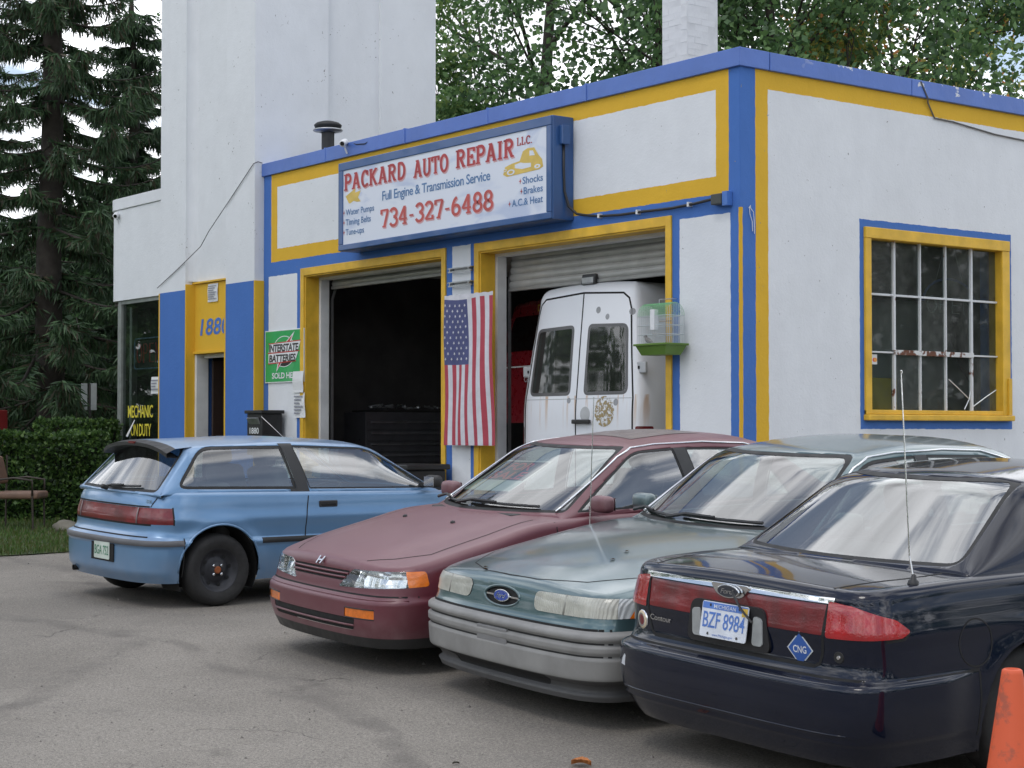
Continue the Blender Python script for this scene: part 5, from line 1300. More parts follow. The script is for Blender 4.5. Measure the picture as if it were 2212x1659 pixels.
    rw = rpoly([(-.66, .975), (.66, .975), (.53, 1.335), (-.53, 1.335)], .07); c.front(rw, 'rw_trim', -1, nmin=.12); c.front(inset(rw, .02), 'rw', -1, nmin=.12, only=('rw_trim',))
    fd = rpoly([(-.16, .935), (.80, .925), (.22, 1.300), (-.13, 1.312)], [.02, .02, .10, .02]); rd = rpoly([(-1.10, .945), (-.26, .935), (-.23, 1.312), (-.88, 1.285)], [.05, .02, .02, .14])
    for s in (1, -1):
        for nm, pl in (('f', fd), ('r', rd)):
            c.side(pl, nm+'t%d' % s, s, nmin=.2); c.side(inset(pl, .014), nm+'g%d' % s, s, nmin=.2, only=(nm+'t%d' % s,))
        c.side([(-.265, .92), (-.155, .92), (-.125, 1.31), (-.235, 1.31)], 'post%d' % s, s, nmin=.2)
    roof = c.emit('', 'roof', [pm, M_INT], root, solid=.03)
    for s in (1, -1):
        c.emit('ft%d' % s, 'window_seal', M_RUB, root, -.002); c.emit('fg%d' % s, 'door_window', M_CGLASS, root, -.005); c.emit('rt%d' % s, 'window_seal', M_RUB, root, -.002); c.emit('rg%d' % s, 'door_window', M_CGLASS, root, -.005); c.emit('post%d' % s, 'black_post', M_BLKP, root, .001)
        # bright drip moulding along the windscreen post and roof
        pts = [(.90, 0, .93), (.55, 0, 1.135), (.34, 0, 1.262), (.2, 0, 1.318), (0, 0, 1.335), (-.4, 0, 1.340), (-.8, 0, 1.315), (-1.05, 0, 1.25)]
        P2 = []
        for i in range(len(pts)-1): P2 += sweep(pts[i], pts[i+1], 6)[:-1]
        surf_tube(c, P2+[pts[-1]], (0, s, 0), .008, 'drip_moulding', M_CHROME, root, .003, 6)
    c.emit('ws_trim', 'window_seal', M_RUB, root, -.001); c.emit('ws', 'windscreen', M_CGLASS, root, -.003); c.emit('rw_trim', 'window_seal', M_RUB, root, -.001); c.emit('rw', 'rear_window', M_CGLASS, root, -.004)
    # sunroof panel, greyer than the roof
    sr = []
    for j in range(9):
        row = []
        for i in range(13):
            x = .02-.62*j/8; y = -.36+.72*i/12; l, n = c.hit((x, y, 3), (0, 0, -1)); row.append(tuple(l+n*.003))
        sr.append(row)
    m_ = MB()
    for j in range(8):
        for i in range(12): m_.face([sr[j][i], sr[j+1][i], sr[j+1][i+1], sr[j][i+1]])
    m_.build('sunroof', simple('faded_sunroof', (.19, .16, .155), .35), root, smooth=True, local=True)
    wiper(c, root, -.66, .955, -.08, .950); wiper(c, root, -.06, .965, .56, .950)
    MB().box((1.02, -.5, .885), (1.14, .5, .915)).build('cowl_panel', M_BLKP, root, local=True, bevel=.02)
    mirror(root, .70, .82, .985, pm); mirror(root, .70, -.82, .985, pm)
    for a in ax:
        for s in (1, -1): wheel(root, a, s*.76, .30, .19, .19, rim_mat=M_GALV)
    shadow_pan(root, -1.9, 1.9, .70, .19); interior(root, .72, -1.2, .90, .74)
    # plain paper notes on the passenger side of the screen
    return root, c
acc_root, acc_cab = maroon_sedan()
def for_sale():
    bd = bpy.data.objects.new('for_sale_sign', None)
    M_BLK = simple('sale_sign_black', (.03, .035, .033), .6); M_WH = simple('sale_sign_white', (.62, .64, .60), .6); M_RD = simple('sale_sign_red', (.60, .06, .05), .6)
    A = Vector((.86, -.50, 1.012)); u = Vector((-.03, .53, .012)).normalized(); v = (Vector((.452, -.60, 1.205))-Vector((.86, -.50, 1.012))).normalized(); v = (v-u*v.dot(u)).normalized(); nn = u.cross(v)
    MW = acc_root.matrix_world.copy()
    loc = MW @ A
    r = thing('for_sale_sign', 'black and white for sale sign with red letters behind maroon sedan windscreen', 'sign', loc); r.rotation_euler = MW.to_euler()
    def q(a, b, z): return u*a+v*b+nn*z
    W, H = .53, .44
    p = MB(); p.prism([(0, 0), (W, 0), (W, H), (0, H)], (0, 0, 0), u, v, -nn, .004); p.build('board', M_WH, r, local=True)
    p = MB(); p.prism([(.02, .15), (W-.02, .15), (W-.02, H-.02), (.02, H-.02)], q(0, 0, .001), u, v, nn, .0006).build('printed_field', M_BLK, r, local=True)
    put('lettering', text2d('FOR', .02), M_RD, r, q(.14, .295, .003), u, v, W=.27, H=.15, local=True)
    put('lettering', text2d('SALE', .02), M_RD, r, q(.09, .165, .003), u, v, W=.36, H=.15, local=True)
for_sale()

# ================================================================== teal sedan
def teal_sedan():
    root = car_root('sedan_car', 'pale teal sedan with a grey ribbed front bumper and no grille', 3.989, -3.252, -94, SLY)
    pm = paint('teal_metallic', (.066, .122, .132), .28, .45, .9, .06, .17, (.34, .36, .35), fade_sheen=.26, fade_sheen_col=(.24, .29, .30))
    gm = simple('faded_grey_bumper', (.235, .232, .222), .5, var=.14, sc=5, bump=.1)
    ax, zc, ar = (1.45, -1.24), .31, .36
    def dp(x, y, z):
        k = flare(x, z, ax, zc, ar, .012)
        if x > 1.6:
            wf = sm(1.6, 1.9, x)
            if z < .528: k += .040*wf*min(1, (.532-z)/.02)
            if .458 < z < .476: k -= .020*wf
            if .395 < z < .408: k -= .012*wf
            if z < .275: k -= .05*wf*sm(.275, .235, z) if False else .045*wf*(1-sm(.235, .275, z))
            if z < .205: k += .035*wf*(1-sm(.190, .205, z))
        return k
    b = body_shell(dict(plan=[(2.44, 0), (2.436, .3), (2.418, .56), (2.37, .785), (2.23, .895), (1.85, .907), (.8, .905), (-.6, .905), (-1.6, .88), (-2.1, .80), (-2.34, .6), (-2.42, .3), (-2.43, 0)],
        sW=[(.15, .93), (.3, .98), (.5, 1), (.65, .99), (.8, .965), (.97, .93)], dF=[(.15, -.05), (.3, 0), (.53, -.005), (.56, -.02), (.66, -.045), (.72, -.085), (.76, -.12)], dR=[(.2, .06), (.35, 0), (.5, 0), (.9, .12)],
        H=[(2.44, .735), (2.36, .745), (2.1, .798), (1.7, .865), (1.2, .935), (1.0, .955), (.5, .965), (-.5, .975), (-1.4, .985), (-1.8, .985), (-2.4, .94)], crown=lambda x: .05+.02*sm(1.0, 2.2, x), round=.065, z0=.155, zm=.66, step=.011, disp=dp, rs=.55))
    b.tree(); arches(b, ax, zc, ar)
    open_cabin(b, rpoly([(.98, -.60), (.98, .60), (-1.5, .68), (-1.5, -.68)], .1))
    for s in (1, -1):
        lamp_poly(b, [(2.41, s*.325, .592), (2.02, s*.90, .592), (2.05, s*.89, .690), (2.40, s*.325, .694)], (.83, s*.56, 0), 'lamp%d' % s, .045)
        lamp_poly(b, [(2.15, s*.80, .5), (1.9, s*1.0, .5), (1.9, s*1.0, .8), (2.15, s*.80, .8)], (.83, s*.56, 0), 'corner%d' % s, .01, only=('lamp%d' % s,))
        lamp_poly(b, [(2.12, s*.82, .55), (1.9, s*1.0, .55), (1.9, s*1.0, .65), (2.08, s*.85, .65)], (.83, s*.56, 0), 'amb%d' % s, .005, only=('corner%d' % s,))
    b.side([(1.66, .275), (2.6, .275), (2.6, .529), (1.66, .529)], 'bumper'); b.side([(1.66, .12), (2.6, .12), (2.6, .275), (1.66, .275)], 'valance')
    b.front(rpoly([(-.46, .208), (.46, .208), (.50, .270), (-.50, .270)], .015), 'slot', 1, only=('valance',))
    b.front(oval(.172, .052), 'oval_', 1) if False else b.front([(p[0], p[1]+.632) for p in oval(.172, .050)], 'badge_hole', 1)
    b.top(rpoly([(1.08, .72), (1.08, -.72), (1.95, -.77), (2.22, -.56), (2.335, -.25), (2.345, 0), (2.335, .25), (2.22, .56), (1.95, .77)], .05), 'hood', nmin=.35)
    for s in (1, -1):
        b.side([(-.2, .22), (1.0, .22), (1.08, .5), (1.06, .92), (-.16, .92)], 'door%d' % s, s); b.side([(-1.0, .5), (-.8, .22), (-.21, .22), (-.17, .92), (-1.0, .92)], 'rdoor%d' % s, s)
    b.emit('', 'body', pm, root); bp = b.emit('bumper', 'front_bumper', gm, root); b.emit('valance', 'front_valance', simple('dark_grey_valance', (.075, .075, .075), .6), root)
    b.emit('slot', 'air_slot', M_GAP, root, -.002, back=(-.05, 0, 0), backmat=M_GAP, backname='slot_depth')
    hood = b.emit('hood', 'hood', pm, root)
    M_MILK = lens_mat('yellowed_headlight_lens', (.44, .44, .38), 260.0, 'Y', .3, .7); M_MILKC = lens_mat('clear_corner_lens', (.50, .53, .53), 420.0, 'Y', .2, .9)
    for s in (1, -1):
        for nm in ('door', 'rdoor'): b.emit('%s%d' % (nm, s), 'door', pm, root)
        gap(b, [(-.18, 0, .24), (-.18, 0, .9)], (0, s, 0), .008, 'door_gap', M_GAP, root); gap(b, [(1.08, 0, .3), (1.08, 0, .9)], (0, s, 0), .008, 'door_gap', M_GAP, root)
        hl = b.emit('lamp%d' % s, 'headlight', M_MILK, root, .004, back=(-.03, -s*.02, 0), backmat=M_RUB, backname='lamp_housing'); b.emit('corner%d' % s, 'corner_lens', M_MILKC, hl, .003); b.emit('amb%d' % s, 'side_indicator', M_AMBER, hl, .003)
        # lens joint between the two lamp cells
        surf_tube(b, [(3, s*.575, .592), (3, s*.575, .64), (3, s*.575, .694)], (1, 0, 0), .006, 'lens_joint', simple('lens_joint', (.28, .28, .25), .4), hl, .004, 5)
        gap(b, [(1.08, s*.72, 3), (1.5, s*.748, 3), (1.95, s*.77, 3), (2.1, s*.66, 3), (2.22, s*.56, 3), (2.30, s*.36, 3), (2.335, s*.25, 3), (2.345, 0, 3)], (0, 0, 1), .007, 'hood_gap', M_GAP, root)
    gap(b, [(3, -.87, .533), (3, .87, .533)], (1, 0, 0), .012, 'bumper_gap', M_GAP, root)
    for z in (.467, .4015): gap(b, [(3, -.89, z), (3, .89, z)], (1, 0, 0), .007, 'bumper_groove', M_RUB, bp)
    hole = b.emit('badge_hole', 'badge_recess', M_GAP, root, -.012, back=(-.03, 0, 0), backmat=M_GAP, backname='recess_depth')
    rim = [(3, .176*math.cos(2*PI*k/32), .632+.054*math.sin(2*PI*k/32)) for k in range(33)]; surf_tube(b, rim, (1, 0, 0), .008, 'badge_rim', pm, root, -.002, 6)
    l, n = b.hit((3, .0, .632), (-1, 0, 0)); l = l if l is not None else Vector((2.37, 0, .632))
    MB().box((l.x-.02, -.165, .627), (l.x-.004, .165, .637)).build('badge_bar', M_CHROME, root, local=True)
    ford_oval(root, (l.x-.006, 0, .632), (0, 1, 0), (-.2, 0, .98), (.98, 0, .2), .078, .034, simple('badge_blue', (.03, .06, .30), .3, coat=1))
    # blank number plate area moulded into the bumper
    lp, n = b.hit((3, .0, .40), (-1, 0, 0))
    MB().prism(rrect(-.15, .15, -.055, .075, .008, 2), (lp.x+.010, .0, .395), (0, 1, 0), (0, 0, 1), (-1, 0, 0), .05).build('plate_blank', simple('plate_blank_grey', (.19, .19, .19), .55), bp, local=True, bevel=.006)
    wells(root, ax, ar+.01, .84, zc)
    c = cabin_shell(dict(C=[(1.12, .935), (.42, 1.375), (-.2, 1.445), (-1.02, 1.395), (-1.78, .985)], R=[(.90, .73, .925), (.33, .635, 1.330), (-.2, .645, 1.385), (-.95, .62, 1.335), (-1.66, .72, .98)],
        B=[(.93, .80, .905), (.33, .83, .92), (-.2, .835, .93), (-.95, .82, .94), (-1.64, .77, .965)], fr=[(.2, .24), (.3, .3), (.25, .15)], bow=.022, corner=.30))
    c.tree()
    ws = rpoly([(-.755, .945), (.755, .945), (.60, 1.352), (-.60, 1.352)], [.03, .03, .09, .09]); c.front(ws, 'ws_trim', 1, nmin=.13); c.front(inset(ws, .016), 'ws', 1, nmin=.13, only=('ws_trim',))
    rw = rpoly([(-.68, 1.0), (.68, 1.0), (.54, 1.365), (-.54, 1.365)], .07); c.front(rw, 'rw_trim', -1, nmin=.12); c.front(inset(rw, .02), 'rw', -1, nmin=.12, only=('rw_trim',))
    fd = rpoly([(-.16, .955), (.78, .945), (.27, 1.315), (-.13, 1.335)], [.02, .02, .12, .02]); rd = rpoly([(-1.05, .965), (-.25, .955), (-.22, 1.335), (-.85, 1.308)], [.05, .02, .02, .14])
    for s in (1, -1):
        for nm, pl in (('f', fd), ('r', rd)):
            c.side(pl, nm+'t%d' % s, s, nmin=.2); c.side(inset(pl, .016), nm+'g%d' % s, s, nmin=.2, only=(nm+'t%d' % s,))
        c.side([(-.255, .94), (-.155, .94), (-.125, 1.335), (-.225, 1.335)], 'post%d' % s, s, nmin=.2)
    c.emit('', 'roof', [pm, M_INT], root, solid=.03)
    for s in (1, -1):
        c.emit('ft%d' % s, 'window_seal', M_RUB, root, -.002); c.emit('fg%d' % s, 'door_window', M_CGLASS, root, -.005); c.emit('rt%d' % s, 'window_seal', M_RUB, root, -.002); c.emit('rg%d' % s, 'door_window', M_CGLASS, root, -.005); c.emit('post%d' % s, 'black_post', M_BLKP, root, .001)
        pts = [(.86, 0, .96), (.55, 0, 1.15), (.36, 0, 1.275), (.22, 0, 1.332), (0, 0, 1.352), (-.4, 0, 1.356), (-.75, 0, 1.335), (-.98, 0, 1.27)]; P2 = []
        for i in range(len(pts)-1): P2 += sweep(pts[i], pts[i+1], 6)[:-1]
        surf_tube(c, P2+[pts[-1]], (0, s, 0), .008, 'drip_moulding', M_CHROME, root, .003, 6)
    c.emit('ws_trim', 'window_seal', M_RUB, root, -.001); c.emit('ws', 'windscreen', M_CGLASS, root, -.003); c.emit('rw_trim', 'window_seal', M_RUB, root, -.001); c.emit('rw', 'rear_window', M_CGLASS, root, -.004)
    wiper(c, root, -.70, .978, -.18, .972); wiper(c, root, -.10, .985, .52, .972)
    MB().box((1.0, -.5, .905), (1.09, .5, .935)).build('cowl_panel', M_BLKP, root, local=True, bevel=.02)
    l, n = b.hit((1.22, -.80, 3), (0, 0, -1))
    if l is not None: MB().tube([l, l+Vector((-.05, -.01, .80))], [.004, .0022], 5).build('aerial', M_CHROME, root, local=True)
    mirror(root, .68, .84, 1.0, pm); mirror(root, .68, -.84, 1.0, pm)
    for a in ax:
        for s in (1, -1): wheel(root, a, s*.77, .31, .20, .19, rim_mat=M_GALV)
    shadow_pan(root, -2.0, 1.95, .70, .19); interior(root, .70, -1.3, .92, .76)
    lf = simple('dry_leaf_on_car', (.20, .11, .04), .8)
    for (x, y) in ((2.30, -.33), (2.33, -.28), (1.75, .28), (1.9, .35)):
        l, n = b.hit((x, y, 3), (0, 0, -1))
        if l is not None: MB().face([l+n*.004+Vector((.018, 0, 0)), l+n*.012+Vector((0, .010, 0)), l+n*.006+Vector((-.022, .004, 0)), l+n*.004+Vector((0, -.010, 0))]).build('leaf', lf, hood, local=True)
    return root
teal_sedan()

# ================================================================== dark navy sedan, from behind
def navy_sedan():
    root = car_root('sedan_car', 'glossy dark navy sedan showing its red tail lights and licence plate', 5.868, -3.602, 87, SLY)
    pm = paint('dark_navy_paint', (.0025, .0055, .017), .18, .0, .8, .010, .035, (.16, .145, .135), fade_sheen=.02, fade_sheen_col=(.18, .17, .17), low=.03, spec=.1)
    ax, zc, ar = (-1.13, 1.52), .305, .35
    def dp(x, y, z):
        k = flare(x, z, ax, zc, ar, .012)
        if x < -1.5:
            wr = 1-sm(-1.75, -1.5, x)
            k += .028*wr*(1-sm(.535, .555, z))
            if x < -1.95 and abs(y) < .80 and .300 < z < .318: k -= .012
            if z < .29: k -= .010*wr
        if z > .56: k += .006*math.exp(-((z-.74)/.04)**2)
        return k
    b = body_shell(dict(plan=[(2.38, 0), (2.36, .3), (2.28, .58), (2.1, .76), (1.7, .855), (.8, .875), (-.6, .878), (-1.4, .874), (-1.92, .868), (-2.14, .825), (-2.215, .67), (-2.238, .38), (-2.24, 0)], N=170,
        sW=[(.15, .92), (.3, .98), (.45, 1), (.6, .995), (.8, .975), (.97, .925)], dF=[(.15, -.05), (.4, 0), (.8, -.15)], dR=[(.15, .10), (.22, .05), (.32, .005), (.42, -.008), (.53, 0), (.56, .03), (.62, .05), (.74, .045), (.84, .055), (.90, .075), (.95, .10)],
        H=[(2.38, .70), (2.0, .80), (1.4, .90), (1.0, .94), (.4, .955), (-.6, .965), (-1.3, .975), (-1.55, .975), (-1.9, .968), (-2.1, .952), (-2.24, .935)], crown=.035, round=.045, z0=.175, zm=.88, step=.013, disp=dp, rs=.5))
    b.tree(); arches(b, ax, zc, ar)
    open_cabin(b, rpoly([(.95, -.66), (.95, .66), (-1.36, .66), (-1.36, -.66)], .1))
    # lamps: corner clusters and the red panel across the boot lid
    for s in (1, -1):
        lamp_poly(b, [(-2.17, s*.600, .728), (-1.96, s*.85, .733), (-1.925, s*.865, .758), (-1.985, s*.835, .812), (-2.11, s*.715, .868), (-2.16, s*.615, .885)], (-.74, s*.67, 0), 'lamp%d' % s, .015)
    b.front(rpoly([(-.592, .735), (.592, .735), (.605, .868), (-.605, .868)], .008), 'bar', -1)
    b.front([(-.64, .872), (.64, .872), (.64, .898), (-.64, .898)], 'brow', -1, only=('',))
    b.front(rpoly([(-.585, .602), (.585, .602), (.60, .735), (-.60, .735)], [.03, .03, .002, .002]), 'lid_lower', -1)
    b.side([(-2.5, .1), (-1.50, .1), (-1.50, .548), (-2.5, .548)], 'bumper')
    b.top(rpoly([(-1.50, .66), (-1.50, -.66), (-1.75, -.66), (-2.10, -.60), (-2.14, 0), (-2.10, .60), (-1.75, .66)], .03), 'lid', nmin=.35)
    for s in (1, -1):
        b.side([(-.1, .22), (1.0, .22), (1.06, .5), (1.04, .92), (-.08, .92)], 'door%d' % s, s); b.side([(-.85, .5), (-.7, .22), (-.11, .22), (-.09, .92), (-.95, .92)], 'rdoor%d' % s, s)
    b.emit('', 'body', pm, root); bp = b.emit('bumper', 'rear_bumper', pm, root); lid = b.emit('lid', 'boot_lid', pm, root); b.emit('lid_lower', 'boot_lid_face', pm, lid)
    bar = b.emit('bar', 'red_light_panel', M_RED, lid, -.002, back=(.03, 0, 0), backmat=M_UNDER, backname='panel_back')
    b.emit('brow', 'chrome_strip', M_CHROME, lid, .006, back=(.012, 0, 0), backmat=M_CHROME, backname='strip_edge')
    M_REDB = simple('bright_red_lens', (.36, .006, .010), .18, var=.3, sc=9, bump=.25, bsc=120, coat=1)
    for s in (1, -1):
        for nm in ('door', 'rdoor'): b.emit('%s%d' % (nm, s), 'door', pm, root)
        b.emit('lamp%d' % s, 'tail_light', M_REDB, root, .004, back=(.03, -s*.03, 0), backmat=M_UNDER, backname='lamp_housing')
        # shut lines of the boot lid, down the tail face
        gap(b, [(-3, s*.612, .895), (-3, s*.600, .735), (-3, s*.590, .65), (-3, s*.575, .612), (-3, s*.55, .598)], (-1, 0, 0), .012, 'lid_gap', M_GAP, root)
        gap(b, [(-1.50, s*.66, 3), (-1.62, s*.672, 3), (-1.75, s*.668, 3), (-1.95, s*.64, 3), (-2.12, s*.605, 3)], (0, 0, 1), .010, 'lid_gap', M_GAP, root)
        gap(b, [(-1.50, 0, .26), (-1.50, 0, .545)], (0, s, 0), .008, 'bumper_gap', M_GAP, root)
        gap(b, [(-1.50, 0, .553), (-1.7, 0, .553), (-1.95, 0, .553)], (0, s, 0), .012, 'bumper_gap', M_GAP, root)
        lp_ = [(-1.92, 0, .752), (-1.95, 0, .728), (-2.05, 0, .722)]; gap(b, lp_, (0, s, 0), .010, 'lamp_surround', M_GAP, root)
    gap(b, [(-3, .55, .597), (-3, -.55, .597)], (-1, 0, 0), .014, 'lid_gap', M_GAP, root); gap(b, [(-3, .80, .556), (-3, -.80, .556)], (-1, 0, 0), .014, 'bumper_gap', M_GAP, root)
    gap(b, [(-1.515+.105*math.cos(2*PI*k/30), 0, .672+.105*math.sin(2*PI*k/30)) for k in range(30)], (0, -1, 0), .006, 'fuel_door_gap', M_GAP, root, closed=True)
    # round badge lamp on the far corner, lock, CNG diamond, script
    l, n = b.hit((-3, .665, .655), (1, 0, 0)); n = n if n else Vector((-1, 0, 0))
    MB().lathe([(.0, .012), (.018, .012), (.026, .010), (.034, .010), (.046, .006), (.05, 0)], l, n, 20, ms=[0, 0, 1, 2, 1]).build('reversing_lamp', [M_RED, M_CHROME, simple('lamp_cream', (.6, .5, .35), .3)], root, smooth=True, local=True)
    l, n = b.hit((-3, -.675, .648), (1, 0, 0)); MB().lathe([(.0, .008), (.008, .008), (.010, .004), (.024, .004), (.026, 0)], l, n, 16, ms=[1, 1, 0, 0]).build('boot_lock', [M_BLKP, M_CHROME], root, local=True)
    def frame_at(y, z):
        l, n = b.hit((-3, y, z), (1, 0, 0)); n = n.normalized(); u = Vector((0, 0, 1)).cross(n); u = u if u.y < 0 else -u; u.normalize(); v = n.cross(u); v = v if v.z > 0 else -v; return l, u, v, n
    l, u, v, n = frame_at(-.462, .660)
    dm = MB(); dm.prism([(-.078, 0), (0, -.078), (.078, 0), (0, .078)], l+n*.001, u, v, n, .002); dmo = dm.build('fuel_diamond', simple('diamond_white', (.55, .58, .6), .4), root, local=True)
    MB().prism([(-.070, 0), (0, -.070), (.070, 0), (0, .070)], l+n*.0032, u, v, n, .0006).build('diamond_field', simple('diamond_blue', (.03, .10, .36), .4), dmo, local=True)
    put('diamond_letters', text2d('CNG', .015), simple('diamond_letter', (.72, .74, .76), .4), dmo, l+n*.0045-u*.040-v*.016, u, v, W=.08, H=.045, local=True)
    l, u, v, n = frame_at(.50, .680)
    put('model_script', text2d('Contour', .006, .95, .1), M_CHROME, root, l+n*.004-u*.085-v*.012, u, v, W=.17, H=.040, local=True)
    # plate recess with its lamps
    l, u, v, n = frame_at(0, .720); n = Vector((-.985, 0, .17)).normalized(); u = Vector((0, -1, 0)); v = n.cross(u); v = v if v.z > 0 else -v
    rc = MB(); rc.prism(rpoly([(-.29, -.105), (.29, -.105), (.25, .095), (-.25, .095)], .05), Vector((l.x-.005, 0, .717)), u, Vector((0, 0, 1)), Vector((1, 0, 0)), .03); rco = rc.build('plate_recess', simple('dull_black_paint', (.012, .012, .014), .5), lid, local=True)
    for s in (1, -1):
        lm = MB(); lm.prism(rpoly([(-.035, -.07), (.035, -.07), (.035, .055), (-.02, .065)] if s > 0 else [(-.035, -.07), (.035, -.07), (.02, .065), (-.035, .055)], .02), Vector((l.x-.012, 0, .71))-u*s*(-.205), u, Vector((0, 0, 1)), Vector((1, 0, 0)), .015); lm.build('reversing_lens', lens_mat('ribbed_clear_lens', (.40, .42, .42), 600.0, 'Y', .2), rco, local=True)
    MICH = simple('plate_blue_ink', (.09, .20, .55), .5)
    pl = plate(root, (l.x-.022, 0, .728), u, v, n, 'BZF 8984', simple('plate_white', (.66, .70, .76), .4), MICH, 'MICHIGAN', 'www.Michigan.gov', W=.318, H=.165)
    MB().prism([(.118, .035), (.155, .035), (.155, .073), (.118, .073)], Vector((l.x-.022, 0, .728))+n*.0052, u, v, n, .0006).build('plate_tab', simple('plate_tab_yellow', (.72, .48, .08), .5), pl, local=True)
    for (a, c_) in ((-.1, .066), (.1, .066), (-.1, -.066), (.1, -.066)): MB().lathe([(.007, .004), (0.001, .005)], Vector((l.x-.022, 0, .728))+n*.003+u*a+v*c_, n, 8).build('plate_bolt', M_BLKP, pl, local=True)
    MB().tube([Vector((l.x-.02, -.05, .872)), Vector((l.x-.03, -.12, .80)), Vector((l.x-.024, -.19, .745))], .006, 5).build('plate_strap', M_BLKP, root, local=True)
    # badge in the chrome strip
    l2, n2 = b.hit((-3, 0, .868), (1, 0, 0)); MB().prism(rpoly([(-.14, .028), (-.085, -.034), (.085, -.034), (.14, .028)], .03), (l2.x-.010, 0, .872), (0, -1, 0), (0, 0, 1), (1, 0, 0), .02).build('badge_plinth', M_CHROME, lid, local=True, bevel=.003)
    ford_oval(root, (l2.x-.014, 0, .866), (0, -1, 0), (0, 0, 1), (-1, 0, 0), .075, .031, simple('badge_black', (.02, .025, .04), .25, coat=1))
    MB().prism([(0, .0), (.03, -.012), (.05, .002), (.035, .03), (.02, .05), (.008, .03)], (b.hit((-3, .70, .50), (1, 0, 0))[0].x-.002, .745, .435), (.2, -.97, 0), (0, 0, 1), (-1, 0, 0), .001).build('paint_scuff', simple('bare_primer', (.55, .57, .6), .6), bp, local=True)
    # bumper groove highlight ridge
    surf_tube(b, [(-3, -.76+1.52*k/30, .325) for k in range(31)], (-1, 0, 0), .005, 'bumper_ridge', pm, bp, -.001, 6)
    la, na = b.hit((-1.80, -.765, 3), (0, 0, -1))
    am = MB().lathe([(.026, 0), (.024, .012), (.014, .02), (.010, .04), (0.001, .045)], la, (0, -.1, 1), 14).build('aerial_base', M_BLKP, root, smooth=True, local=True)
    MB().tube([la+Vector((0, 0, .03)), la+Vector((.0, .02, .12)), la+Vector((.02, .08, .92))], [.005, .004, .0022], 6).lathe([(.005, 0), (.005, .012), (0.001, .014)], la+Vector((.02, .08, .92)), (0, 0, 1), 8).build('aerial', M_CHROME, root, local=True)
    wells(root, ax, ar+.01, .83, zc)
    c = cabin_shell(dict(C=[(1.15, .92), (.30, 1.355), (-.35, 1.405), (-1.0, 1.362), (-1.60, .968)], R=[(.95, .71, .915), (.20, .605, 1.315), (-.35, .61, 1.358), (-.92, .595, 1.312), (-1.47, .715, .958)],
        B=[(.98, .775, .90), (.20, .80, .915), (-.35, .805, .925), (-.92, .79, .93), (-1.44, .775, .942)], fr=[(.2, .24), (.3, .3), (.24, .18)], bow=.022, corner=.28))
    c.tree()
    rw = rpoly([(-.705, .982), (.705, .982), (.565, 1.345), (-.565, 1.345)], [.07, .07, .08, .08]); c.front(rw, 'rw_trim', -1, nmin=.12); c.front(inset(rw, .014), 'rw', -1, nmin=.12, only=('rw_trim',))
    ws = rpoly([(-.71, .935), (.71, .935), (.565, 1.335), (-.565, 1.335)], .05); c.front(ws, 'ws_trim', 1, nmin=.13); c.front(inset(ws, .016), 'ws', 1, nmin=.13, only=('ws_trim',))
    fd = rpoly([(-.06, .945), (.80, .935), (.15, 1.295), (-.03, 1.305)], [.02, .02, .06, .02]); rd = rpoly([(-.98, .955), (-.16, .945), (-.13, 1.305), (-.78, 1.28)], [.05, .02, .02, .12])
    for s in (1, -1):
        for nm, pp in (('f', fd), ('r', rd)):
            c.side(pp, nm+'t%d' % s, s, nmin=.2); c.side(inset(pp, .016), nm+'g%d' % s, s, nmin=.2, only=(nm+'t%d' % s,))
    c.emit('', 'roof', [pm, M_INT], root, solid=.03)
    for s in (1, -1):
        c.emit('ft%d' % s, 'window_seal', M_RUB, root, -.002); c.emit('fg%d' % s, 'door_window', M_CGLASS, root, -.005); c.emit('rt%d' % s, 'window_seal', M_RUB, root, -.002); c.emit('rg%d' % s, 'door_window', M_CGLASS, root, -.005)
    c.emit('ws_trim', 'window_seal', M_RUB, root, -.001); c.emit('ws', 'windscreen', M_CGLASS, root, -.003); c.emit('rw_trim', 'window_seal', M_RUB, root, -.001); c.emit('rw', 'rear_window', M_CGLASSD, root, -.003)
    mirror(root, .72, .82, .99, pm); mirror(root, .72, -.82, .99, pm)
    for a in ax:
        for s in (1, -1): wheel(root, a, s*.735, .305, .195, .19, rim_mat=M_BLKP)
    shadow_pan(root, -1.8, 1.9, .70, .20); interior(root, .74, -1.2, .90, .74)
    MB().box((-1.5, -.64, .90), (-1.1, .64, .935)).build('parcel_shelf', M_INT, root, local=True, bevel=.02)
    return root
navy_sedan()
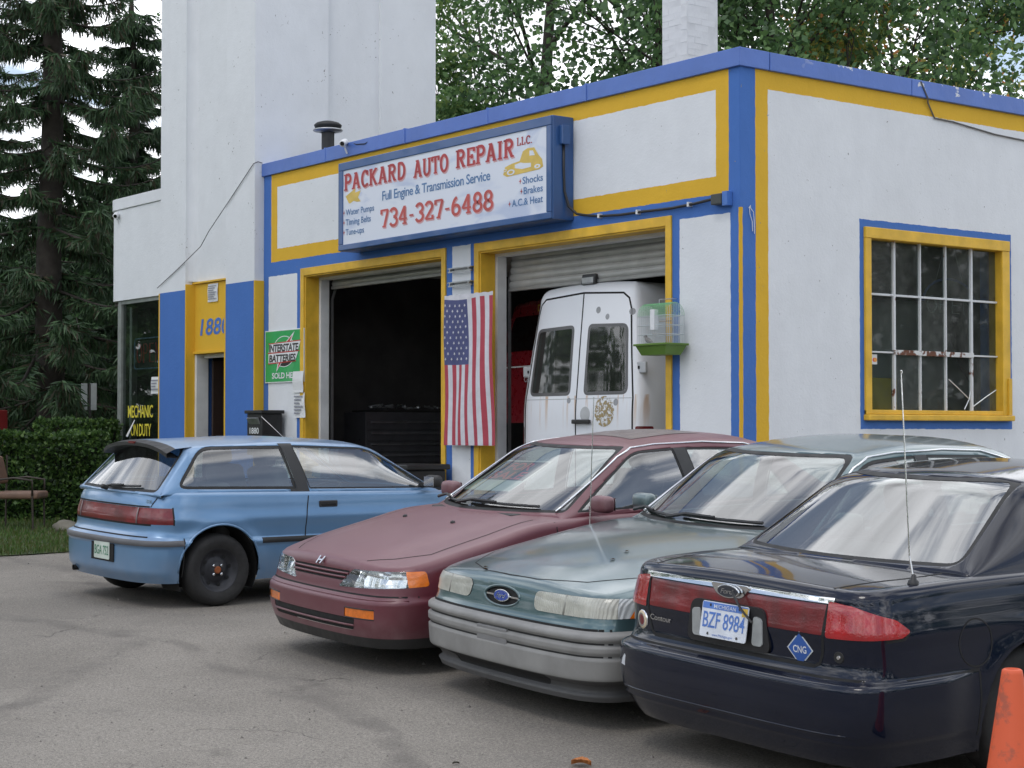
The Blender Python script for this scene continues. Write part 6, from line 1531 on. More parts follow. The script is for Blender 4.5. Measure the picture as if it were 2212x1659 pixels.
# ------------------------------------------------------------------ white van backed into the right-hand bay
def white_van():
    n = thing('van', 'white high-roof van with rust-streaked rear doors parked in the right bay', 'van'); n.scale = (1.03, 1.03, 1.03); n.location = (-2.62, .17+2.9*1.03, FZ+.09); n.rotation_euler = (0, 0, PI/2)
    t = NT('chalky_white_van_paint'); sp = t.n('ShaderNodeSeparateXYZ', {0: t.oc})
    mp = t.n('ShaderNodeMapping', {'Vector': t.oc, 'Scale': (5, 26, .9)}).outputs[0]
    fall = t.math('MULTIPLY', t.ramp(sp.outputs['Z'], 1.05, 1.42, 0, 1, False), t.ramp(sp.outputs['Z'], 1.43, 1.44, 1, 0, False))
    rs = t.math('MULTIPLY', t.ramp(t.noise(1.0, 3, .5, mp), .58, .68), fall)
    ch = t.math('MULTIPLY', t.ramp(t.noise(6.5, 3), .66, .68), t.ramp(t.noise(1.5, 2), .45, .55))
    c = t.mixc(t.math('MULTIPLY', rs, .7), (.74, .76, .79), (.48, .25, .08)); 
    pm = t.surf(t.pbr(c=c, r=.38, coat=.4, cr=.12))
    b = body_shell(dict(plan=[(2.9, 0), (2.87, .4), (2.75, .75), (2.4, .93), (1.5, .965), (-1.5, .965), (-2.4, .962), (-2.80, .945), (-2.885, .86), (-2.9, .6), (-2.9, .3), (-2.9, 0)], N=110,
        sW=[(.3, .97), (.6, 1), (1.35, .99), (1.8, .93), (2.3, .845), (2.62, .80)], dF=[(.3, 0), (1.0, 0), (2.6, -1.2)], dR=[(.3, 0), (1.2, .0), (1.6, .03), (2.62, .13)], H=[(2.9, 2.58), (-2.9, 2.60)], crown=.06, round=.13, z0=.32, zm=2.35, step=.04, rs=.8))
    b.tree()
    wp = lambda s: rpoly([(s*.105, 1.435), (s*.79, 1.435), (s*.72, 2.145), (s*.11, 2.165)], [.07, .09, .08, .07])
    for s in (1, -1): b.front(wp(s), 'wt%d' % s, -1); b.front(inset(wp(s), .035), 'wg%d' % s, -1, only=('wt%d' % s,))
    for s in (1, -1): lamp_poly(b, [(-2.88, s*.90, .70), (-2.72, s*.99, .70), (-2.72, s*.99, 1.12), (-2.88, s*.90, 1.12)], (-.6, s*.8, 0), 'tl%d' % s, .02)
    b.emit('', 'body', pm, n)
    gl = thin_glass('dusty_van_glass', (.30, .34, .32), 1.7, .03, .14, 3, (.26, .28, .26)); fr = simple('van_window_frit', (.10, .10, .10), .35)
    for s in (1, -1):
        b.emit('wt%d' % s, 'window_surround', fr, n, .001); b.emit('wg%d' % s, 'rear_window', gl, n, .001); b.emit('tl%d' % s, 'tail_light', M_RED, n, .004)
        gap(b, [(-4, s*.86, .5), (-4, s*.855, 1.4), (-4, s*.80, 1.8), (-4, s*.735, 2.30), (-4, s*.70, 2.40), (-4, s*.62, 2.455), (-4, 0, 2.49)], (-1, 0, 0), .016, 'door_gap', M_GAP, n)
        for z in (1.70, .85):
            l, nn = b.hit((-4, s*.885, z), (1, 0, 0))
            if l is not None: MB().obox((l.x-.012, s*.885, z), ((0, 1, 0), (1, 0, 0), (0, 0, 1)), (.095, .016, .055)).build('hinge', simple('hinge_grey', (.45, .47, .48), .45), n, local=True, bevel=.01); MB().box((l.x-.034, s*.885-.012, z-.015), (l.x-.027, s*.885+.012, z+.015)).build('hinge_bolt', M_GAP, n, local=True)
    gap(b, [(-4, 0, .5), (-4, 0, 2.49)], (-1, 0, 0), .014, 'door_gap', M_GAP, n)
    gap(b, [(-4, -.84, 1.40), (-4, .84, 1.40)], (-1, 0, 0), .006, 'panel_crease', simple('crease_grey', (.40, .42, .43), .5), n)
    for x in (-1.35,): gap(b, [(x, 0, .5), (x, 0, 2.2)], (0, -1, 0), .012, 'side_seam', M_GAP, n)
    l, nn = b.hit((-4, -.10, 1.16), (1, 0, 0)); MB().box((l.x-.045, -.26, 1.145), (l.x-.02, .02, 1.19)).build('door_handle', M_BLKP, n, local=True, bevel=.01); MB().box((l.x-.02, -.24, 1.15), (l.x+.01, -.19, 1.185)).box((l.x-.02, -.05, 1.15), (l.x+.01, .0, 1.185)).build('handle_base', M_BLKP, n, local=True)
    MB().lathe([(.0, .003), (.075, .003), (.077, 0)], b.hit((-4, -.15, 1.245), (1, 0, 0))[0], (-1, 0, .05), 18).build('lock_cover', simple('lock_grey', (.42, .43, .43), .5), n, local=True)
    # weathered remains of a round decal
    l, nn = b.hit((-4, -.45, 1.27), (1, 0, 0)); t = NT('peeling_gold_decal'); k = t.ramp(t.noise(26, 5, .65, dist=.6), .44, .56)
    dm = t.surf(t.n('ShaderNodeMixShader', {0: k, 1: t.n('ShaderNodeBsdfTransparent').outputs[0], 2: t.pbr(c=(.34, .26, .12), r=.7)}).outputs[0])
    v = MB(); R_ = []
    for k in range(24): a = 2*PI*k/24; p, q = b.hit((-4, -.45+.155*math.cos(a), 1.27+.155*math.sin(a)), (1, 0, 0)); R_.append(p+q*.003)
    for k in range(24): v.face([l+nn*.003, R_[k], R_[(k+1) % 24]])
    v.build('decal', dm, n, local=True)
    for (y, z, r_) in ((.05-.30, 2.30, .035), (-.40, 2.245-.02, .03), (-.75, 2.26, .035), (-.62, 1.36, .035), (.12, 1.385, .03)):
        l, nn = b.hit((-4, y, z), (1, 0, 0)); MB().lathe([(.0, .002), (r_, .002), (r_+.001, 0)], l, nn, 10).build('primer_spot', simple('primer_grey', (.30, .31, .32), .7), n, local=True)
    # work lamp on the roof edge
    lm = MB().obox((-2.70, -.02, 2.625), ((1, 0, -.2), (0, 1, 0), (.2, 0, 1)), (.05, .11, .055)).build('work_lamp', M_BLKP, n, local=True, bevel=.012); MB().box((-2.72, -.05, 2.50), (-2.67, .01, 2.60)).build('lamp_stalk', M_BLKP, lm, local=True); MB().box((-2.757, -.11, 2.585), (-2.750, .07, 2.65)).build('lamp_lens', M_GALV, lm, local=True)
    for x in (-1.75, 1.75):
        for s in (1, -1): w = wheel(n, x, s*.80, .33, .22, .2)
    MB().box((-2.7, -.85, .30), (2.4, .85, .36)).build('underbody', M_UNDER, n, local=True)
    MB().box((-2.6, -.72, .4), (-2.5, .72, 2.3)).build('cargo_partition', M_UNDER, n, local=True)
white_van()
# ------------------------------------------------------------------ red vehicle deeper in the same bay
def red_van():
    n = thing('van', 'dark red lettered van raised up inside the right bay behind the flag', 'van'); n.location = (-5.70, 4.35, FZ+1.0); n.rotation_euler = (0, 0, math.radians(80))
    pm = simple('deep_red_paint', (.20, .008, .014), .3, coat=.8)
    b = body_shell(dict(plan=[(2.2, 0), (2.15, .4), (2.0, .75), (1.6, .88), (-1.6, .9), (-2.1, .86), (-2.19, .6), (-2.2, 0)], N=70, sW=[(.3, .97), (.7, 1), (1.2, .98), (1.9, .82)], dF=[(.3, 0), (.9, 0), (1.9, -.9)], dR=[(.3, 0), (1.0, 0), (1.9, .18)], H=[(2.2, 1.9), (-2.2, 1.9)], crown=.05, round=.12, z0=.3, zm=1.6, step=.06, rs=.6)); b.tree()
    wn_ = rpoly([(-.62, 1.22), (.62, 1.22), (.54, 1.68), (-.54, 1.68)], .06); b.front(wn_, 'w', -1)
    b.emit('', 'body', pm, n); b.emit('w', 'rear_window', M_CGLASSD, n)
    gap(b, [(-4, .85, 1.02), (-4, -.85, 1.02)], (-1, 0, 0), .014, 'trim_line', M_WT, n)
    MW = Vector((-5.55, 5.3, 0))
    yl = simple('van_yellow_lettering', (.5, .38, .05), .5); wl = simple('van_white_lettering', (.5, .5, .52), .5)
    put('lettering', text2d('DRIVER', .01), yl, n, (-2.11, -.18, 1.72), (0, -1, 0), (0, 0, 1), W=.42, H=.12, local=True)
    put('lettering', text2d('casino.com', .01), wl, n, (-2.225, -.02, .82), (0, -1, 0), (0, 0, 1), W=.75, H=.15, local=True)
    for s in (1, -1):
        for x in (-1.3, 1.3): wheel(n, x, s*.76, .31, .2, .19)
    MB().box((-1.4, -.7, -1.0), (-1.2, .7, .3)).build('lift_arm', M_UNDER, n, local=True); MB().box((1.2, -.7, -1.0), (1.4, .7, .3)).build('lift_arm', M_UNDER, n, local=True)
red_van()
# ------------------------------------------------------------------ inside the left bay
def tool_chest(label, y0, y1, x0, h, c):
    """stands against the bay's left wall, drawers facing the bay"""
    d_ = .55; r = thing('tool_chest', label, 'tool chest', (x0, (y0+y1)/2, FZ)); m = simple('chest_paint', c, .35, var=.2, coat=.4); MB().box((x0, y0, FZ+.1), (x0+d_, y1, FZ+h)).build('carcass', m, r, bevel=.01); z = FZ+.16
    while z < FZ+h-.12:
        d = MB().box((x0+d_, y0+.03, z), (x0+d_+.015, y1-.03, z+.13)).build('drawer', m, r, bevel=.006); MB().box((x0+d_+.017, y0+.08, z+.09), (x0+d_+.035, y1-.08, z+.112)).build('handle', M_GALV, d); z += .15
    for y in (y0+.1, y1-.1): MB().lathe([(.0, -.03), (.05, -.03), (.05, .03), (0.001, .03)], (x0+d_-.1, y, FZ+.05), (0, 1, 0), 12).build('castor', M_TYRE, r)
tool_chest('wide dark tool chest with many drawers inside the left bay', 1.25, 3.0, -8.95, 1.45, (.06, .06, .065)); tool_chest('low dark red tool chest near the left bay jamb', .42, 1.1, -8.95, .95, (.20, .02, .02))
r = thing('clutter_tray', 'tray of silver sockets and tools on top of the wide tool chest', 'tray', (-8.68, 2.1, FZ+1.45)); MB().box((-8.9, 1.35, FZ+1.451), (-8.45, 2.9, FZ+1.475)).build('tray_base', M_UNDER, r)
rr = random.Random(4)
for k in range(30):
    x, y = rr.uniform(-8.85, -8.5), rr.uniform(1.4, 2.8); a = rr.uniform(0, PI); l_ = rr.uniform(.06, .18); MB().tube([(x, y, FZ+1.50+rr.random()*.04), (x+l_*.5*math.cos(a), y+l_*math.sin(a), FZ+1.50+rr.random()*.06)], .014, 6).build('tool', M_GALV, r)
MB_ = MB(); MB_.tube([(-8.93, 3.6, 2.6), (-8.7, 3.55, 2.4), (-8.72, 3.5, 1.9), (-8.9, 3.6, 1.6)], .02, 6)
tag(MB_.build('air_hose', M_RUB, smooth=True), 'dark air hose looped on the left bay wall', 'hose')
tb = thing('storage_bin', 'black plastic storage bin standing before the pier between the bays', 'bin', (-4.95, -.35, gz(-4.95, -.35)))
MB().box((-5.32, -.62, FZ-.06), (-4.60, -.10, 1.06)).build('body', M_BLKP, tb, bevel=.02); MB().box((-5.36, -.66, 1.06), (-4.56, -.06, 1.12)).build('lid', M_BLKP, tb, bevel=.015)
# ------------------------------------------------------------------ traffic cone at the right edge, dry leaf on the asphalt
def cone(x, y):
    z = gz(x, y); r = thing('traffic_cone', 'scuffed orange traffic cone cut off by the right edge', 'traffic cone', (x, y, z)); t = NT('scuffed_orange_pvc'); k = t.math('MULTIPLY', t.ramp(t.noise(9, 5, .65), .52, .64), .7)
    m = t.surf(t.pbr(c=t.mixc(k, (.66, .105, .035), (.28, .08, .05)), r=.55)); mt = t
    MB().lathe([(.145, .03), (.14, .05), (.042, .685), (.039, .70), (.030, .705), (.028, .70), (.028, .60)], (x, y, z), (0, 0, 1), 32).build('cone_shell', m, r, smooth=True)
    MB().prism(rrect(-.18, .18, -.18, .18, .03, 4), (x, y, z+.002), (1, 0, 0), (0, 1, 0), (0, 0, 1), .03).build('base', simple('cone_base', (.05, .045, .04), .7), r, bevel=.004)
cone(7.275, -5.735)
def leaf(x, y, s_, a, label, c):
    v = MB(); m = 7; z = gz(x, y)+.006
    for i in range(m):
        for sd_ in (1, -1):
            def pt(t_, q): w_ = .5*math.sin(PI*t_**.8)*q*sd_*(1+.25*math.sin(t_*19)); lx, ly = (t_-.5), w_*.75; return (x+s_*(lx*math.cos(a)-ly*math.sin(a)), y+s_*(lx*math.sin(a)+ly*math.cos(a)), z+s_*(.22*q*q+.12*math.sin(PI*t_)))
            v.face([pt(i/m, 0), pt((i+1)/m, 0), pt((i+1)/m, 1), pt(i/m, 1)])
    tag(v.build('dry_leaf', simple('leaf_'+str(int(s_*1000)), c, .7, var=.3, sc=30), smooth=True), label, 'leaf')
leaf(5.13, -6.17, .10, .6, 'curled orange brown dry leaf on the asphalt at the bottom edge', (.42, .15, .04)); leaf(4.725, -6.614, .035, 1.2, 'tiny dark leaf on the asphalt before the teal sedan', (.06, .055, .04)); leaf(2.2, -8.2, .05, 2.2, 'small olive leaf on the open asphalt at lower left', (.12, .11, .05))
# ------------------------------------------------------------------ chair and stones by the hedge, street sign
def chair():
    x, y = -8.85, -3.45; z = gz(x, y); r = thing('chair', 'brown padded metal chair standing on the grass before the hedge', 'chair', (x, y, z)); M_F = simple('chair_frame_dark', (.05, .04, .032), .5, m=.3); M_P = simple('brown_vinyl', (.16, .092, .062), .55, var=.2)
    u = Vector((.62, .78, 0)); w_ = Vector((.78, -.62, 0)); c = Vector((x, y, z))
    MB().obox(c+u*.06+Vector((0, 0, .42)), (u, w_, (0, 0, 1)), (.27, .24, .045)).build('seat', M_P, r, bevel=.03, smooth=True, bseg=3)
    MB().obox(c-u*.23+Vector((0, 0, .72)), ((u*.97+Vector((0, 0, .24))), w_, (-u*.24+Vector((0, 0, .97)))), (.035, .24, .17)).build('backrest', M_P, r, bevel=.03, smooth=True, bseg=3)
    for s in (1, -1):
        for a in (.28, -.20): MB().tube([c+u*a+w_*s*.24+Vector((0, 0, 0)), c+u*a*.95+w_*s*.24+Vector((0, 0, .45 if a > 0 else .9))], .013, 6).build('leg', M_F, r)
        MB().tube([c-u*.20+w_*s*.26+Vector((0, 0, .60)), c+u*.05+w_*s*.27+Vector((0, 0, .63)), c+u*.27+w_*s*.26+Vector((0, 0, .60)), c+u*.27+w_*s*.25+Vector((0, 0, .42))], .014, 6).build('armrest', M_F, r, smooth=True)
chair()
def stone(x, y, s_, label):
    bb = bmesh.new(); bmesh.ops.create_icosphere(bb, subdivisions=3, radius=1)
    for q in bb.verts: k = 1+.25*mnoise.noise(q.co*1.3+Vector((x*3, y, 0))); q.co = Vector((q.co.x*s_*1.3*k, q.co.y*s_*k, q.co.z*s_*.6*k))
    me = bpy.data.meshes.new('stone'); bb.to_mesh(me); bb.free(); me.polygons.foreach_set('use_smooth', [True]*len(me.polygons)); me.materials.append(simple('mossy_stone', (.13, .12, .095), .9, var=.3, bump=.4)); o = bpy.data.objects.new('stone', me); link(o); o.location = (x, y, gz(x, y)+s_*.3); tag(o, label, 'stone')
stone(-8.30, -3.05, .16, 'rounded mossy stone at the foot of the hedge, nearer the chair'); stone(-8.15, -2.72, .15, 'mossy stone at the foot of the hedge behind the hatchback bumper')
ss = thing('street_sign', 'back of two narrow pale street signs on a post behind the hedge', 'sign', (-16.66, .9, gz(-16.66, .9))); M_SGB = simple('sign_back_grey', (.38, .40, .39), .5)
Rv = Vector((.607, .795, 0)); c_ = Vector((-16.66, .91, 2.08))
for a in (-.08, .08): MB().obox(c_+Rv*a, (Rv, (-.795, .607, 0), (0, 0, 1)), (.055, .004, .23)).build('sign_plate', M_SGB, ss, bevel=.003)
MB().tube([(-16.66, .93, gz(-16.66, .9)), (-16.66, .93, 2.3)], .025, 8).build('post', simple('post_dark', (.05, .045, .04), .6), ss)
rm = thing('red_newspaper_box', 'dark red box standing by the street beyond the hedge', 'box', (-17.5, -1.2, gz(-17.5, -1.2)))
cr_ = Vector(cam.location)+(Vector((-.79466, .60647, .0266))+Vector((.607, .795, 0))*((-2-1106)/3776)+Vector((0, 0, 1))*((829.5-915)/3776))*30
rm.location = (cr_.x, cr_.y, gz(cr_.x, cr_.y)); MB().box((cr_.x-.3, cr_.y-.3, rm.location.z+.55), (cr_.x+.12, cr_.y+.12, 1.85)).build('body', simple('dull_red_paint', (.20, .012, .012), .5), rm, bevel=.02); MB().box((cr_.x-.2, cr_.y-.2, rm.location.z), (cr_.x+.02, cr_.y+.02, rm.location.z+.55)).build('pedestal', M_BLKP, rm)

# grit scattered on the lot
r_ = random.Random(77); v_, f_ = [], []
for k in range(2600):
    x, y = r_.uniform(-6, 7.2), r_.uniform(-10.5, -4.2); q = r_.uniform(.003, .009) if r_.random() < .93 else r_.uniform(.010, .018); z = gz(x, y); i = len(v_); a = r_.random()*6
    v_ += [(x+q*math.cos(a+2.1*j)*r_.uniform(.7, 1.2), y+q*math.sin(a+2.1*j)*r_.uniform(.7, 1.2), z-.001) for j in range(3)]+[(x, y, z+q*.8)]; f_ += [(i, i+1, i+3), (i+1, i+2, i+3), (i+2, i, i+3)]
tag(mk('grit', v_, f_, simple('loose_grit', (.20, .185, .165), .9, var=.5, sc=3)), 'loose grit scattered over the asphalt', 'grit', kind='stuff')
# ------------------------------------------------------------------ vegetation
FWD = Vector((-.79466, .60647, .0266)); RGT = Vector((.6067, .7950, 0)); UPV = RGT.cross(FWD)
def site(px, depth):
    """ground point that lies behind a given column of the view at a given distance"""
    p = Vector(cam.location)+(FWD+RGT*((px-1106)/3776))*depth; return Vector((p.x, p.y, gz(p.x, p.y)))
def leaf_mat(name, c, tr=.35):
    t = NT(name); k = t.ramp(t.noise(1.7, 3), .3, .7, .75, 1.25, False)
    col = t.n('ShaderNodeVectorMath', {0: c, 'Scale': k}, operation='SCALE').outputs[0]
    d = t.n('ShaderNodeBsdfDiffuse', {'Color': col}).outputs[0]; tl = t.n('ShaderNodeBsdfTranslucent', {'Color': col}).outputs[0]; g = t.n('ShaderNodeBsdfGlossy', {'Color': (.5, .5, .5, 1), 'Roughness': .45}).outputs[0]
    s_ = t.n('ShaderNodeMixShader', {0: tr, 1: d, 2: tl}).outputs[0]
    return t.surf(t.n('ShaderNodeMixShader', {0: .05, 1: s_, 2: g}).outputs[0])
def bark_mat(name, c): return simple(name, c, .9, var=.35, sc=5, bump=.6, bsc=18)
M_BARK = bark_mat('dark_bark', (.035, .028, .022)); M_BARKG = bark_mat('grey_bark', (.10, .09, .078))
def rvec(r):
    while True:
        v = Vector((r.uniform(-1, 1), r.uniform(-1, 1), r.uniform(-1, 1)))
        if .02 < v.length < 1: return v
class Leaves:
    def __init__(s, r): s.v = []; s.f = []; s.m = []; s.r = r
    def leaf(s, p, d, n, l, w, m):
        i = len(s.v); a = p+d*l; q = n*w
        s.v += [tuple(p), tuple(p+d*l*.45+q), tuple(a), tuple(p+d*l*.45-q)]; s.f.append((i, i+1, i+2, i+3)); s.m.append(m)
    def clump(s, c, rad, n, l, mats, droop=.3, flat=.75):
        r = s.r
        for k in range(n):
            o = rvec(r); o = Vector((o.x*rad, o.y*rad, o.z*rad*flat)); d = (rvec(r).normalized()+o.normalized()*.7-Vector((0, 0, droop))).normalized(); nn = d.cross(rvec(r).normalized())
            if nn.length < .05: continue
            ll = l*r.uniform(.6, 1.25); s.leaf(c+o, d, nn.normalized(), ll, ll*r.uniform(.28, .42), mats[int(r.random()*len(mats))])
def branchy(mb, r, p, d, length, rad, depth, tips, spread=.65, up=.12, wob=.16, nseg=4):
    pts = [p]; rs = [rad]; q = p; dd = d.normalized()
    for k in range(nseg):
        dd = (dd+rvec(r)*wob+Vector((0, 0, up*.3))).normalized(); q = q+dd*length/nseg; pts.append(q); rs.append(rad*(1-.55*(k+1)/nseg))
    mb.tube(pts, rs, 6 if rad > .04 else 4, cap=False)
    if depth == 0: tips.append((q, dd)); tips.append((pts[-2], dd)); return
    kids = 3 if depth > 1 else 4
    for k in range(kids):
        t_ = r.uniform(.35, 1.0) if k else 1.0; i = min(nseg-1, int(t_*nseg)); b_ = pts[i].lerp(pts[i+1], t_*nseg-i if t_ < 1 else 1)
        nd = (dd+rvec(r).normalized()*spread+Vector((0, 0, up))).normalized(); branchy(mb, r, b_, nd, length*r.uniform(.55, .8), rad*.5, depth-1, tips, spread, up, wob, nseg)
def broadleaf(name, label, base, H, trunk_r, bole, mats, pal, seed, leaf=.15, per=34, clump_r=.75, depth=3, limb=3.6, lean=(0, 0, 0), nl=7, bark=None, group='trees behind the shop', extra=0, spread=.65, flat=.75):
    r = random.Random(seed); root = thing(name, label, 'tree', base, group); mb = MB(); tips = []
    top = base+Vector(lean)*H+Vector((0, 0, H*.75)); pts = [base+(top-base)*t_+Vector((.18*math.sin(t_*5+seed), .18*math.cos(t_*4+seed), 0))*t_ for t_ in [k/10 for k in range(11)]]
    mb.tube(pts, [trunk_r*(1-.72*k/10) for k in range(11)], 9, cap=False)
    for k in range(nl):
        t_ = bole+(1-bole)*(k+.3)/nl; i = min(9, int(t_*10)); b_ = pts[i].lerp(pts[i+1], t_*10-i); a = k*2.4+seed
        branchy(mb, r, b_, Vector((math.cos(a), math.sin(a), .35+.5*t_)), limb*(1-.45*(t_-bole)/(1-bole))*r.uniform(.8, 1.15), trunk_r*.38*(1-.5*t_), depth-1, tips, spread)
    branchy(mb, r, pts[-1], Vector((0, 0, 1)), H*.2, trunk_r*.25, depth-1, tips, spread)
    mb.build('trunk', bark or M_BARK, root, smooth=True)
    L = Leaves(r)
    for (p, d) in tips: L.clump(p+rvec(r)*.2, clump_r*r.uniform(.6, 1.2), per, leaf, pal, flat=flat)
    mk('crown', L.v, L.f, mats, root, False, L.m); return root
G1 = leaf_mat('leaf_deep_green', (0.094, 0.181, 0.068)); G2 = leaf_mat('leaf_mid_green', (0.152, 0.265, 0.094)); G3 = leaf_mat('leaf_light_green', (0.244, 0.340, 0.103), .5); G4 = leaf_mat('leaf_yellow_green', (0.458, 0.427, 0.095), .55); G5 = leaf_mat('leaf_orange', (0.695, 0.269, 0.088), .5); G6 = leaf_mat('leaf_dark_shade', (0.065, 0.121, 0.056))
NE1 = leaf_mat('needle_dark', (0.045, 0.085, 0.041), .2); NE2 = leaf_mat('needle_green', (0.073, 0.134, 0.057), .2); NE3 = leaf_mat('needle_brown', (0.072, 0.061, 0.036), .15)
def spruce(label, base, H, seed, reach=3.4, z_lo=1.2, step=.42, dens=1.0, pal=(0, 0, 0, 1, 1, 2), mats=None, hang=.30, group='spruces on the street side'):
    r = random.Random(seed); root = thing('spruce_tree', label, 'tree', base, group); mb = MB(); mb.tube([base+Vector((.05*math.sin(k), .05*math.cos(k*1.3), H*k/12)) for k in range(13)], [.26*(1-.9*k/12)+.02 for k in range(13)], 9, cap=False)
    L = Leaves(r); z = z_lo; a0 = 0
    while z < H*.97:
        ln = reach*(1-.88*(z/H)**1.1)*r.uniform(.75, 1.1); nb = 5
        for k in range(nb):
            a = a0+2*PI*k/nb+r.uniform(-.3, .3); l_ = ln*r.uniform(.6, 1.15); d = Vector((math.cos(a), math.sin(a), 0)); sd_ = Vector((-d.y, d.x, 0)); pts = []
            zz = z+r.uniform(-.2, .2)
            for q in range(8):
                t_ = q/7; pts.append(base+d*(l_*t_)+Vector((0, 0, zz-.62*l_*t_*.55+.34*l_*t_**3))+sd_*.1*l_*math.sin(t_*3+a))
            mb.tube(pts, [.035*(1-.85*q/7)*(1-.5*z/H)+.006 for q in range(8)], 4, cap=False)
            n = int(52*l_*dens)
            for q in range(n):
                t_ = r.random()**.95; i = min(6, int(t_*7)); p = pts[i].lerp(pts[i+1], t_*7-i); out = sd_*r.choice((1, -1))*r.uniform(.1, 1)+d*r.uniform(.1, .9)
                tl = r.uniform(.12, .42)*(1-.3*t_); p2 = p+out.normalized()*tl+Vector((0, 0, -.10*tl-.03))
                for g in range(7):
                    pp = p.lerp(p2, r.random()); dr = (Vector((0, 0, -1))*r.uniform(.25, 1.1)+rvec(r)*.55+out*.35).normalized(); nn = dr.cross(rvec(r).normalized())
                    if nn.length > .05: ll = hang*r.uniform(.25, 1.0); L.leaf(pp, dr, nn.normalized(), ll, .008+.011*r.random(), pal[int(r.random()*len(pal))])
                dr = (p2-p).normalized(); nn = dr.cross(rvec(r).normalized())
                if nn.length > .05: L.leaf(p, dr, nn.normalized(), tl*1.15, .022, pal[int(r.random()*len(pal))])
        a0 += .5; z += step*(1-.3*z/H)
    mb.build('trunk', M_BARK, root, smooth=True); mk('crown', L.v, L.f, mats or [NE1, NE2, NE3], root, False, L.m); return root
spruce('tall dark spruce with drooping branches left of the white tower', site(108, 31), 17, 11, reach=3.7, dens=1.0, step=.60, z_lo=.5)
spruce('shorter blue green spruce close behind the tower edge', site(285, 37), 10.2, 12, reach=3.0, mats=[leaf_mat('needle_blue_green', (.045, .078, .045), .2), NE2, NE1], step=.42, dens=1.3, z_lo=.5)
spruce('dark spruce cut off by the left edge behind the tall spruce', site(-60, 39), 15, 15, reach=3.2, step=.64, dens=.9, z_lo=.5)
# behind the shop
broadleaf('tree', 'dark tree with a straight trunk behind the shop between tower and chimney', site(1180, 36), 15.5, .26, .30, [G6, G1, G2], (0, 0, 1, 1, 2), 21, leaf=.125, per=36, clump_r=.56, limb=4.1, nl=11)
broadleaf('tree', 'leafy dark green tree rising directly behind the brick chimney', site(1400, 32), 12.5, .20, .28, [G6, G1, G2], (0, 1, 1, 2), 22, leaf=.125, per=72, clump_r=.66, limb=3.2, nl=10)
broadleaf('tree', 'small light green tree beside the right edge of the tower', site(965, 34), 8.2, .12, .35, [G1, G2, G3], (0, 1, 1, 2), 23, leaf=.12, per=80, clump_r=.58, limb=2.0, nl=8)
broadleaf('tree', 'full deep green tree above the corner of the coping', site(1680, 30), 12.5, .22, .25, [G1, G2, G6], (0, 0, 1, 1, 2), 24, leaf=.13, per=110, clump_r=.74, limb=3.1, nl=13)
broadleaf('tree', 'loose yellow green maple with orange tinges behind the side wall', site(1960, 31), 10.4, .13, .25, [G2, G3, G4, G5], (0, 1, 1, 1, 2, 2, 2, 3), 25, leaf=.125, per=42, clump_r=.56, limb=2.3, nl=10, bark=M_BARKG)
broadleaf('tree', 'thin maple with bare upper branches near the right edge', site(2090, 33), 8.6, .12, .25, [G2, G3, G4, G5], (0, 0, 1, 1, 2, 3), 27, leaf=.12, per=22, clump_r=.5, limb=2.4, nl=8, bark=M_BARKG)
broadleaf('tree', 'low green maple at the right edge above the coping', site(2215, 30), 5.9, .10, .3, [G2, G3, G5], (0, 0, 0, 1, 1, 2), 28, leaf=.11, per=60, clump_r=.58, limb=1.8, nl=8, bark=M_BARKG)
broadleaf('tree', 'slender green tree filling between the dark tree and the maples', site(1855, 36), 10.5, .12, .25, [G1, G2, G3], (0, 1, 1, 2), 29, leaf=.125, per=84, clump_r=.62, limb=2.0, nl=9)
for k, (px, dp, h_) in enumerate(((1010, 44, 5.6), (1310, 46, 8.0), (1520, 44, 8.8), (2010, 46, 7.4))):
    broadleaf('tree', ('distant bushy tree low behind the tower side', 'distant green tree behind the straight trunk', 'distant green tree behind the chimney', 'distant green tree showing between the maples')[k], site(px, dp), h_, .16, .2, [G1, G2, G6], (0, 0, 1, 2), 40+k, leaf=.2, per=26, clump_r=.85, limb=2.8, nl=8)
for k, (px, dp, h_) in enumerate(((20, 44, 5.0), (165, 47, 5.6), (255, 45, 6.4))):
    broadleaf('tree', ('low dark bushy tree behind the tall spruce at the left edge', 'low dark bushy tree between the spruces in front of the house', 'dark bushy tree behind the office corner')[k], site(px, dp), h_, .16, .12, [G1, G6], (0, 1, 1), 60+k, leaf=.2, per=40, clump_r=.8, limb=2.2, nl=9, group='trees beyond the hedge')
# trees across the street, behind the viewer: unseen, raised to darken reflections
r_ = random.Random(5); L = Leaves(r_)
for k in range(46):
    a = math.radians(168+k*5.9); d = r_.uniform(42, 60); p = Vector((11.6+d*math.cos(a), -11.5+d*math.sin(a), 0)); hh = r_.uniform(7.0, 14)
    for q in range(26): L.clump(p+Vector((r_.uniform(-2.8, 2.8), r_.uniform(-2.8, 2.8), hh*(.05+.92*r_.random()))), r_.uniform(1.2, 2.2), 58, .66, (0, 1, 2))
tag(mk('unseen_treeline', L.v, L.f, [G1, G6, G2], None, False, L.m), 'unseen row of trees across the street, raised to darken reflections', 'trees', kind='stuff')
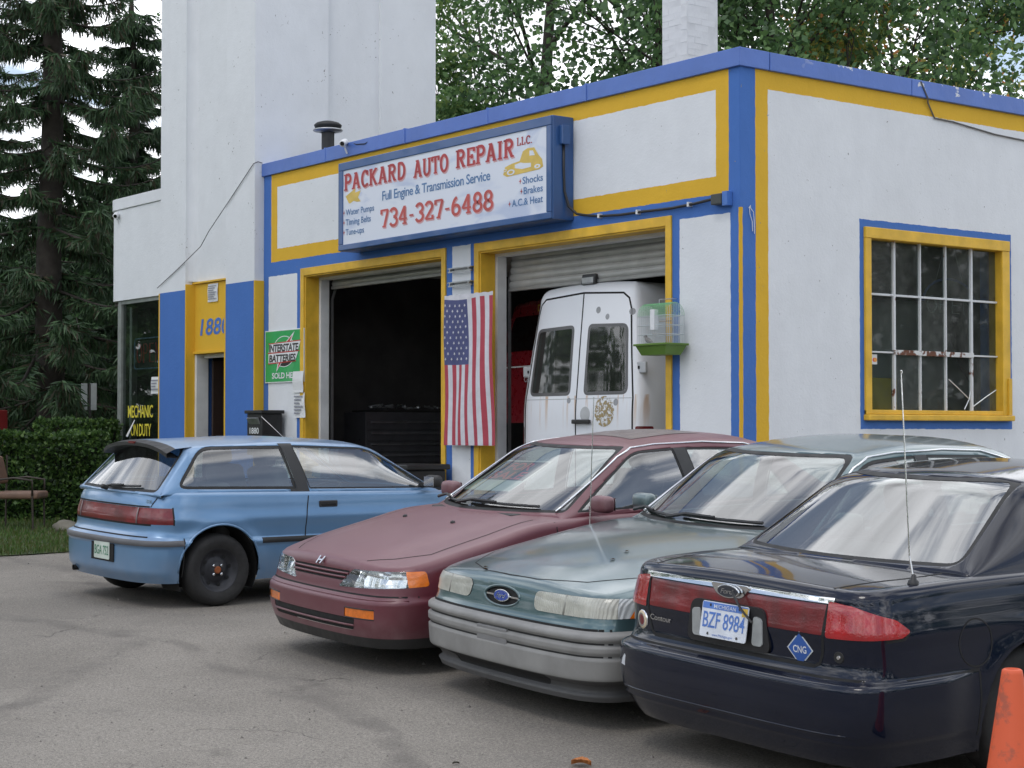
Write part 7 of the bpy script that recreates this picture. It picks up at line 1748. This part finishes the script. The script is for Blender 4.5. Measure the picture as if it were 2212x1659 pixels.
# hedges
def hedge(label, A, B_, th, z1, seed, n, leaf=.06):
    r = random.Random(seed); A, B_ = Vector(A), Vector(B_); ax = (B_-A); L_ = ax.length; ax.normalize(); nr = Vector((-ax.y, ax.x, 0)); z0 = gz(A.x, A.y); root = thing('hedge', label, 'hedge', (*((A+B_)/2).xy, z0)); lv = Leaves(r)
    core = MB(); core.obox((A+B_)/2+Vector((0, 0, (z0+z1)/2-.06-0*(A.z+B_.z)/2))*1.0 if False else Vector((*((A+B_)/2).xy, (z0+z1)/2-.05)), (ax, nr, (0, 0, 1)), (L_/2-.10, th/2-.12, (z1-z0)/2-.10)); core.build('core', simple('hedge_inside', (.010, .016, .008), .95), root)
    for k in range(n):
        f_ = r.random(); s = r.uniform(-1, 1); t_ = r.uniform(-1, 1); u_ = r.random()
        if f_ < .34: o = Vector((s, t_, 1)); nrm = Vector((0, 0, 1))
        elif f_ < .80: o = Vector((s, r.choice((-1, -1, -1, 1)), u_*2-1)); nrm = nr*o.y
        else: o = Vector((r.choice((-1, 1)), t_, u_*2-1)); nrm = ax*o.x
        c = Vector((*((A+B_)/2).xy, (z0+z1)/2))+ax*(o.x*L_/2)+nr*(o.y*th/2)+Vector((0, 0, o.z*(z1-z0)/2))
        if abs(o.y) > .9 and o.z > .8: c -= nr*o.y*.07
        bump = mnoise.noise(c*2.2)*.10+mnoise.noise(c*6)*.04; c += nrm*(bump-.02)+rvec(r)*.03
        d = (nrm*.6+rvec(r).normalized()+Vector((0, 0, .25))).normalized(); nn = d.cross(rvec(r).normalized())
        if nn.length > .05: l_ = leaf*r.uniform(.6, 1.3); lv.leaf(c, d, nn.normalized(), l_, l_*.38, 0 if r.random() < .45 else (1 if r.random() < .7 else 2))
    tag(mk('foliage', lv.v, lv.f, [leaf_mat('hedge_dark', (.035, .075, .02)), leaf_mat('hedge_mid', (.065, .13, .03)), leaf_mat('hedge_tip', (.12, .20, .045))], root, False, lv.m))
hA = site(-190, 22.6); hB = site(228, 22.9)
hedge('clipped dense green hedge behind the brown chair', hA, hB, 1.1, 1.44, 31, 19000)
hedge('second clipped hedge showing above and behind the first', site(95, 27), site(262, 27), 1.0, 1.60, 32, 8000)
# grass blades on the lawn near the lot edge
r_ = random.Random(9); L = Leaves(r_)
for k in range(26000):
    x = -5.66-4.6*r_.random()**1.15; y = r_.uniform(-7.5, -.8); p = Vector((x+.10*math.sin(y*1.9), y, gz(x, y)+.008)); h_ = r_.uniform(.03, .085); d = Vector((r_.uniform(-.45, .45), r_.uniform(-.45, .45), 1)).normalized(); nn = d.cross(rvec(r_).normalized())
    if nn.length > .05: L.leaf(p, d, nn.normalized(), h_, .006, int(r_.random()*3))
tag(mk('grass', L.v, L.f, [leaf_mat('grass_green', (.055, .11, .022)), leaf_mat('grass_bright', (.085, .15, .03)), leaf_mat('grass_dry', (.11, .115, .04))], None, False, L.m), 'short green grass along the lot edge', 'grass', kind='stuff')
# house beyond the spruces
def house():
    p = site(190, 46); r = thing('house', 'grey sided house mostly hidden behind the spruces', 'house', p); ax = RGT; ay = Vector((-.795, .607, 0)); M_SID = simple('grey_siding', (.20, .205, .21), .7, var=.1); M_RF = simple('grey_shingle', (.33, .34, .35), .8, var=.2)
    def w(a, b, z): q = p+ax*a+ay*b; return (q.x, q.y, p.z+z)
    v = MB(); q = [w(-3.2, 0, 0), w(1.6, 0, 0), w(1.6, 6, 0), w(-3.2, 6, 0)]; t_ = [w(-3.2, 0, 3.6), w(1.6, 0, 3.6), w(1.6, 6, 3.6), w(-3.2, 6, 3.6)]
    v.v = q+t_; v.f = [(0, 1, 5, 4), (1, 2, 6, 5), (2, 3, 7, 6), (3, 0, 4, 7)]; v.m = [0]*4; wl_ = v.build('wall', simple('house_wall_dark', (.10, .10, .10), .8), r)
    for k in range(26):
        MB().obox(Vector(w(-.8, -.03, .35+k*.125)), (ax, ay+Vector((0, 0, .25)), Vector((0, 0, 1))), (2.42, .010, .066)).build('siding_board', M_SID, wl_)
    rf = MB(); a0, a1, b0, b1 = w(-3.6, -.4, 3.55), w(2.0, -.4, 3.55), w(-3.6, 3, 5.6), w(2.0, 3, 5.6); c0, c1 = w(-3.6, 6.4, 3.55), w(2.0, 6.4, 3.55); rf.face([a0, a1, b1, b0]).face([b0, b1, c1, c0]); rf.build('roof', M_RF, r)
    wn = MB().obox(Vector(w(.2, -.06, 1.6)), (ax, ay, (0, 0, 1)), (.45, .03, .65)).build('window', M_WW, r); MB().obox(Vector(w(.2, -.10, 1.6)), (ax, ay, (0, 0, 1)), (.38, .012, .58)).build('pane', M_GAP0, wn)
house()
